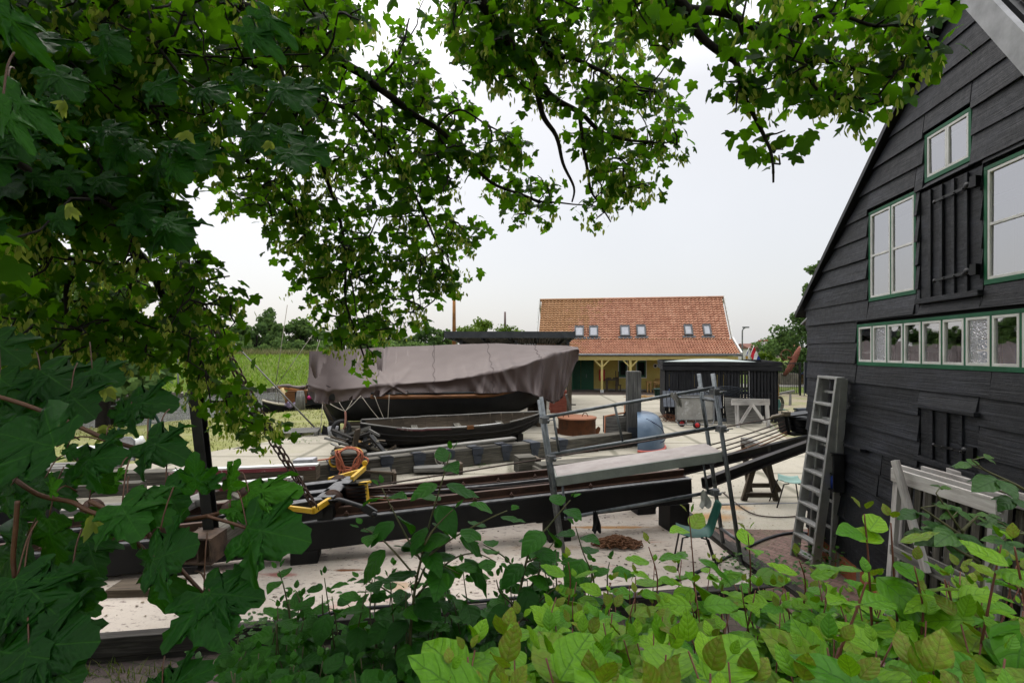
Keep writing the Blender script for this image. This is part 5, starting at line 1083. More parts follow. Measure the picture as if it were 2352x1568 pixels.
# ================================================================ slipway, cradle, scaffold, ladder and near yard
SD = V((.974, .226, .047)); SN = V((-.226, .974, 0)); S0 = V((-2.75, 6.72, .545))
def S(s, w=0, z=0): return S0 + SD * s + SN * w + V((0, 0, z))       # z measured from the beam top
M['tarbeam'] = speck('tar_beam', (.006, .006, .007), (.017, .016, .018), 3, .55, .3, (.10, .10, .10), 14, (.72, .78)); M['railrust'] = speck('rail_rust', (.045, .022, .014), (.10, .045, .025), 6, .6, .2); M['piergrey'] = speck('pier_dark', (.012, .011, .01), (.03, .027, .025), 3, .8, .3)
M['beamtop'] = speck('beam_top', (.07, .07, .075), (.22, .22, .22), 12, .7, .3)
for w_, lab in ((0, 'near black slipway beam carrying a rusty rail over the white floor'), (.87, 'far black slipway beam carrying the second rusty rail')):
    be = thing('slipway_beam', lab, 'slipway beam', S(0, w_, -.56)); L = 5.72 if w_ == 0 else 5.6
    MB().beam(S(-7.5, w_ + .17, -.19), S(L, w_ + .17, -.19), .34, .36).build('girder', M['tarbeam'], be, bevel=.012)
    MB().beam(S(-7.5, w_ + .17, .0), S(L, w_ + .17, .0), .33, .012).build('top_plate', M['beamtop'], be)
    a, b2 = S(-7.4, w_ + .17), S(L - .05, w_ + .17); mb = MB()
    for (ww, hh, zz) in ((.13, .018, .015), (.022, .07, .055), (.065, .035, .105)): mb.beam(a + V((0, 0, zz)), b2 + V((0, 0, zz)), ww, hh)
    mb.build('rail', M['railrust'], be); mb = MB()
    for i in range(20):
        s = -7 + i * .58 + rnd.uniform(-.05, .05)
        if s < L: 
            for q in (-.085, .085): mb.box(S(s, w_ + .17 + q, .035), (.05, .045, .04), .23); mb.lathe(S(s, w_ + .17 + q, .05), [(.014, 0), (.014, .03), (0, .03)], 6)
    mb.build('rail_clips', M['railrust'], be)
    for s in ((-3.1, -1.4, .02, 1.7, 3.55, 5.5) if w_ == 0 else (-3.0, -1.3, .2, 1.9, 3.6, 5.4)):
        zz = S(s, w_, -.37).z; c = S(s, w_ + .17); MB().beam((c.x, c.y, 0.012), (c.x, c.y, zz), .36, .34, up=SD).build('pier', M['piergrey'] if s < 5 else M['tarbeam'], be, bevel=.008)
o_ = MB().prism([S(0, 0, 0)] and [(-2.95, 6.5, .014), (-2.2, 6.6, .014), (-2.25, 6.75, .014), (-2.9, 6.7, .014)], (0, 0, .002))
# channel girders rising to the right
M['channel'] = speck('channel_iron', (.010, .008, .008), (.032, .022, .019), 4, .55, .2)
for (a, b2, lab) in ((P(1612, 1108, 8.1), P(1905, 1001, 9.3), 'near black channel girder rising from the slipway to the barn corner'), (P(1560, 1078, 8.7), P(1890, 998, 10.1), 'far black channel girder behind the cables')):
    o_ = MB(); d = (b2 - a).normalized(); up = V((0, 0, 1)); o_.beam(a, b2, .02, .15); sd_ = d.cross(up).normalized()
    for q in (-.075, .075): o_.beam(a + up * q - sd_ * -.05, b2 + up * q - sd_ * -.05, .1, .016)
    tag(o_.build('channel_girder', M['channel'], None, loc=a), lab, 'girder')
# sawhorse under the girders
sw = thing('sawhorse', 'grey brown wooden sawhorse carrying the channel girder left of the ladder', 'sawhorse', G(1745, 1150)); tp = P(1745, 1030, 9.75)
for yy, pa in ((9.62, (1708, 1150, 1783, 1150)), (10.25, (1722, 1128, 1790, 1128))):
    for px in (pa[0], pa[2]): MB().beam(P(px, pa[1], yy), V((tp.x, yy + .05, tp.z)) + V((.06 if px > 1745 else -.06, 0, 0)), .1, .06, up=(0, 1, 0)).build('leg', M['brownwood'], sw)
    a = P(pa[0] + 5, pa[1] - 14, yy - .03); b2 = P(pa[2] - 5, pa[3] - 14, yy - .03); MB().beam(a, b2, .05, .08).build('stretcher', M['brownwood'], sw)
MB().beam((tp.x, 9.5, tp.z + .02), (tp.x + .03, 10.45, tp.z + .02), .16, .16).build('top_beam', M['greywood'], sw)
o_ = MB().tube([P(1640, 1159, 9.35), P(1850, 1157, 9.5)], .03, 7).build('steel_bar', M['zinc'], None, loc=P(1640, 1159, 9.35)); tag(o_, 'long grey steel bar lying on the concrete before the sawhorse', 'bar')
# winch block at the right
q = P(1808, 975, 9.7); pb = thing('pulley_block', 'black slotted pulley block at the barn corner holding the cables', 'pulley', q); mb = MB(); bb = P(1900, 965, 9.9)
mb.beam(P(1803, 954, 9.7), P(1900, 941, 9.9), .3, .03); mb.beam(P(1812, 997, 9.7), P(1900, 987, 9.9), .28, .03); mb.prism([P(1801, 954, 9.6), P(1808, 954, 9.6), P(1817, 998, 9.6), P(1810, 998, 9.6)], (0, .3, 0)); mb.build('frame', M['iron'], pb)
for i in range(5): t_ = (i + .5) / 5; MB().lathe(P(lerp(1836, 1842, t_), lerp(957, 990, t_), 9.8), [(.0, -.02), (.24, -.02), (.21, 0), (.24, .02), (0, .02)], 20, (.05, -.1, 1)).build('sheave', M['iron'], pb)
o_ = MB(); o_.tube([P(1768, 962, 9.55), P(1775, 957, 9.55), P(1800, 952, 9.6)], [.02, .035, .03], 7); o_.box(P(1806, 950, 9.6), (.14, .06, .08), .2); tag(o_.build('turnbuckle', speck('brass_iron', (.10, .08, .05), (.22, .18, .12), 9, .5, .2), None, loc=P(1785, 957, 9.55)), 'greenish turnbuckle joining the top cable to the pulley block', 'turnbuckle')
M['wire'] = speck('rusty_wire', (.035, .022, .017), (.09, .05, .035), 30, .6, .2); M['wire2'] = speck('rust_wire', (.16, .065, .025), (.24, .11, .05), 30, .7, .2)
cabs = [((842, 1117, 7.35), (1770, 961, 9.55), .03, 'wire', 'top dark cable running to the turnbuckle'), ((846, 1122, 7.3), (1806, 966, 9.65), .30, 'wire', 'second cable from the top between the two pulley blocks'), ((846, 1128, 7.3), (1810, 974, 9.65), .34, 'wire', 'third cable from the top between the two pulley blocks'), ((846, 1134, 7.3), (1812, 981, 9.65), .38, 'wire', 'fourth cable from the top between the two pulley blocks'), ((846, 1140, 7.2), (1814, 988, 9.65), .42, 'wire2', 'rust coloured cable fifth from the top between the pulley blocks'), ((846, 1145, 7.1), (1816, 994, 9.65), .44, 'wire2', 'lowest rust coloured cable between the pulley blocks')]
for a, b2, sg, mt, lb in cabs:
    o_ = MB().tube(cat_pts(P(*a), P(*b2), sg, 18), .013, 5).build('steel_cable', M[mt], None, loc=P(*a)); tag(o_, lb, 'cable', 'winch cables over the slipway')
# ---- cradle with yellow arms
cd = thing('slipway_cradle', 'black steel slipway cradle with yellow outrigger arms riding on the rails', 'cradle', G(700, 1180, .2)); M['cradle'] = speck('cradle_black', (.010, .010, .011), (.035, .034, .035), 5, .5, .3, (.25, .25, .26), 16, (.68, .76)); M['yarm'] = speck('yellow_arm', (.62, .36, .015), (.74, .46, .03), 5, .45, .1, (.2, .12, .03), 10, (.66, .74))
ZC = .86
def C(px, py, z=ZC): return G(px, py, z)
mb = MB()
for (a, b2, w_, h_) in (((746, 1143), (803, 1095), .2, .3), ((500, 1182), (738, 1145), .13, .24), ((560, 1150), (758, 1126), .13, .24), ((610, 1124), (784, 1103), .13, .24), ((585, 1164), (650, 1119), .16, .24)): mb.beam(C(*a) - V((0, 0, h_ / 2)), C(*b2) - V((0, 0, h_ / 2)), w_, h_); mb.mat = 1; mb.beam(C(*a) + V((0, 0, .006)), C(*b2) + V((0, 0, .006)), w_ + .02, .012); mb.mat = 0
mb.build('frame', [M['cradle'], M['beamtop']], cd)
mb = MB(); mb.prism([C(742, 1145) - V((0, .08, .0)), C(769, 1143, ZC) - V((0, .1, 0)), C(772, 1160, ZC - .15) - V((0, .1, 0)), C(744, 1175, ZC - .25) - V((0, .1, 0))], (0, .04, 0)); mb.build('gusset', M['cradle'], cd)
for pts in (((630, 1162), (719, 1173), (772, 1138)), ((755, 1101), (826, 1081), (812, 1096)), ):
    mb = MB(); a, b2, c = [C(*p, ZC - .03) for p in pts]; mb.beam(a, b2, .045, .06)
    if pts[0][0] == 630: mb.beam(b2, c, .05, .075)
    mb.build('yellow_arm', M['yarm'], cd, bevel=.004)
mb = MB(); a, b2 = C(808, 1100, ZC + .02), C(838, 1074, ZC + .02); mb.beam(a, b2, .05, .075); mb.lathe(b2 + V((0, 0, .08)), [(0, -.02), (.045, -.02), (.045, .02), (0, .02)], 12, (0, 1, 0)); mb.build('yellow_arm', M['yarm'], cd, bevel=.004)
mb = MB(); mb.beam(P(841, 1108, 7.1), P(846, 1155, 7.0), .03, .05, up=(0, 1, 0)); mb.beam(P(828, 1109, 7.15), P(848, 1107, 7.1), .1, .03); mb.build('yellow_bracket', M['yarm'], cd)
mb = MB()
for i in range(6): mb.prism([P(786, 1113 + i * 8.6, 7.25), P(842, 1110 + i * 8.6, 7.0), P(842, 1110 + i * 8.6, 7.5), P(790, 1112 + i * 8.6, 7.6)], (0, 0, .018))
mb.build('sheave_plates', M['iron'], cd)
for i in range(5): c = P(818, 1118 + i * 8.4, 7.3); MB().lathe(c, [(0, -.016), (.15, -.016), (.13, 0), (.15, .016), (0, .016)], 18).build('sheave', M['railrust'], cd)
mb = MB(); mb.tube(spline([P(768, 1151, 6.75), P(778, 1147, 6.7), P(800, 1153, 6.65), P(838, 1165, 6.6)], 4), .03, 7); mb.beam(P(834, 1163, 6.6), P(862, 1180, 6.6), .05, .1, w2=.04); mb.lathe(P(860, 1180, 6.55), [(0, 0), (.035, 0), (.035, .04), (0, .04)], 10, (0, -1, 0)); mb.build('tow_bar', M['cradle'], cd)
for w_ in (.17, 1.04):
    for s in (-2.9, -.9, .35): MB().lathe(S(s, w_, .22), [(0, -.05), (.12, -.05), (.12, .03), (.14, .03), (.14, .05), (0, .05)], 18, SN).build('wheel', M['railrust'], cd)
# crossbeam with socket and tall guide pole
mb = MB(); a, b2 = C(492, 1238, .72), C(592, 1170, .78); mb.beam(a, b2, .22, .2); mb.build('crossbeam', M['oldwood'], cd, bevel=.006)
mb = MB(); c = C(492, 1240, .72); dd = (b2 - a).normalized(); sd_ = dd.cross(V((0, 0, 1)))
for q in ((0, .13, .3, .02), (0, -.13, .3, .02), (-.14, 0, .02, .26), (.14, 0, .02, .26), (0, 0, .02, .26)): mb.beam(c - dd * .28 + sd_ * q[0] + V((0, 0, q[1])), c + dd * .0 + sd_ * q[0] + V((0, 0, q[1])), q[2], q[3])
mb.build('socket', speck('socket_rust', (.03, .02, .015), (.18, .11, .07), 6, .7, .3), cd)
mb = MB(); pb_ = P(480, 1228, 5.62); pt_ = P(404, 540, 5.3); d = (pt_ - pb_).normalized(); mb.beam(pb_, pt_, .11, .015, up=(0, -1, 0)); mb.beam(pb_ + V((0, .05, 0)), pt_ + V((0, .05, 0)), .02, .1, up=(0, -1, 0)); mb.beam(pb_ + V((0, .1, 0)), pt_ + V((0, .1, 0)), .11, .015, up=(0, -1, 0)); mb.box(pt_ + V((0, .05, .02)), (.22, .2, .03)); mb.build('guide_pole', M['cradle'], cd)
mb = MB(); chain_links(mb, [P(724, 1166, 6.4), P(617, 1003, 6.15), P(412, 610, 5.4)], .13, .011, .07); chain_links(mb, [P(728, 1170, 6.45), P(640, 1003 + 20, 6.3), P(418, 612, 5.5)], .13, .011, .07); ch_ = mb.build('hanging_chain', M['railrust'], None, loc=P(724, 1166, 6.4)); tag(ch_, 'rusty double chain hanging from the guide pole to the yellow arm', 'chain')
mb = MB(); mb.tube(cat_pts(P(607, 1130, 6.4), P(602, 1215, 6.3), 0, 5), .012, 5); tag(mb.build('frayed_rope', M['rope'], None, loc=P(607, 1130, 6.4)), 'frayed grey rope hanging down from the cradle frame', 'rope')
# red and white bilge timbers and other timbers lying on the cradle to the left
M['maroonpaint'] = speck('maroon_paint', (.16, .02, .03), (.26, .05, .06), 5, .6, .2, (.55, .5, .48), 7, (.58, .66))
def timber(px0, py0, Y0, px1, py1, Y1, w_, h_, mt, lab, cap=None, cat='timber', name='timber', rs=.01):
    a, b2 = P(px0, py0, Y0), P(px1, py1, Y1)
    if cap is None: o_ = MB().beam(a, b2, w_, h_).build(name, M[mt], None, loc=a, bevel=rs); return tag(o_, lab, cat)
    t_ = thing(name, lab, cat, a); MB().beam(a, b2, w_, h_).build('baulk', M[mt], t_, bevel=rs); MB().beam(a + V((0, 0, h_ / 2 + .016)), b2 + V((0, 0, h_ / 2 + .016)), w_ * .55, .03).build('white_strip', M['white'], t_); MB().beam(a + V((0, -w_ / 2 - .008, h_ / 2 - .02)), b2 + V((0, -w_ / 2 - .008, h_ / 2 - .02)), .014, .07).build('red_edge', M['maroonpaint'], t_); return t_
timber(400, 1098, 9.6, 731, 1083, 9.9, .3, .26, 'brownwood', 'far red and white topped bilge timber left of the orange rope', 1, name='bilge_timber')
timber(430, 1138, 8.0, 668, 1112, 8.4, .26, .2, 'brownwood', 'near red and white topped bilge timber behind the chain', 1, name='bilge_timber')
timber(678, 1060, 10.3, 724, 1058, 10.3, .25, .12, 'paleboard', 'short pale box lying on the end of the red and white timber')
timber(120, 1102, 9.6, 470, 1092, 9.8, .3, .25, 'oldwood', 'grey timber with black brackets at the left end of the yard')
timber(-60, 1140, 8.2, 330, 1118, 8.6, .22, .2, 'oldwood', 'long grey timber seen between the sycamore leaves')
timber(-80, 1190, 7.3, 120, 1178, 7.5, .4, .3, 'tarbeam', 'black timber end at the far left edge')
timber(150, 1175, 7.2, 470, 1150, 7.3, .2, .1, 'greywood', 'pale board lying across the cradle at the left')
timber(360, 1190, 6.6, 470, 1140, 7.6, .24, .1, 'greywood', 'short grey cross timber beside the guide pole')
timber(470, 1100, 9.0, 560, 1150, 7.8, .16, .12, 'oldwood', 'slanting grey timber behind the guide pole')
timber(580, 1130, 7.5, 690, 1098, 8.7, .12, .08, 'greywood', 'thin grey strut behind the chain')
# orange rope over a sheave
c = P(803, 1050, 11.0); rp2 = thing('rope_block', 'old wooden pulley block with orange rope lying on the long timber', 'pulley', c); mb = MB()
for i in range(4): mb.lathe(c + V((0, -.05, .0 + i * .06 - .08)), [(0, 0), (.36, 0), (.38, .02), (.36, .04), (0, .04)], 22)
mb.build('cheek_plates', M['oldwood'], rp2); mb = MB(); mb.tube([P(768, 1058, 10.8) + V((.1 * math.cos(a), 0, .12 * math.sin(a))) for a in [6.283 * i / 14 for i in range(14)]], .025, 6, closed=True); mb.tube(spline([P(770, 1035, 10.8), P(800, 1029, 10.7), P(822, 1030, 10.7), P(833, 1040, 10.7)], 4), .025, 6); mb.build('yellow_strap', M['yarm'], rp2)
M['orope'] = speck('orange_rope', (.38, .10, .05), (.52, .18, .10), 40, .8, .3); mb = MB()
for i in range(10):
    j = lambda s: rnd.uniform(-s, s); Yr = 10.62 - .02 * i
    mb.tube(spline([P(778 + j(4), 1045, Yr + .2), P(776 + j(7), 1038 + j(4), Yr), P(783 + j(9), 1068 + j(9), Yr), P(800 + j(13), 1084 + j(12), Yr), P(820 + j(10), 1066 + j(9), Yr), P(829 + j(7), 1042 + j(4), Yr), P(815 + j(5), 1031 + j(3), Yr + .1), P(795 + j(5), 1029 + j(3), Yr + .1), P(780 + j(3), 1038, Yr)], 5), .013, 5)
mb.tube(spline([P(785, 1036, 10.7), P(760, 1052, 10.6), P(722, 1058, 10.4), P(680, 1066, 10.2)], 5), .017, 5); mb.tube(spline([P(834, 1048, 10.6), P(845, 1054, 10.5), P(842, 1066, 10.5), P(830, 1076, 10.5)], 5), .017, 5); mb.tube(spline([P(780, 1050, 10.6), P(783, 1075, 10.55), P(776, 1094, 10.5)], 5), .017, 5)
tag(mb.build('orange_rope', M['orope'], None, loc=P(800, 1050, 10.6)), 'coil of orange rope hung over the old pulley block', 'rope')
# blocks and planks standing on the concrete behind the slip
for (px, py, w_, h_, lab) in ((868, 1114, .42, .28, 'squat mossy timber block on the concrete behind the yellow bracket'), (1034, 1092, .28, .3, 'square post stump on the concrete left of the tall stump'), (1206, 1088, .42, .38, 'mossy square stump right of the bracketed timber middle')):
    c = G(px, py); bk = thing('timber_stump', lab, 'timber block', c); MB().box(c + V((0, w_ / 2, h_ / 2)), (w_, w_, h_), .3).build('timber', M['oldwood'], bk, bevel=.012)
    mb = MB(); mb.box(c + V((w_ * .52 + .06, w_ / 2 + .05, h_ / 2 - .02)), (.08, w_ * .9, h_ - .05), .3); mb.build('side_plank', M['brownwood'], bk)
for i, (a, b2, w_, h_, lab) in enumerate((((1232, 1078, 11.3), (1500, 1055, 12.4), .5, .08, 'lowest plank of the long pile right of the mossy stump'), ((1236, 1068, 11.4), (1640, 1033, 13.2), .42, .07, 'top plank of the long pile right of the mossy stump'), ((1300, 1075, 11.3), (1560, 1046, 12.6), .3, .06, 'middle plank of the long pile in front of the tall post'))):
    timber(*a, *b2, w_, h_, 'oldwood', lab, cat='plank', name='yard_plank')
timber(760, 1077, 10.8, 905, 1086, 10.7, .06, .05, 'brownwood', 'thin stick lying by the bracketed timber', cat='stick', name='stick')
timber(950, 1077, 11.7, 1060, 1072, 11.9, .3, .1, 'greywood', 'short pale board under the bracketed timber', cat='plank', name='yard_plank')
# ---- chair end of the slip, chain pile, wood block
mb = MB(); c0 = G(1418, 1256); cr_ = random.Random(11)
pts = []
for i in range(70): a = i * 2.4; r_ = .30 * math.sqrt(cr_.random()); pts.append(c0 + V((r_ * 1.25 * math.cos(a), r_ * .62 * math.sin(a), .03 + .12 * (1 - (r_ / .30) ** 1.5) + cr_.uniform(0, .02))))
chain_links(mb, pts[:60], .075, .0085, .045); tag(mb.build('chain_pile', M['wire2'], None, loc=c0), 'heap of rusty chain lying on the white slipway floor', 'chain')
mb = MB(); chain_links(mb, [G(1490, 1172), G(1500, 1168) + V((0, 0, .03)), G(1545, 1163), G(1560, 1150)], .12, .013, .07); tag(mb.build('heavy_chain', M['railrust'], None, loc=G(1500, 1170)), 'heavy rusty chain lying at the foot of the slipway end pier', 'chain')
timber(262, 1354, 5.95, 414, 1350, 6.0, .3, .13, 'brownwood', 'dark squared block lying on the white floor under the leaves', cat='timber block', name='timber_block')
for (pp, r_, mt, lab) in (([(900, 1192), (1000, 1186), (1110, 1180), (1190, 1172), (1280, 1168)], .012, 'wire', 'thin dark cable lying across the white slipway floor'), ([(1290, 1170), (1390, 1140), (1440, 1112)], .012, 'wire', 'thin dark cable rising towards the far slipway beam'), ([(620, 1448), (800, 1400), (1100, 1380), (1400, 1350), (1560, 1330), (1750, 1240), (1830, 1222), (1880, 1230)], .02, 'hose', 'black hose running along the slipway floor to the barn'), ([(1660, 1130), (1720, 1175), (1780, 1187), (1840, 1184)], .012, 'wire', 'dark cable sagging over the stained concrete by the sawhorse'), ([(230, 1510), (380, 1496), (480, 1468), (600, 1440), (680, 1428)], .02, 'hose2', 'grey hose lying on the brick path at bottom left')):
    M.setdefault('hose', flat('hose', (.02, .022, .026), .5)); M.setdefault('hose2', flat('hose_grey', (.10, .10, .11), .6))
    o_ = MB().tube(spline([G(x, y, .028 if not mt == 'hose2' else -.21) for x, y in pp], 8), r_, 6).build('hose' if 'hose' in mt else 'loose_cable', M[mt], None, loc=G(*pp[0])); tag(o_, lab, 'hose' if 'hose' in mt else 'cable')
# ---- scaffold
M['galv'] = speck('galvanised', (.11, .125, .135), (.26, .28, .29), 9, .42, .2, (.04, .055, .075), 5, (.55, .68), metal=.35)
sf = thing('scaffold', 'leaning grey tube scaffold with one plank deck in front of the slipway', 'scaffold', (1.7, 6.3, 0)); LF = (5.55, 6.05); RF = (6.86, 7.46)
def up_line(x0, y0, x1, y1, Y): return P(x0, y0, Y), P(x1, y1, Y)
ups = [up_line(1243, 912, 1299, 1305, 6.7), up_line(1637, 858, 1703, 1298, 6.7), up_line(1605, 858, 1662, 1259, 7.3), up_line(1238, 918, 1287, 1259, 7.3)]
for a, b2 in ups: b2.z = .02; MB().tube([a, b2], .028, 10).build('upright', M['galv'], sf)
tubes = [((1249, 958), (1640, 890), 6.63, 6.63), ((1263, 1043), (1656, 979), 6.63, 6.63), ((1283, 1113), (1620, 1054), 6.85, 6.85), ((1296, 1190), (1640, 1128), 6.85, 6.85)]
for a, b2, ya, yb in tubes: MB().tube([P(*a, ya), P(*b2, yb)], .023, 10).build('ledger', M['galv'], sf)
for a, b2, Y in (((1272, 958), (1284, 1038), 6.63), ((1412, 931), (1430, 1014), 6.63), ((1607, 897), (1622, 984), 6.63), ((1292, 1112), (1300, 1188), 6.85), ((1614, 1056), (1626, 1130), 6.85)): MB().tube([P(*a, Y), P(*b2, Y)], .016, 8).build('spacer', M['galv'], sf)
for (a, b2) in ((ups[1][0] + V((0, 0, -.25)), ups[2][0] + V((0, 0, -.2))), (P(1646, 920, 6.7), P(1613, 915, 7.3)), (P(1694, 1240, 6.7), P(1655, 1212, 7.3)), (P(1255, 1000, 6.7), P(1250, 985, 7.3))): MB().tube([a, b2], .022, 8).build('transom', M['galv'], sf)
for (px, py, Y) in ((1250, 965, 6.62), (1265, 1052, 6.62), (1642, 900, 6.62), (1656, 985, 6.62), (1628, 1058, 6.85), (1640, 1130, 6.85)):
    c = P(px, py, Y - .03); mb = MB(); mb.box(c, (.1, .1, .075), .4); mb.box(c + V((0, 0, .03)), (.12, .04, .03), .3); mb.tube([c + V((0, -.03, 0)), c + V((.13, -.06, .015))], .007, 5); mb.lathe(c + V((.05, -.06, 0)), [(0, 0), (.018, 0), (.018, .03), (0, .03)], 6, (0, -1, 0)); mb.build('coupler', M['zinc'], sf)
mb = MB(); A_ = [P(1278, 1096, 6.72), P(1657, 1039, 6.72)]; d = (A_[1] - A_[0]); n_ = V((.04, 1, 0)).normalized()
mb.beam(A_[0] + n_ * .3, A_[1] + n_ * .3, .6, .03); dk = mb.build('deck', speck('deck_ply', (.30, .26, .245), (.42, .38, .36), 4, .85, .2, (.60, .58, .56), 18, (.66, .72)), sf); mb = MB()
mb.beam(A_[0] - n_ * .013 - V((0, 0, .05)), A_[1] - n_ * .013 - V((0, 0, .05)), .024, .12); mb.beam(A_[0] + n_ * .613 - V((0, 0, .05)), A_[1] + n_ * .613 - V((0, 0, .05)), .024, .12)
for q in (0, 1): e = A_[q]; mb.beam(e - V((0, 0, .05)), e + n_ * .6 - V((0, 0, .05)), .024, .11)
mb.build('deck_edge', speck('alu_green', (.24, .27, .24), (.36, .39, .35), 5, .6, .1, metal=.2), sf)
def cloth_strip(pts, w0, w1, mat, name, label, seed):
    pts = spline(pts, 6); n = len(pts); mb = MB()
    def fn(u, v): i = min(n - 1, int(v * (n - 1) + .5)); p = pts[i]; w_ = lerp(w0, w1, v); return p + V((w_ * (u - .5), -.025 * math.sin(u * 9 + v * 4 + seed), .015 * math.sin(u * 12 + seed)))
    mb.grid(fn, 10, n - 1); o_ = mb.build(name, mat, None, loc=pts[0]); return tag(o_, label, 'cloth')
c = P(1382, 1192, 5.9); mb = MB(); 
cloth_strip([P(1367, 1174, 6.8), P(1368, 1188, 6.8), P(1371, 1205, 6.8), P(1370, 1222, 6.8)], .06, .12, flat('black_cloth', (.008, .008, .009), .8), 'black_rag', 'black rag knotted on the lowest scaffold tube', 1)
cloth_strip([P(1616, 1126, 6.8), P(1617, 1138, 6.8), P(1622, 1152, 6.8), P(1619, 1165, 6.8)], .06, .15, flat('white_cloth', (.48, .48, .44), .9), 'white_rag', 'dirty white rag tied to the lowest scaffold tube above the green chair', 2)
cloth_strip([P(1545, 903, 6.59), P(1551, 913, 6.58), P(1558, 922, 6.58), P(1562, 933, 6.58)], .09, .06, flat('grey_cloth', (.34, .32, .30), .9), 'grey_rag', 'pale grey rag wrapped round the top scaffold tube', 3)
# ---- double step ladder leaning on the barn
ld_ = thing('step_ladder', 'aluminium double ladder standing against the black barn wall', 'ladder', G(1840, 1290)); M['alu'] = speck('aluminium', (.42, .42, .41), (.62, .62, .60), 6, .42, .15, (.25, .24, .22), 9, (.6, .7), metal=.4)
fl, fr_2 = G(1815, 1275), G(1862, 1303); tl_, tr_ = P(1880, 862, 6.7), P(1920, 866, 6.2); wd = V((.3, 0, .1)); pn = (tl_ - fl).cross(fr_2 - fl).normalized()
if pn.x < 0: pn = -pn
for i, (a, b2) in enumerate(((fl, tl_), (fr_2, tr_))): MB().beam(a + pn * .06, b2 + pn * .06, .034, .12, up=pn).build('rail', M['alu'], ld_, bevel=.003)
for i in range(11):
    t_ = (i + .45) / 11.0
    if i == 10: t_ = .995
    MB().beam(fl.lerp(tl_, t_) + pn * .05, fr_2.lerp(tr_, t_) + pn * .05, .11, .028).build('tread', M['alu'], ld_, bevel=.002)
off = pn * .27; sh_ = V((0, -.06, .0))
for i, (a, b2) in enumerate(((fl, tl_), (fr_2, tr_))): MB().beam(a + off + sh_, b2 + pn * .10 + V((0, 0, -.02)), .028, .10, up=pn).build('back_rail', M['alu'], ld_, bevel=.003)
for i in range(7): t_ = .08 + i * .14; MB().beam(fl.lerp(tl_, t_) + off * (1 - .6 * t_), fr_2.lerp(tr_, t_) + off * (1 - .6 * t_), .03, .03).build('back_rung', M['alu'], ld_)
MB().beam(fr_2.lerp(tr_, .72) - V((0, .02, 0)) + pn * .1, fr_2.lerp(tr_, .50) + off * 1.1 - V((0, .02, 0)), .03, .012).build('hinge_bar', M['zinc'], ld_)
# ---- wooden hurdles stacked by the barn
wdir = -BW.copy()      # away from the viewer along the barn
def hurdle(i, label, slats, x_off, along):
    o0 = V((3.40, 4.75, .06)) + V((x_off, along, 0)); d = V((.0, -1, 0)) * .98 + V((.02, 0, 0)); h = thing('hurdle', label, 'hurdle', o0, 'weathered wooden hurdles stacked against the barn'); Lh = 1.02; top = 1.62 + .015 * i; base_z = .02; lean = V((.09, 0, 0))
    MB().beam(o0 + V((0, 0, top)) + lean, o0 + d * Lh + V((0, 0, top)) + lean, .03, .12).build('top_board', M['whitewood'], h, bevel=.004)
    for k, a in enumerate((.03, Lh - .05)): MB().beam(o0 + d * a + V((.03, 0, base_z)) - lean * .3, o0 + d * a + V((.03, 0, top - .05)) + lean, .045, .06, up=(0, 1, 0)).build('post', M['whitewood'], h, bevel=.003)
    for z in (.35, .95): lz = lean * (1.3 * z / top - .3); MB().beam(o0 + lz + d * .05 + V((.0, 0, z)), o0 + lz + d * Lh + V((.0, 0, z)), .03, .085).build('rail', M['greywood'], h, bevel=.003)
    if slats:
        for k in range(9): a = .06 + k * (Lh - .1) / 8; MB().beam(o0 + d * a + V((.045, 0, base_z)) - lean * .3, o0 + d * a + V((.045, 0, top - .04)) + lean, .07, .02, side=d).build('slat', M['oldwood'], h)
    return h
hurdle(0, 'nearest hurdle of the stack by the barn with an open frame and no slats', False, 0, -.05); hurdle(1, 'second hurdle of the stack with a flaking white top board', True, .11, -.0); hurdle(2, 'third hurdle of the stack by the barn with grey top board', True, .22, -.12); hurdle(3, 'fourth hurdle of the stack set further to the right', True, .33, -.26); hurdle(4, 'last hurdle of the stack touching the black barn', True, .43, -.42)
o_ = MB().beam(P(2056, 1057, 4.55), P(2128, 1315, 4.2), .045, .06, up=(0, -1, 0)).build('prop_lath', M['whitewood'], None, loc=P(2128, 1315, 4.2), bevel=.004); tag(o_, 'pale slanting lath propped against the open hurdle', 'lath')
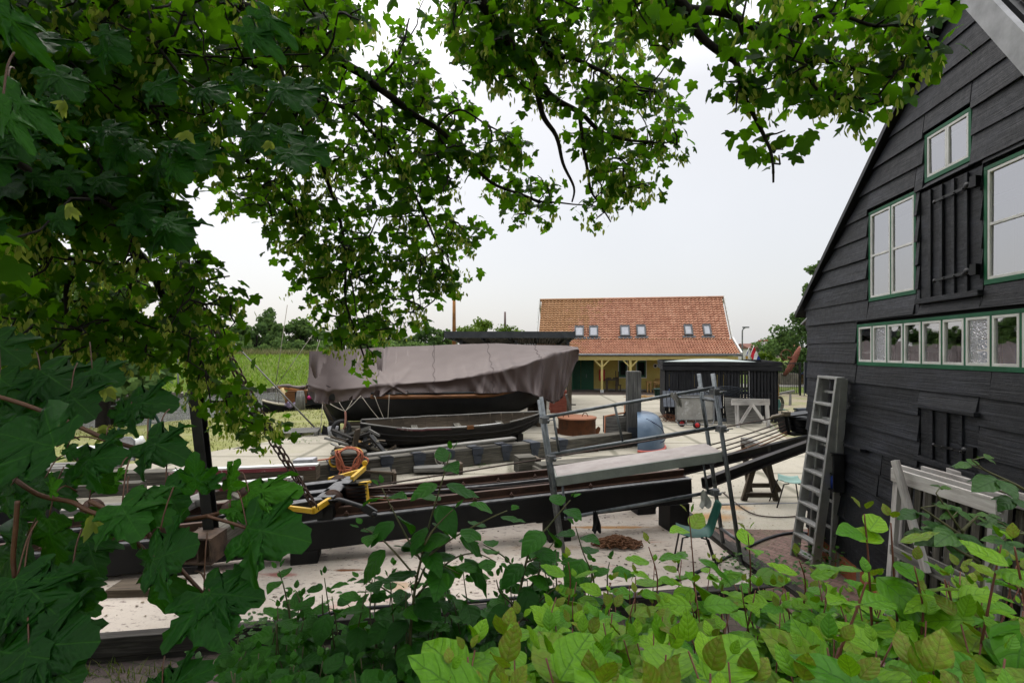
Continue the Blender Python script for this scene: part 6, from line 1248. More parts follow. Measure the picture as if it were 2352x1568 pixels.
# ================================================================ plants
def leaf_mat(name, cols, trans, tfac=.45, rough=.42, veins=None, redtip=None, spec=.4):
    t = NT(name); at = t.n('Attribute', attribute_name='tone'); tone = at.outputs['Fac']; o = t.coord('Object'); n = t.noise(o, 9, 3, .6)
    c = t.ramp(tone, [(i / (len(cols) - 1), k) for i, k in enumerate(cols)])
    tcx = t.n('TexCoord'); s = t.n('SeparateXYZ'); t.l(tcx.outputs['UV'], s.inputs[0]); x, y = s.outputs[0], s.outputs[1]; ax_ = t.math('ABSOLUTE', x); ht = None
    sp_ = t.noise(t.coord('UV', (14, 14, 1)), 1.5, 4, .6); c = t.mix(t.ramp(sp_, [(.3, .3), (.6, 0)]), c, tuple(v * .7 for v in cols[0]))
    bl_ = t.noise(t.coord('Object', (1, 1, 1)), 30, 4, .7); c = t.mix(t.ramp(bl_, [(.70, 0), (.76, .7)]), c, (.14, .085, .02))
    if veins == 'palmate':
        m = None
        for a in (0, .72, 1.55):
            dx, dy = math.sin(a), math.cos(a); cr = t.math('ABSOLUTE', t.math('SUBTRACT', t.math('MULTIPLY', ax_, dy), t.math('MULTIPLY', y, dx)))
            dt = t.math('ADD', t.math('MULTIPLY', ax_, dx), t.math('MULTIPLY', y, dy)); q = t.math('ADD', cr, t.math('MULTIPLY', t.math('LESS_THAN', dt, 0), 1))
            m = q if m is None else t.math('MINIMUM', m, q)
        w = t.n('TexWave', wave_type='BANDS', bands_direction='X'); w.inputs['Scale'].default_value = 3.4; w.inputs['Distortion'].default_value = 1.2; w.inputs['Detail'].default_value = 1
        cmb = t.n('CombineXYZ'); t.l(t.math('SUBTRACT', y, t.math('MULTIPLY', ax_, .9)), cmb.inputs[0]); t.l(cmb.outputs[0], w.inputs[0])
        line = t.math('MAXIMUM', t.ramp(m, [(.004, 1), (.012, 0)]), t.math('MULTIPLY', t.ramp(w.outputs['Fac'], [(.0, 1), (.05, 0)]), .22)); c = t.mix(t.math('MULTIPLY', line, .2), c, tuple(min(1, v * 1.4 + .01) for v in cols[-1])); ht = t.math('SUBTRACT', t.math('MULTIPLY', w.outputs['Fac'], .5), line)
    if veins == 'arc':
        cmb = t.n('CombineXYZ'); q = t.math('SUBTRACT', y, t.math('MULTIPLY', t.math('POWER', ax_, 1.5), 1.9)); t.l(q, cmb.inputs[0])
        w = t.n('TexWave', wave_type='BANDS', bands_direction='X'); w.inputs['Scale'].default_value = 1.6; t.l(cmb.outputs[0], w.inputs[0])
        line = t.math('MAXIMUM', t.ramp(ax_, [(.006, 1), (.016, 0)]), t.math('MULTIPLY', t.ramp(w.outputs['Fac'], [(.0, 1), (.06, 0)]), .7)); c = t.mix(t.math('MULTIPLY', line, .55), c, tuple(v * .8 for v in cols[0])); ht = t.math('SUBTRACT', t.math('MULTIPLY', w.outputs['Fac'], .8), line)
    if redtip:
        r2 = t.n('Attribute', attribute_name='red'); c = t.mix(t.math('MULTIPLY', r2.outputs['Fac'], t.ramp(t.noise(t.coord('UV', (3, 3, 1)), 1.6, 3, .6), [(.35, .25), (.65, 1)])), c, redtip)
    t.base(c); t.set(Roughness=rough); t.b.inputs['Specular IOR Level'].default_value = spec
    if ht is not None: t.bump(t.math('ADD', ht, t.math('MULTIPLY', sp_, 1.2)), .3, .003)
    tr = t.n('BsdfTranslucent'); tm = t.mix(.6, trans, t.mix(1, c, trans)); 
    mt = t.n('Mix', data_type='RGBA', blend_type='MIX'); mt.inputs[0].default_value = .35; mt.inputs[6].default_value = (*trans, 1); t.l(c, mt.inputs[7]); t.l(mt.outputs[2], tr.inputs[0])
    mx = t.n('MixShader'); mx.inputs[0].default_value = tfac; t.l(t.b.outputs[0], mx.inputs[1]); t.l(tr.outputs[0], mx.inputs[2]); t.l(mx.outputs[0], t.out.inputs[0]); return t.m
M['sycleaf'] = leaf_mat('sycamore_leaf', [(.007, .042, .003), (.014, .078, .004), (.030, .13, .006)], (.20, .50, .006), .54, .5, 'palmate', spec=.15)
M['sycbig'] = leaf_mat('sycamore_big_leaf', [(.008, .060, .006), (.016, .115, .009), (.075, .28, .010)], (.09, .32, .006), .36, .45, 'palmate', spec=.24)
M['samara'] = leaf_mat('samara', [(.22, .30, .04), (.32, .40, .06), (.44, .47, .12)], (.55, .68, .08), .6, .5)
M['dogyellow'] = leaf_mat('dogwood_leaf_light', [(.022, .13, .006), (.085, .30, .008), (.28, .55, .014)], (.30, .60, .005), .25, .36, 'arc', (.24, .13, .03), .26)
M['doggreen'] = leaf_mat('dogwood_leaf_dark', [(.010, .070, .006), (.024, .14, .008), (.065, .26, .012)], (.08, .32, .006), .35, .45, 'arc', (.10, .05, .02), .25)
M['bramble'] = leaf_mat('bramble_leaf', [(.025, .10, .018), (.05, .16, .025), (.10, .25, .03)], (.14, .32, .02), .35, .4, 'arc', (.15, .1, .03))
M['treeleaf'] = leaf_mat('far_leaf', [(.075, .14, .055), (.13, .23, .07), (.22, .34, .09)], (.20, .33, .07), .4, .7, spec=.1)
M['limeleaf'] = leaf_mat('lime_leaf', [(.07, .15, .015), (.14, .25, .02), (.22, .34, .03)], (.25, .4, .02), .4, .5)
M['bark'] = speck('bark', (.010, .008, .006), (.035, .028, .02), 20, .9, .6); M['stemred'] = speck('red_stem', (.16, .035, .03), (.24, .10, .05), 12, .5, .2); M['stemgreen'] = speck('green_stem', (.07, .09, .03), (.14, .12, .05), 14, .6, .3)
M['petiole'] = speck('petiole', (.08, .03, .015), (.14, .06, .025), 14, .5, .2)
def syc_template(detail):
    deep = [(0, 0), (.09, -.10), (.27, -.15), (.50, -.06), (.42, .07), (.37, .15), (.52, .24), (.64, .36), (.70, .58), (.54, .55), (.37, .53), (.33, .65), (.22, .83), (0, 1.0)]
    half = [(0, 0), (.09, -.09), (.27, -.14), (.48, -.07), (.43, .06), (.38, .15), (.52, .22), (.64, .35), (.69, .56), (.55, .55), (.38, .54), (.34, .66), (.23, .84), (0, 1.0)]
    if detail:
        half = deep; r_ = random.Random(4); h2 = []
        for (a, b2) in zip(half, half[1:]):
            L = math.hypot(b2[0] - a[0], b2[1] - a[1]); k = max(1, int(L / .07))
            for i in range(k):
                t_ = i / k; x, y = lerp(a[0], b2[0], t_), lerp(a[1], b2[1], t_); nx_, ny_ = (b2[1] - a[1]) / L, -(b2[0] - a[0]) / L
                w_ = (.018 if i % 2 else -.008) * (1 if x > .1 else .2) + .03 * math.sin(math.pi * t_); h2.append((x - nx_ * -w_, y - ny_ * -w_))
        half = h2 + [half[-1]]; half[0] = (0, 0)
    out = half + [(-x, y) for x, y in half[-2:0:-1]]; c = (0, .30); n = len(out); rings = (.2, .4, .6, .8, 1) if detail else (.55, 1)
    vs = [c]
    for r_ in rings: vs += [(lerp(c[0], x, r_), lerp(c[1], y, r_)) for x, y in out]
    fs = []
    for i in range(n):
        j = (i + 1) % n; fs.append((0, 1 + i, 1 + j))
        for k in range(len(rings) - 1): a = 1 + k * n; b2 = a + n; fs += [(a + i, b2 + i, b2 + j), (a + i, b2 + j, a + j)]
    v3 = np.array([(x, y, 0) for x, y in vs], float); return v3, np.array(fs)
def ovate_template(nu, nv, wid):
    vs = []; fs = []
    for j in range(nv + 1):
        v = j / nv; w_ = wid * (math.sin(math.pi * v ** .82) ** .8) * (1 - .25 * v ** 4) if 0 < j < nv else 0.004
        for i in range(nu + 1): u = i / nu * 2 - 1; vs.append((u * w_, v, 0))
    for j in range(nv):
        for i in range(nu): a = j * (nu + 1) + i; fs += [(a, a + 1, a + nu + 2), (a, a + nu + 2, a + nu + 1)]
    return np.array(vs, float), np.array(fs)
def deform(v, fold, droop, curl, wave=0, rs=None):
    q = v.copy(); x, y = v[:, 0], v[:, 1]
    q[:, 2] = fold * np.sqrt(x * x + .004) - droop * y ** 2 - curl * x ** 2 + (wave * np.sin(y * 13 - np.abs(x) * 11) * np.abs(x) + wave * .4 * np.sin(y * 29 + x * 17) * .3 if wave else 0)
    return q
def frame(d, n):
    d = np.asarray(d, float); d = d / np.linalg.norm(d, axis=-1, keepdims=True); x = np.cross(d, n); x = x / np.maximum(1e-6, np.linalg.norm(x, axis=-1, keepdims=True)); n2 = np.cross(x, d)
    return np.stack([x, d, n2], axis=-1)      # columns
def swarm(name, variants, faces, Rm, T, Sc, tone, mat, parent=None, loc=None, red=None, kind=None):
    K = len(T); nv = len(variants[0]); pick = nr.randint(0, len(variants), K); VV = np.stack(variants)[pick]
    base = np.array(list(parent['b']) if parent is not None else (loc if loc is not None else (0, 0, 0)), float)
    pos = np.einsum('kij,kvj->kvi', Rm, VV * np.asarray(Sc)[:, None, None]) + (T - base)[:, None, :]
    fcs = (faces[None] + (np.arange(K) * nv)[:, None, None]).reshape(-1, 3); me = bpy.data.meshes.new(name)
    me.vertices.add(K * nv); me.vertices.foreach_set('co', pos.reshape(-1)); nf = len(fcs); me.loops.add(nf * 3); me.loops.foreach_set('vertex_index', fcs.reshape(-1).astype(np.int32)); me.polygons.add(nf)
    me.polygons.foreach_set('loop_start', np.arange(0, nf * 3, 3, dtype=np.int32)); me.polygons.foreach_set('loop_total', np.full(nf, 3, np.int32)); me.polygons.foreach_set('use_smooth', np.ones(nf, bool)); me.update(calc_edges=True)
    uvv = np.tile(variants[0][:, :2], (K, 1)); u = me.uv_layers.new(name='UVMap'); u.data.foreach_set('uv', uvv[fcs.reshape(-1)].reshape(-1).astype(np.float32))
    a = me.attributes.new('tone', 'FLOAT', 'POINT'); a.data.foreach_set('value', np.repeat(np.clip(tone, 0, 1), nv).astype(np.float32))
    if red is not None: a = me.attributes.new('red', 'FLOAT', 'POINT'); a.data.foreach_set('value', np.repeat(red, nv).astype(np.float32))
    me.materials.append(mat); me.update(); o = bpy.data.objects.new(name, me); COL.objects.link(o); o['b'] = [float(x) for x in base]
    if parent is not None: o.parent = parent
    else: o.location = base
    if kind: o['kind'] = kind
    return o
def inside(poly, x, y):
    c = False; n = len(poly)
    for i in range(n):
        (x1, y1), (x2, y2) = poly[i], poly[(i + 1) % n]
        if (y1 > y) != (y2 > y) and x < (x2 - x1) * (y - y1) / (y2 - y1) + x1: c = not c
    return c
# ---------------------------------------------------------------- the sycamore over the viewer
syc = thing('sycamore_tree', 'big sycamore whose dark leafy boughs hang over the top and left of the yard', 'tree', (-3.2, 1.2, gz(-3.2, 1.2)))
br_px = [
 ([(-320, 20, 2.6), (-120, 30, 2.9), (0, 79, 3.2), (110, 120, 3.4), (191, 168, 3.6), (260, 215, 3.8), (380, 260, 4.1), (500, 330, 4.4), (600, 400, 4.6), (700, 500, 4.8)], .075, .014),
 ([(200, -140, 3.2), (400, -60, 3.5), (530, 7, 3.8), (602, 38, 3.9), (700, 92, 4.0), (804, 154, 4.1), (838, 171, 4.15), (889, 219, 4.2), (951, 260, 4.3), (1026, 314, 4.4), (1070, 369, 4.5), (1128, 420, 4.6), (1224, 458, 4.7), (1282, 463, 4.75)], .06, .008),
 ([(180, 20, 3.5), (325, 79, 3.8), (386, 113, 3.9), (489, 130, 4.0), (533, 171, 4.1), (640, 230, 4.3), (720, 330, 4.5), (760, 430, 4.6), (790, 560, 4.7), (800, 700, 4.8), (840, 830, 4.9)], .045, .007),
 ([(330, -90, 3.6), (448, 0, 3.9), (513, 68, 4.1), (560, 130, 4.2), (632, 171, 4.3), (700, 222, 4.4), (752, 239, 4.5), (804, 256, 4.5), (880, 330, 4.6), (940, 430, 4.7), (1000, 540, 4.8), (1030, 640, 4.8)], .04, .007),
 ([(1000, -150, 3.4), (1060, -60, 3.6), (1111, 0, 3.7), (1145, 61, 3.8), (1190, 126, 3.9), (1231, 178, 4.0), (1282, 229, 4.1), (1333, 260, 4.2), (1384, 301, 4.25), (1436, 321, 4.3), (1500, 330, 4.35)], .055, .008),
 ([(1231, 178, 4.0), (1248, 256, 4.1), (1279, 308, 4.15), (1292, 369, 4.2), (1316, 427, 4.25), (1316, 458, 4.3)], .028, .006),
 ([(1190, -100, 3.7), (1224, 0, 3.8), (1261, 120, 3.95), (1316, 137, 4.0), (1384, 171, 4.05), (1436, 205, 4.1), (1521, 212, 4.15)], .03, .007),
 ([(1333, 260, 4.2), (1347, 359, 4.25), (1357, 427, 4.3), (1378, 468, 4.35), (1400, 510, 4.35)], .018, .005),
 ([(1480, -80, 2.9), (1583, 20, 3.1), (1607, 65, 3.15), (1665, 119, 3.2), (1691, 148, 3.2), (1714, 214, 3.25), (1731, 264, 3.3), (1764, 313, 3.3), (1774, 360, 3.3), (1780, 420, 3.3)], .034, .006),
 ([(1583, 20, 3.1), (1665, 30, 3.1), (1731, 59, 3.15), (1774, 105, 3.2), (1800, 135, 3.2), (1849, 142, 3.2), (1922, 155, 3.2), (1978, 175, 3.2), (2027, 183, 3.2)], .028, .005),
 ([(1849, 142, 3.2), (1879, 201, 3.2), (1922, 231, 3.2), (1985, 262, 3.2)], .014, .005),
 ([(1774, 105, 3.1), (1840, 60, 3.0), (1920, 40, 3.0), (2010, 60, 3.0), (2100, 60, 3.0), (2140, 110, 3.0)], .016, .005),
 ([(120, 250, 3.6), (190, 380, 3.8), (240, 480, 3.9), (287, 541, 4.0), (334, 597, 4.1), (360, 649, 4.15), (390, 702, 4.2), (419, 752, 4.2), (448, 805, 4.25), (480, 860, 4.3), (516, 898, 4.3), (580, 950, 4.3), (620, 985, 4.3)], .05, .008),
 ([(110, 330, 3.4), (182, 503, 3.5), (179, 606, 3.6), (152, 664, 3.6), (155, 708, 3.6), (146, 767, 3.6), (126, 816, 3.6)], .028, .006),
 ([(240, 480, 3.9), (308, 588, 3.9), (302, 635, 3.9), (297, 679, 3.9), (299, 723, 3.9), (287, 764, 3.9)], .016, .005),
 ([(390, 702, 4.2), (430, 690, 4.2), (480, 650, 4.25), (530, 640, 4.3)], .014, .005),
 ([(-200, 160, 2.2), (0, 330, 2.4), (120, 420, 2.5), (250, 470, 2.6), (330, 520, 2.7)], .03, .007),
 ([(860, 200, 4.2), (900, 140, 4.2), (930, 90, 4.2), (940, 50, 4.2)], .014, .005),
 ([(1060, 380, 4.5), (1010, 300, 4.4), (1060, 250, 4.3), (1120, 285, 4.3), (1180, 320, 4.4)], .014, .005),
]
wood_mb = MB(); nodes_xyz = []
for pts, r0, r1 in br_px:
    q = spline([P(x, y, Y) + V((rnd.uniform(-.015, .015), 0, rnd.uniform(-.015, .015))) for x, y, Y in pts], 5); n = len(q)
    q = [p + V((MN.noise(p * 3), MN.noise(p * 3 + V((9, 0, 0))), MN.noise(p * 3 + V((0, 9, 0))))) * .025 for p in q]
    wood_mb.tube(q, [lerp(r0, r1, (i / n) ** .8) for i in range(n)], 7); nodes_xyz += [tuple(p) for p in q[2:]]
# trunk beside the viewer and limbs feeding the boughs
trunk_mb = MB(); tb_ = V((-3.2, 1.2, gz(-3.2, 1.2) - .1))
trunk_mb.tube(spline([tb_, tb_ + V((.05, .05, 1.5)), tb_ + V((.1, .2, 3.2)), tb_ + V((.3, .6, 5.0)), tb_ + V((.8, 1.2, 7.0))], 6), [.34, .30] + [.27] * 8 + [.22] * 8 + [.12] * 7, 12); trunk_mb.build('trunk', M['bark'], syc)
for pts, r0, r1 in br_px:
    x, y, Y = pts[0]
    if y < 0 or x < 0: wood_mb.tube(spline([tb_ + V((.1, .25, 2.6 + .3 * rnd.random())), (tb_ + V((.2, .4, 3.2))).lerp(P(x, y, Y), .55) + V((0, 0, .3)), P(x, y, Y)], 5), [r0 * 1.8] * 5 + [r0 * 1.1] * 6, 8)
polyA = [(-150, -60), (560, -60), (845, -60), (842, 10), (850, 70), (800, 130), (775, 240), (740, 310), (640, 380), (560, 395), (485, 400), (410, 425), (395, 520), (300, 560), (-150, 560)]
polyB = [(-150, 540), (320, 530), (395, 505), (410, 545), (490, 600), (550, 680), (565, 760), (535, 835), (560, 880), (600, 920), (655, 965), (640, 1010), (570, 1025), (505, 985), (450, 935), (430, 860), (400, 845), (380, 880), (300, 830), (200, 850), (-150, 850)]
polyC = [(560, 385), (740, 310), (880, 290), (1000, 320), (1100, 440), (1112, 580), (1050, 690), (1005, 745), (935, 765), (885, 810), (862, 880), (828, 870), (790, 830), (735, 795), (712, 750), (690, 690), (640, 660), (655, 590), (600, 540), (520, 500), (480, 450), (500, 405)]
polyD = [(770, 230), (850, 150), (900, 70), (950, 60), (1000, 150), (1080, 235), (1130, 275), (1200, 320), (1260, 390), (1290, 440), (1270, 490), (1190, 530), (1110, 440), (1000, 370), (850, 330), (760, 310)]
polyE = [(950, -60), (1580, -60), (1575, 60), (1560, 170), (1585, 300), (1560, 370), (1490, 480), (1430, 535), (1340, 520), (1325, 470), (1365, 430), (1330, 370), (1285, 330), (1260, 250), (1160, 225), (1060, 130), (965, 70)]
polyF = [(1580, -60), (2200, -60), (2185, 40), (2150, 110), (2105, 170), (2110, 240), (2020, 262), (2000, 310), (1960, 320), (1880, 275), (1845, 300), (1815, 380), (1795, 440), (1750, 390), (1720, 320), (1640, 270), (1660, 235), (1610, 180), (1690, 150), (1620, 90), (1585, 50)]
polyG = [(1635, 60), (1700, 150), (1700, 260), (1640, 220)]
NX = np.array(nodes_xyz); cl = []
def px_of(n): return n[:, 0] / n[:, 1] * F + CX, HY - (n[:, 2] - CH) / n[:, 1] * F
NPX, NPY = px_of(NX)
cr2 = random.Random(21)
for poly, lam, gap, spread in ((polyA, 7.5, -.6, .55), (polyB, 5.2, -.34, .4), (polyC, 5.4, -.36, .32), (polyD, 4.8, -.27, .22), (polyE, 4.8, -.29, .24), (polyF, 3.6, -.24, .2)):
    xs_ = [p[0] for p in poly]; ys_ = [p[1] for p in poly]; ar = 0
    for i in range(len(poly)): x1, y1 = poly[i]; x2, y2 = poly[(i + 1) % len(poly)]; ar += x1 * y2 - x2 * y1
    ar = abs(ar) / 2; n_ = int(ar * lam / (620 * 5)) if poly is not polyF else int(ar * lam / (1050 * 5)); k = 0; tries = 0
    while k < n_ and tries < 200000:
        tries += 1; x, y = cr2.uniform(min(xs_), max(xs_)), cr2.uniform(min(ys_), max(ys_))
        if MN.noise(V((x / 75, y / 60, 2.2))) < gap or not all(inside(poly, x + a_, y + b_) for a_, b_ in ((0, 0), (19, 0), (-19, 0), (0, 19), (0, -19))): continue
        i = int(np.argmin((NPX - x) ** 2 + (NPY - y) ** 2)); Y = NX[i][1] + cr2.gauss(.14, spread)
        if poly is polyA: Y = max(2.7, Y - .5 * cr2.random())
        cl.append((math.hypot(NPX[i] - x, NPY[i] - y), P(x, y, max(1.6, Y)), poly)); k += 1
cl.sort(key=lambda c: c[0]); tw = MB(); nodes_l = list(nodes_xyz); arr = np.zeros((len(nodes_l) + len(cl), 3)); arr[:len(nodes_l)] = nodes_l; cnt = len(nodes_l)
LT = []; LD = []; LN = []; LS = []; LO = []; ST = []; SDr = []; SNn = []; SS = []; SO = []
def unit(v): return v / max(1e-6, np.linalg.norm(v))
for _, c, poly in cl:
    cv_ = np.array(c); d2 = ((arr[:cnt] - cv_) ** 2).sum(1); i = int(np.argmin(d2)); p0 = V(arr[i]); arr[cnt] = cv_; cnt += 1
    if d2[i] > 1e-4:
        L = math.sqrt(d2[i]); m1 = p0.lerp(c, .35) + V((nr.normal(0, .06), nr.normal(0, .06), nr.normal(0, .06))) * L; m2 = p0.lerp(c, .7) + V((nr.normal(0, .07), nr.normal(0, .07), nr.normal(0, .05))) * L
        tw.tube([p0, m1, m2, c], [.0085, .007, .0055, .004], 4, cap=False)
    nl = cr2.choice((4, 5, 5, 6))
    for k in range(nl):
        off = nr.normal(0, 1, 3) * np.array((.085, .085, .065)); LT.append(cv_ + off); az = nr.uniform(0, 6.283); el = nr.uniform(-1.15, .05)
        LD.append((math.cos(az) * math.cos(el), math.sin(az) * math.cos(el), math.sin(el))); n_ = nr.normal(0, .55, 3); n_[2] += .75; n_[1] -= .25; LN.append(n_); LS.append(nr.uniform(.052, .095) * (1.0 if poly is not polyF else 1.1)); LO.append(nr.uniform(0, 1))
    if cr2.random() < (.62 if poly in (polyB, polyC, polyF, polyE) else .35):
        bc = cv_ + nr.normal(0, .05, 3); bc[2] -= .05
        for k in range(cr2.randint(9, 18)):
            off = nr.normal(0, .035, 3); az = nr.uniform(0, 6.283); sp_ = nr.uniform(.15, .6); ST.append(bc + off); SDr.append((math.cos(az) * sp_, math.sin(az) * sp_, -1)); SNn.append(nr.normal(0, 1, 3)); SS.append(nr.uniform(.038, .06)); SO.append(nr.uniform(0, 1))
# more crown above the frame: it shades the viewer's side
for k in range(1250):
    c = np.array((nr.uniform(-7, 1.5), nr.uniform(-1.5, 3.0), nr.uniform(4.6, 7.2)))
    if c[2] < 3.4 + 1.05 * max(0, c[1]): continue
    for j in range(3): LT.append(c + nr.normal(0, .12, 3)); LD.append(nr.normal(0, 1, 3) + np.array((0, 0, -.5))); LN.append(nr.normal(0, .4, 3) + np.array((0, 0, 1))); LS.append(nr.uniform(.12, .19)); LO.append(nr.uniform(0, .7))
wood_mb.build('branches', M['bark'], syc); TW = tw
sv, sf_ = syc_template(False); var = [deform(sv, a, b2, c) for a, b2, c in ((.25, .25, .2), (-.15, .35, .3), (.35, .1, .4), (.05, .5, .1), (.15, -.1, .5))]
swarm('crown', var, sf_, frame(np.array(LD), np.array(LN)), np.array(LT), np.array(LS), np.array(LO), M['sycleaf'], syc)
# big near leaves of the same tree, each hanging from its stalk
bl = [(126, 1026, -40, 985, 1.15, 1.0, .3), (150, 1030, 195, 1045, .7, 1.02, .3), (176, 1060, 300, 1035, .8, 1.05, .35), (337, 1012, 420, 1042, .72, 1.1, .1), (360, 1005, 370, 1085, .6, 1.12, .1), (378, 1117, 425, 1205, .8, 1.05, .35), (451, 1122, 440, 1030, .62, 1.0, .4), (470, 1120, 520, 1080, .5, 1.0, .4), (524, 1122, 551, 1045, .6, 1.02, 1.0), (570, 1130, 688, 1112, .45, 1.0, .75), (278, 1160, 330, 1245, .85, .95, .45), (290, 1160, 398, 1190, .8, .96, .45), (527, 1166, 590, 1190, .35, 1, .6), (566, 1212, 700, 1232, .9, .95, .4), (352, 1286, 455, 1240, 1.0, .9, .3), (352, 1290, 345, 1440, .8, .92, .15), (466, 1362, 520, 1500, 1.0, .9, .3), (480, 1362, 615, 1368, .8, .9, .3), (63, 1484, 245, 1470, 1.15, .85, .2), (63, 1490, 190, 1590, 1.1, .84, .15), (35, 1328, 55, 1430, 1.1, .9, .25), (50, 1335, 145, 1430, .8, .9, .25), (159, 1341, 206, 1412, .75, .95, .25), (170, 1345, 258, 1376, .5, .95, .25), (110, 1190, 130, 1330, 1.35, 1.1, .02), (60, 1230, -20, 1330, 1.1, 1.1, .02), (360, 1590, 385, 1520, .8, .9, .35), (370, 1590, 472, 1528, .6, .9, .35), (-30, 1490, 92, 1512, 1.0, .85, .3), (20, 1120, -10, 1200, .9, .98, .2), (100, 1100, 60, 1190, .9, 1.15, .05), (220, 1090, 270, 1140, .8, 1.1, .2), (240, 1010, 300, 985, .7, 1.15, .15), (10, 205, 158, 340, .2, .75, .55), (0, 239, 84, 360, .2, .7, .6), (-10, 5, 115, 152, .25, .75, .5), (560, 61, 650, 122, .35, 1.1, .3), (594, 20, 694, 105, .35, 1.1, .3), (120, 160, 190, 225, .9, 1.3, .1), (270, 960, 330, 905, .7, 1.25, .1), (160, 905, 215, 960, .9, 1.25, .1), (300, 930, 390, 910, .8, 1.25, .05), (60, 940, 140, 960, .9, 1.25, .1), (0, 870, 90, 930, 1.0, 1.25, .05), (90, 850, 180, 900, .9, 1.3, .05), (210, 850, 290, 880, .9, 1.3, .05), (-20, 780, 70, 840, 1.0, 1.3, .02), (200, 1240, 225, 1330, .7, 1.05, .1), (200, 1180, 260, 1250, .6, 1.05, .2), (120, 1135, 105, 1080, .3, 1.0, 1.0), (265, 1105, 275, 1075, .35, 1.02, .95)]
for k in range(70):
    x, y = rnd.uniform(-80, 720), rnd.uniform(60, 540)
    if x > 380 and (y > 380 or y < 160): continue
    a = rnd.uniform(.2, 1.1); L = rnd.uniform(45, 80); bl.append((x, y, x + L * math.cos(a), y + L * math.sin(a), rnd.uniform(.55, .9), rnd.uniform(1.9, 2.7), rnd.uniform(0, .3)))
for k in range(26):
    x, y = rnd.uniform(-80, 180), rnd.uniform(820, 1568); 
    if x > 240 and 1180 < y: x -= 220
    a = rnd.uniform(.0, 2.0); L = rnd.uniform(50, 90); bl.append((x, y, x + L * math.cos(a), y + L * math.sin(a), rnd.uniform(.6, .9), rnd.uniform(1.3, 1.9), rnd.uniform(0, .2)))
BD, BF = syc_template(True); bvar = [deform(BD, a, b2, c, w_) for a, b2, c, w_ in ((.12, .12, .25, .14), (-.06, .2, .3, .17), (.2, .05, .45, .15), (.06, .3, .15, .2))]
T_, D_, N_, S_, O_ = [], [], [], [], []; pm = MB()
for (x0, y0, x1, y1, wdt, Y, tone) in bl:
    a = P(x0, y0, Y); b2 = P(x1, y1, Y * rnd.uniform(.94, 1.04)); d = np.array(b2 - a); L = np.linalg.norm(d); n_ = np.array((rnd.uniform(-.35, .35), -.75 + rnd.uniform(-.3, .2), .55 + rnd.uniform(-.2, .3))); T_.append(np.array(a)); D_.append(d); N_.append(n_); S_.append(L * .9); O_.append(tone + (.14 if x0 > 200 else .04))
    e = a - V(d) * rnd.uniform(.35, .6) + V((0, .05, rnd.uniform(.0, .06))); 
    if len(T_) < 52: pm.tube(spline([a + V((0, .003, 0)), a.lerp(e, .5) + V((0, 0, .015)), e], 3), .0015, 5)
sc_l = np.array(S_) * 1.0
# widen slender leaves a little by their own width factor
Rm = frame(np.array(D_), np.array(N_)); Rm[:, :, 0] *= np.array([min(1.15, max(.35, b_[4] + .15)) for b_ in bl])[:, None]
swarm('near_leaves', bvar, BF, Rm, np.array(T_), sc_l, np.array(O_), M['sycbig'], syc); 
for pts, Y, r_ in (([(-60, 1060), (12, 1087), (88, 1135), (164, 1152), (205, 1173), (290, 1200), (352, 1202), (475, 1185), (527, 1167), (575, 1130)], 1.02, .0045), ([(40, 1150), (36, 1210), (30, 1280), (35, 1328)], .92, .004), ([(205, 1150), (260, 1180), (310, 1240), (352, 1286)], .95, .004), ([(320, 1205), (400, 1290), (466, 1362)], .95, .0035), ([(475, 1185), (530, 1200), (566, 1212)], .96, .003), ([(-40, 900), (60, 930), (160, 970), (250, 1010), (337, 1035)], 1.2, .005)):
    pm.tube(spline([P(x, y, Y) for x, y in pts], 6), r_, 6)
TW.mat = 1; TW.add(pm.v, pm.f, pm.uv, True); TW.build('twigs', [M['bark'], M['petiole']], syc)
T_, D_, N_, S_ = [], [], [], []
for (x, y, Y) in ((212, 1190, .98), (330, 905, 1.4), (250, 985, 1.4), (70, 960, 1.4), (150, 235, 1.5), (430, 300, 1.7), (160, 470, 1.5), (620, 330, 2.0), (245, 890, 1.5)):
    for k in range(7): a = rnd.uniform(-1.3, 1.3); T_.append(np.array(P(x + rnd.uniform(-6, 6), y + rnd.uniform(-8, 8), Y))); D_.append((math.sin(a), rnd.uniform(-.2, .2), -math.cos(a))); N_.append((0, -1, .2)); S_.append(rnd.uniform(.034, .046))
ST += T_; SDr += D_; SNn += N_; SS += S_; SO += list(nr.uniform(.2, .8, len(T_)))
wv, wf = ovate_template(2, 4, .21); wv[:, 0] *= 1.0; swarm('seed_wings', [deform(wv, .2, .2, 0), deform(wv, .1, -.2, 0)], wf, frame(np.array(SDr), np.array(SNn)), np.array(ST), np.array(SS), np.array(SO), M['samara'], syc)
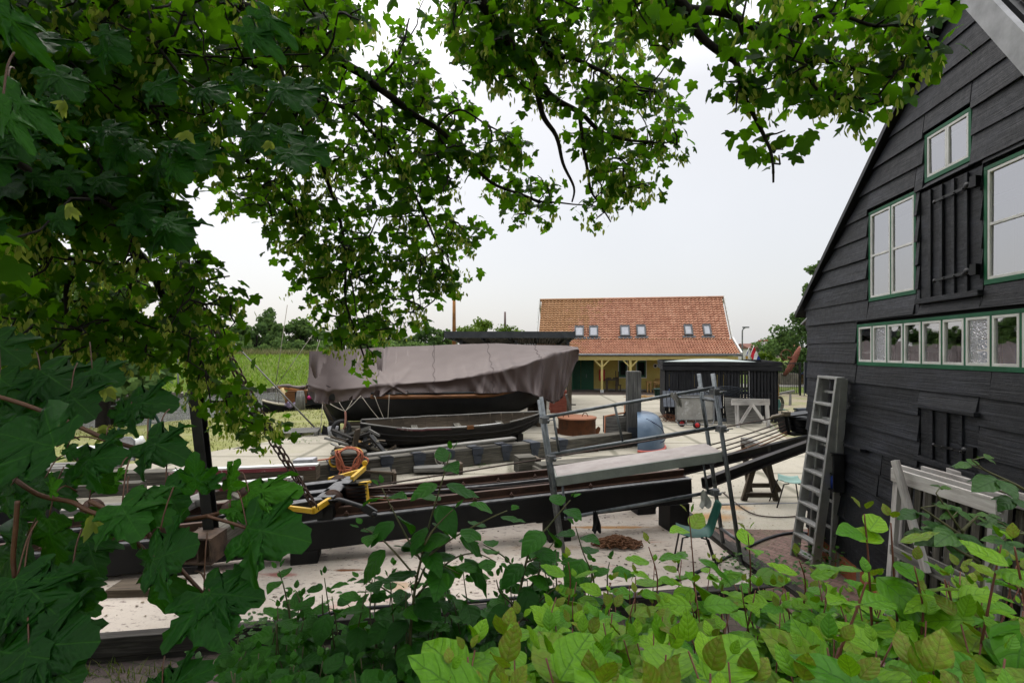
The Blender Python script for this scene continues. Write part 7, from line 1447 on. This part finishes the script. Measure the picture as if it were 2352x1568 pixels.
# ---------------------------------------------------------------- dogwood shrubs on the bank
OV, OVF = ovate_template(6, 10, .34); ovar = [deform(OV, a, b2, c, w_) for a, b2, c, w_ in ((.28, .25, .35, .08), (.15, .4, .2, .10), (.38, .15, .5, .07), (.05, .5, .35, .12), (.2, -.1, .3, .08))]
class Shrub:
    def __init__(s, name, label, leafm, stemm, loc): s.t = thing(name, label, 'shrub', loc); s.T, s.D, s.N, s.S, s.O, s.RD = [], [], [], [], [], []; s.mb = MB(); s.lm = leafm; s.sm = stemm
    def leaf(s, p, d, n, sz, tone, red=0): s.T.append(np.array(p)); s.D.append(np.array(d)); s.N.append(np.array(n)); s.S.append(sz); s.O.append(tone); s.RD.append(red)
    def stem(s, pts, r0, r1, size, node, nleafy, tone, red, skip0=0):
        q = spline(pts, 5); n = len(q); s.mb.tube(q, [lerp(r0, r1, i / (n - 1)) for i in range(n)], 5); cum = [0]
        for a, b2 in zip(q, q[1:]): cum.append(cum[-1] + (b2 - a).length)
        L = cum[-1]; pos = L; k = 0; az = rnd.uniform(0, 3.14)
        while pos > max(skip0, L - nleafy) and k < 14:
            i = max(j for j in range(n) if cum[j] <= pos + 1e-6); i = min(i, n - 2); p = q[i].lerp(q[i + 1], (pos - cum[i]) / max(1e-6, cum[i + 1] - cum[i])); tdir = (q[i + 1] - q[i]).normalized()
            for sgn in (1, -1):
                a = az + (0 if sgn > 0 else math.pi) + rnd.uniform(-.3, .3); h = V((math.cos(a), math.sin(a), 0)); h = (h - tdir * h.dot(tdir) * .6).normalized()
                if k == 0: d = h * .5 + tdir * 1.0; sz = size * .26; rd = red * (rnd.random() < .5)
                elif k == 1: d = h * 1.0 + tdir * .3; sz = size * .72; rd = red * .6 * (rnd.random() < .12)
                else: d = h + tdir * .1 + V((0, 0, -.38 + rnd.uniform(-.3, .25))); sz = size * rnd.uniform(.8, 1.15); rd = red * .3 * (rnd.random() < .06)
                d = V(d).normalized(); n_ = V((0, 0, 1)) + V((rnd.uniform(-.3, .3), rnd.uniform(-.55, .1), 0)); s.leaf(p + d * .012, d, n_, sz, min(1, max(0, tone + .22 - .085 * k + rnd.uniform(-.25, .25))), rd)  # older leaves lower down darker, the tone also painting shade between leaves
            az += math.pi / 2 + rnd.uniform(-.2, .2); pos -= node * (.5 if k == 0 else rnd.uniform(.75, 1.2)); k += 1
    def done(s):
        s.mb.build('stems', s.sm, s.t)
        if s.T: swarm('foliage', ovar, OVF, frame(np.array(s.D), np.array(s.N)), np.array(s.T), np.array(s.S), np.array(s.O), s.lm, s.t, red=np.array(s.RD))
bY = [(1000, 1570), (1060, 1500), (1150, 1450), (1230, 1400), (1300, 1330), (1400, 1335), (1480, 1290), (1560, 1270), (1650, 1275), (1740, 1330), (1830, 1350), (1900, 1320), (1960, 1300), (2050, 1330), (2120, 1330), (2200, 1310), (2300, 1290), (2420, 1270)]
defs = [(1000, 1330, 'yellow green dogwood at the bottom centre beside the dark bushes'), (1330, 1620, 'yellow green dogwood spreading below the green plastic chair'), (1620, 1880, 'yellow green dogwood below the foot of the ladder'), (1880, 2150, 'large leaved yellow green dogwood with red stems below the hurdles'), (2150, 2440, 'big yellow green dogwood at the bottom right corner')]
for (x0, x1, lab) in defs:
    xm = (x0 + x1) / 2; loc = (Xat(xm, 1.2), .9, gz(Xat(xm, 1.2), .9)); sh_ = Shrub('dogwood_shrub', lab, M['dogyellow'], M['stemred'], loc); n_ = int((x1 - x0) / 6.6)
    for i in range(n_):
        px = rnd.uniform(x0, x1); yb = interp(bY, px); py = yb + (1660 - yb) * rnd.random() ** 1.5; Y = lerp(1.65, .58, min(1, max(0, (py - 1270) / 270)) ** .8) * rnd.uniform(.85, 1.15)
        if px > 1900: Y = min(Y, lerp(1.2, .55, min(1, max(0, (py - 1300) / 250)))) * rnd.uniform(.92, 1.1)
        if Y < .85 and rnd.random() < .5: continue
        tp_ = P(px, py, Y); gx, gy = tp_.x + rnd.uniform(-.22, .12), max(.35, tp_.y - rnd.uniform(-.1, .35)); b0 = V((gx, gy, gz(gx, gy) - .03)); m_ = b0.lerp(tp_, .55) + V((rnd.uniform(-.06, .06), rnd.uniform(-.06, .06), .05))
        sh_.stem([b0, m_ + V((rnd.uniform(-.08, .08), 0, .03)), tp_], .0032, .0012, rnd.choice((.07, .095, .12, .145)) if Y < .85 else rnd.choice((.05, .065, .08, .10)), .085, .5, .55, .8)
    for pts, Y in {0: [([(1300, 1420), (1310, 1340), (1305, 1290)], 1.2)], 1: [([(1600, 1420), (1592, 1290), (1583, 1185)], 1.25), ([(1500, 1420), (1510, 1330), (1490, 1255)], 1.2)], 2: [([(1720, 1430), (1724, 1310), (1718, 1225)], 1.25), ([(1840, 1430), (1850, 1340), (1835, 1285)], 1.1)], 3: [([(2005, 1480), (1995, 1290), (1985, 1180)], .92), ([(2065, 1480), (2052, 1300), (2046, 1200)], .92), ([(1900, 1560), (1960, 1420), (1990, 1335)], .72), ([(2110, 1500), (2120, 1400), (2100, 1300)], .85)], 4: [([(2250, 1500), (2275, 1370), (2300, 1250)], .8), ([(2380, 1500), (2350, 1360), (2330, 1255)], .75), ([(2200, 1500), (2190, 1400), (2170, 1330)], .85)]}[defs.index((x0, x1, lab))]:
        sh_.stem([P(x, y, Y) for x, y in pts], .0024, .0012, .088, .075, .5, .6, .9)
    sh_.done()
bG = [(520, 1500), (600, 1460), (660, 1430), (740, 1400), (800, 1380), (900, 1400), (1000, 1390), (1100, 1400), (1180, 1350), (1240, 1345), (1300, 1380), (1360, 1380)]
sprouts = {0: [([(670, 1440), (655, 1360), (641, 1310)], 1.55), ([(742, 1430), (740, 1365)], 1.5), ([(700, 1440), (690, 1385), (680, 1360)], 1.55)],
 1: [([(940, 1560), (950, 1375), (967, 1284), (988, 1197), (1014, 1109), (1034, 1040)], 1.3), ([(965, 1284), (938, 1240), (897, 1161), (877, 1120)], 1.3), ([(966, 1290), (1040, 1235), (1120, 1192), (1165, 1172)], 1.28), ([(960, 1330), (885, 1245), (835, 1212)], 1.3), ([(955, 1370), (1030, 1290), (1090, 1270), (1140, 1290)], 1.32), ([(950, 1400), (880, 1350), (830, 1330)], 1.35), ([(975, 1250), (1000, 1210), (1040, 1170)], 1.25), ([(960, 1340), (990, 1290), (1060, 1320)], 1.28), ([(870, 1500), (850, 1420), (855, 1330)], 1.4)],
 2: [([(1170, 1500), (1190, 1380), (1219, 1255), (1255, 1214), (1281, 1182), (1310, 1148)], 1.35), ([(1363, 1400), (1363, 1328), (1340, 1270), (1322, 1209)], 1.4), ([(1200, 1330), (1160, 1280), (1110, 1250)], 1.4), ([(1210, 1290), (1250, 1270), (1275, 1240)], 1.35), ([(1180, 1440), (1250, 1370), (1290, 1340)], 1.35), ([(1400, 1420), (1395, 1330), (1400, 1290)], 1.5), ([(1190, 1400), (1150, 1360), (1140, 1330)], 1.4), ([(1195, 1380), (1235, 1320), (1240, 1290)], 1.35)]}
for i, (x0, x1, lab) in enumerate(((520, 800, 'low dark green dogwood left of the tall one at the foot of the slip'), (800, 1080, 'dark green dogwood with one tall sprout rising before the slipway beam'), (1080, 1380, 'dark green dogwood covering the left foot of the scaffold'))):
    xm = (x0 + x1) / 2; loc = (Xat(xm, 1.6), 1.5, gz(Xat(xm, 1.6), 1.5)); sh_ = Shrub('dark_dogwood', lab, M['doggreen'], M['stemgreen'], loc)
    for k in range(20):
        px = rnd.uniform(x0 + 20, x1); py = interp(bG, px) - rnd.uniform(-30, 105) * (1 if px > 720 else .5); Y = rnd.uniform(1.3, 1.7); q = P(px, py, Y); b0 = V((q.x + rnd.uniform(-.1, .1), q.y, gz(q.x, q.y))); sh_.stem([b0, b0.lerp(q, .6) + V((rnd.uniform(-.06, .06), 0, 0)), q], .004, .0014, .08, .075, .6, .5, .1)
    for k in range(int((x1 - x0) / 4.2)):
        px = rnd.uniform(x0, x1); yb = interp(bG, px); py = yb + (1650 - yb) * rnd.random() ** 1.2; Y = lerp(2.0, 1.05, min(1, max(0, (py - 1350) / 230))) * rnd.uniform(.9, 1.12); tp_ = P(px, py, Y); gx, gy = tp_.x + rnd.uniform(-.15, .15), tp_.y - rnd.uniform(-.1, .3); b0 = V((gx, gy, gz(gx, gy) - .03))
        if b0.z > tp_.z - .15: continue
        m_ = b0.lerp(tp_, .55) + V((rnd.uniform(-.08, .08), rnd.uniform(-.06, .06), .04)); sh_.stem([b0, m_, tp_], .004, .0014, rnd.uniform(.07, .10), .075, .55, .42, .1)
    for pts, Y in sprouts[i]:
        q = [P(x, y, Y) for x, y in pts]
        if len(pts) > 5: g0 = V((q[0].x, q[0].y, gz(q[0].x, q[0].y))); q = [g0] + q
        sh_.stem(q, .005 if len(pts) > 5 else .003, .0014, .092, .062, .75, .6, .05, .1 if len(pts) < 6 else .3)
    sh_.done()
# hedge of shade leaves lower down so the bank stays closed
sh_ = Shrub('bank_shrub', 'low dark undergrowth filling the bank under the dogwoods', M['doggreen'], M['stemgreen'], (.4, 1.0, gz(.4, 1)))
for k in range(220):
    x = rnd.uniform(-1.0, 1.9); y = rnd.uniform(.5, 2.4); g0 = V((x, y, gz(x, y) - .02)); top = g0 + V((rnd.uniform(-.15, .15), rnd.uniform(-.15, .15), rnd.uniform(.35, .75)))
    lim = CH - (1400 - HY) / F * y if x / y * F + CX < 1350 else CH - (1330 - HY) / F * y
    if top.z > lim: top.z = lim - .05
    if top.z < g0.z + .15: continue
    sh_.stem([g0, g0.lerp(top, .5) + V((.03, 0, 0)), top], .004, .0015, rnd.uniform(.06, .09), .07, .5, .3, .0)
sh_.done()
# brambles at the right
for j, (lab, stems) in enumerate((('thorny bramble shoot rising before the hurdles', [([(2256, 1330), (2236, 1264), (2208, 1218), (2181, 1179), (2150, 1132)], 1.6), ([(2225, 1240), (2180, 1210), (2130, 1175), (2115, 1165)], 1.6), ([(2209, 1220), (2235, 1195), (2250, 1180)], 1.58), ([(2250, 1290), (2205, 1265), (2160, 1235)], 1.55), ([(2262, 1330), (2290, 1270), (2310, 1235), (2330, 1215)], 1.5)]), ('arching bramble shoot reaching in from the right edge over the hurdles', [([(2460, 1190), (2352, 1123), (2300, 1097), (2263, 1079), (2232, 1056)], 1.7), ([(2380, 1180), (2330, 1140), (2290, 1125)], 1.7), ([(2420, 1210), (2345, 1225), (2300, 1200)], 1.6)]))):
    sh_ = Shrub('bramble', lab, M['bramble'], M['stemgreen'], P(stems[0][0][0][0], 1400, 1.6))
    for pts, Y in stems:
        q = spline([P(x, y, Y) for x, y in pts], 5); sh_.mb.tube(q, [lerp(.006, .002, i / (len(q) - 1)) for i in range(len(q))], 5)
        for k, i in enumerate(range(len(q) - 1, 2, -6)):
            p = q[i]; a = rnd.uniform(0, 6.28); h = V((math.cos(a), math.sin(a) * .6, .15)).normalized(); pe = p + h * .05; sz = (.035, .06, .095, .1, .1, .09, .08)[min(k, 6)]
            sh_.mb.tube([p, pe], .0018, 4)
            for t_ in (0, 1.25, -1.25): d = Matrix.Rotation(t_, 3, 'Z') @ h; sh_.leaf(pe, d + V((0, 0, rnd.uniform(-.4, .1))), V((rnd.uniform(-.2, .2), -.5, 1)), sz * (1.15 if t_ == 0 else .9), .6 + rnd.uniform(-.3, .3), .2 * (k == 0))
    if j == 0:
        g0 = P(2256, 1330, 1.6); sh_.mb.tube([V((g0.x, g0.y, gz(g0.x, g0.y))), g0], .006, 5)
    sh_.done()
# ---------------------------------------------------------------- weeds and grass
def blades(name, pts, hmin, hmax, wd, cols, trans, kind='stuff', lean=.35):
    K = len(pts); vs = np.array([(-1, 0, 0), (1, 0, 0), (.6, .55, .12), (-.6, .55, .12), (0, 1, .35)], float); vs[:, 0] *= wd; fcs = np.array([(0, 1, 2), (0, 2, 3), (3, 2, 4)])
    az = nr.uniform(0, 6.283, K); d = np.stack([np.cos(az) * lean, np.sin(az) * lean, np.ones(K)], 1) + nr.normal(0, .12, (K, 3)); n = np.stack([np.cos(az), np.sin(az), np.full(K, .1)], 1)
    m = leaf_mat(name + '_blade', cols, trans, .35, .7); return swarm(name, [vs], fcs, frame(d, n), np.array(pts), nr.uniform(hmin, hmax, K), nr.uniform(0, 1, K), m, None, (0, 0, 0), kind=kind)
pts = []
for k in range(26000):
    q = rnd.uniform(-62, 30); s = 47 + 13.5 * rnd.random(); x, y = q * .7071 - s * .7071, q * .7071 + s * .7071
    if y > 20 and y < 110: pts.append((x, y, gz(x, y) - .02))
blades('dike_grass', pts, .25, .6, .10, [(.17, .34, .025), (.28, .47, .04), (.42, .54, .09)], (.34, .52, .04))
pts = []
for k in range(15000):
    q = rnd.uniform(-62, 40); s = 60 + 3.5 * rnd.random(); x, y = q * .7071 - s * .7071, q * .7071 + s * .7071; pts.append((x, y, gz(x, y) - .05))
blades('tall_grass', pts, .7, 1.35, .035, [(.12, .17, .04), (.26, .26, .10), (.42, .36, .2)], (.3, .3, .1))
pts = []
for k in range(14000):
    x, y = rnd.uniform(-17, -4.6), rnd.uniform(10, 30); s = (y - x) * .7071
    if s > 25.2 or inside(yard, x, y): continue
    if MN.noise(V((x * .6, y * .6, 0))) < -.15: continue
    pts.append((x, y, gz(x, y)))
blades('bank_grass', pts, .04, .13, .12, [(.17, .22, .04), (.28, .29, .07), (.40, .36, .14)], (.34, .36, .08))
pts = []
for k in range(6500):
    x, y = rnd.uniform(-4.4, 1.2), rnd.uniform(3.5, 5.2)
    if MN.noise(V((x * 1.6, y * 2.2, 5))) < -.12 + (.25 if y > 4.55 else 0): continue
    if y < kerb_y(x) - .12: pts.append((x, y, gz(x, y) + .01))
blades('path_grass', pts, .05, .16, .05, [(.09, .15, .02), (.17, .24, .03), (.30, .30, .08)], (.25, .32, .04))
pts = [(x, y, gz(x, y)) for x, y in [(rnd.uniform(-5, 3.5), rnd.uniform(.3, 3.9)) for k in range(5200)]]
blades('bank_herbs', pts, .1, .32, .09, [(.02, .06, .01), (.05, .12, .015), (.11, .2, .03)], (.1, .22, .02), lean=.8)
def weeds(name, spots, label):
    T_, D_, N_, S_ = [], [], [], []
    for (p, r_, h, n_) in spots:
        for k in range(n_): a = rnd.uniform(0, 6.28); q = V(p) + V((rnd.gauss(0, r_), rnd.gauss(0, r_), rnd.uniform(0, h))); T_.append(np.array(q)); D_.append((math.cos(a), math.sin(a), rnd.uniform(.0, .9))); N_.append((rnd.uniform(-.3, .3), rnd.uniform(-.3, .3), 1)); S_.append(rnd.uniform(.03, .075))
    o_ = swarm(name, [deform(OV, .2, .3, .2)], OVF, frame(np.array(D_), np.array(N_)), np.array(T_), np.array(S_), nr.uniform(.2, 1, len(T_)), M['bramble'], None, (0, 0, 0), red=np.zeros(len(T_))); return struct(o_, 'stuff')
weeds('pavement_weeds', [(G(1690, 1305), .12, .2, 60), (G(1740, 1330), .14, .25, 70), (G(1790, 1345), .15, .3, 80), (G(1880, 1300), .10, .3, 70), (G(1905, 1285), .08, .4, 50), (G(1715, 1232), .06, .05, 30), (G(1850, 1350), .2, .3, 90), (G(1950, 1330), .2, .35, 90)], '')
weeds('yard_weeds', [(G(1092, 1070), .14, .06, 40), (G(1395, 1025), .05, .12, 25), (G(1120, 1066), .1, .04, 20), (G(1292, 975), .25, .3, 60), (G(1326, 962), .2, .2, 40), (G(1790, 985), .3, .2, 60), (G(700, 1012), .3, .05, 30), (G(620, 1440), .15, .2, 60), (G(560, 1475), .2, .15, 60), (G(680, 1460), .25, .25, 90)], '')
pts = []; K_ = 2600
while len(pts) < K_:
    x, y = rnd.uniform(-6, 5), rnd.uniform(5.3, 13)
    if MN.noise(V((x * .7, y * .7, 9))) + rnd.uniform(-.3, .5) > .1: pts.append((x, y, .019))
az = nr.uniform(0, 6.28, K_); swarm('ground_litter', [qv_ for qv_ in (np.array([(-.5, 0, 0), (.5, 0, .1), (.3, .8, .12), (-.2, 1, 0)], float),)], np.array([(0, 1, 2), (0, 2, 3)]), frame(np.stack([np.cos(az), np.sin(az), az * 0 + .1], 1), np.array([(0, 0, 1.)] * K_)), np.array(pts), nr.uniform(.008, .035, K_), nr.uniform(0, 1, K_), leaf_mat('litter', [(.03, .02, .012), (.09, .06, .03), (.22, .17, .10)], (.1, .07, .03), .1, .9), None, (0, 0, 0), kind='stuff')
# ---------------------------------------------------------------- trees in the distance
qv = np.array([(-.5, 0, 0), (.5, 0, 0), (.42, .6, .12), (0, 1, 0), (-.42, .6, .12)], float); qf = np.array([(0, 1, 2), (0, 2, 4), (4, 2, 3)])
def far_tree(name, label, base, H_, Wd, seed, mat, dens=1.0, leaf=.3, group=None, trunk=True, tone=0.0, low=.1):
    r_ = np.random.RandomState(seed); t = thing(name, label, 'tree' if trunk else 'bush', base, group); b0 = V(base)
    if trunk:
        mb = MB(); mb.tube(spline([b0 - V((0, 0, .2)), b0 + V((r_.normal(0, .1), 0, H_ * .3)), b0 + V((r_.normal(0, .2), 0, H_ * .75))], 4), [Wd * .045] * 5 + [Wd * .02] * 4, 7)
        for i in range(6): a = r_.uniform(0, 6.28); z = H_ * r_.uniform(.25, .5); mb.tube([b0 + V((0, 0, z)), b0 + V((math.cos(a) * Wd * .18, math.sin(a) * Wd * .18, z + H_ * .15)), b0 + V((math.cos(a) * Wd * .34, math.sin(a) * Wd * .34, z + H_ * .25))], [Wd * .02, Wd * .014, Wd * .006], 5)
        mb.build('trunk', M['bark'], t)
    nb = int(26 * dens); T_, N_, S_, O_ = [], [], [], []
    for k in range(nb):
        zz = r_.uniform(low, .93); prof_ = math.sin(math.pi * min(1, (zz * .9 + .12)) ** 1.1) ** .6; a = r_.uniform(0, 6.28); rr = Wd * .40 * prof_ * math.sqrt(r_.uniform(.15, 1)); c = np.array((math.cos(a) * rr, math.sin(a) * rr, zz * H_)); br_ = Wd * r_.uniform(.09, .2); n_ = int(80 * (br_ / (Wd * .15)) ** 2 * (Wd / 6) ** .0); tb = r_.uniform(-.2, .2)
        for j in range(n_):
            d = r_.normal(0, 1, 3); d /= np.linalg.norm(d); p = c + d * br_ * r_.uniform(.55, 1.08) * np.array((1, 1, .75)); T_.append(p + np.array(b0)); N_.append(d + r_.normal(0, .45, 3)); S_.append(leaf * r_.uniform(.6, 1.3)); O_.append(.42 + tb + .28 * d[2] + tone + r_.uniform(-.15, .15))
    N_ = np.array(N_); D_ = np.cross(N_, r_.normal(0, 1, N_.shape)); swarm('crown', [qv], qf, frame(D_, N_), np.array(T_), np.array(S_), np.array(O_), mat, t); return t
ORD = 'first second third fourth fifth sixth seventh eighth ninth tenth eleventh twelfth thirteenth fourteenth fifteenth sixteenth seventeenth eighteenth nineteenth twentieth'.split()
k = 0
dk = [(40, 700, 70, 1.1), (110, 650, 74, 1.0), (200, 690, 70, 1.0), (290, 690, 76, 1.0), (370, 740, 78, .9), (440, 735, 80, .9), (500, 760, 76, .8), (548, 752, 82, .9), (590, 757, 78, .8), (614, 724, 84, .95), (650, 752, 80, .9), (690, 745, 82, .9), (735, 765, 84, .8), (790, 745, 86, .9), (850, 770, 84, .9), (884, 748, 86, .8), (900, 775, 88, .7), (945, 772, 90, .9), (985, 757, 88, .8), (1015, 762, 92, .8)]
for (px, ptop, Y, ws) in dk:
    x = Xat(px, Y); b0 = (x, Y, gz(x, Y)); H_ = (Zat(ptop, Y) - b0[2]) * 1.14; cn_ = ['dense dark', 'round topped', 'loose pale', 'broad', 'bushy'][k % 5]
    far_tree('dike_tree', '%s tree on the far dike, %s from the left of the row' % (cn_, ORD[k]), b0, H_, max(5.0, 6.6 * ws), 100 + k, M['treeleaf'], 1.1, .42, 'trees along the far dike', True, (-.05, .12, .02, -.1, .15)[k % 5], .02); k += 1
for i, (px, ptop, Y) in enumerate(((560, 785, 74), (640, 782, 74), (700, 790, 75), (760, 788, 77), (905, 790, 80), (960, 792, 82), (470, 790, 72))):
    x = Xat(px, Y); b0 = (x, Y, gz(x, Y)); far_tree('dike_bush', 'low bush behind the dike grass ' + ('below the grey lamp pole', 'just right of the grey lamp pole', 'above the boom of the moored sailing boat', 'above the stern of the covered boat', 'above the middle of the covered boat', 'left of the orange mast', 'farthest left of the bushes')[i], b0, Zat(ptop, Y) - b0[2], 6.0, 200 + i, M['treeleaf'], .8, .35, 'bushes along the far dike', False, .15, .0)
for i, (px, ptop, Y, wd_) in enumerate(((1075, 742, 40, 3.2), (1108, 728, 41, 3.0), (1165, 744, 40, 3.4))):
    x = Xat(px, Y); far_tree('lime_tree', ['left', 'middle and tallest', 'right'][i] + ' of the bright lime green tree tops above the open shelter', (x, Y, 0), Zat(ptop, Y), wd_ * 1.15, 300 + i, M['limeleaf'], .9, .17, 'bright trees behind the shelter', True, .1, .45)
for i, (px, ptop, Y, wd_, mt, lab, dn) in enumerate(((1832, 714, 44, 5.0, 'treeleaf', 'big dark round tree between the anchor and the barn', 1.9), (1884, 575, 40, 3.0, 'treeleaf', 'tall tree mostly hidden behind the barn gable edge', 1.6), (1766, 778, 95, 8.5, 'treeleaf', 'hazy broad tree behind the distant houses', 1.2), (1788, 780, 84, 5.5, 'treeleaf', 'rounded tree before the distant white gable', 1.2), (1735, 785, 110, 4.0, 'treeleaf', 'small dark conifer shaped tree behind the flags', .8))):
    x = Xat(px, Y); far_tree('garden_tree', lab, (x, Y, 0), Zat(ptop, Y), wd_, 400 + i, M[mt], dn, .22 if Y < 50 else .4, None, True, (-.12, -.05, .2, .1, 0)[i], .16)
for i, (px, ptop, Y, lab) in enumerate(((1762, 806, 60, 'pale yellow green bush behind the black shed'), (1850, 812, 52, 'green hedge bush beside the white lamp post'))):
    x = Xat(px, Y); far_tree('garden_bush', lab, (x, Y, 0), Zat(ptop, Y), 3.4, 500 + i, M['limeleaf'] if i == 0 else M['treeleaf'], .9, .25, None, False, .2, .0)
# round tree on the left bank
for i, (x, y, h, w_) in enumerate(((-16, 16, 7.5, 5.5),)):
    far_tree('willow_tree', 'round tree standing on the left bank behind the leaves', (x, y + 4, -.1), 6.5, 5.5, 600 + i, M['treeleaf'], 1.3, .25, None, True, 0, .2)
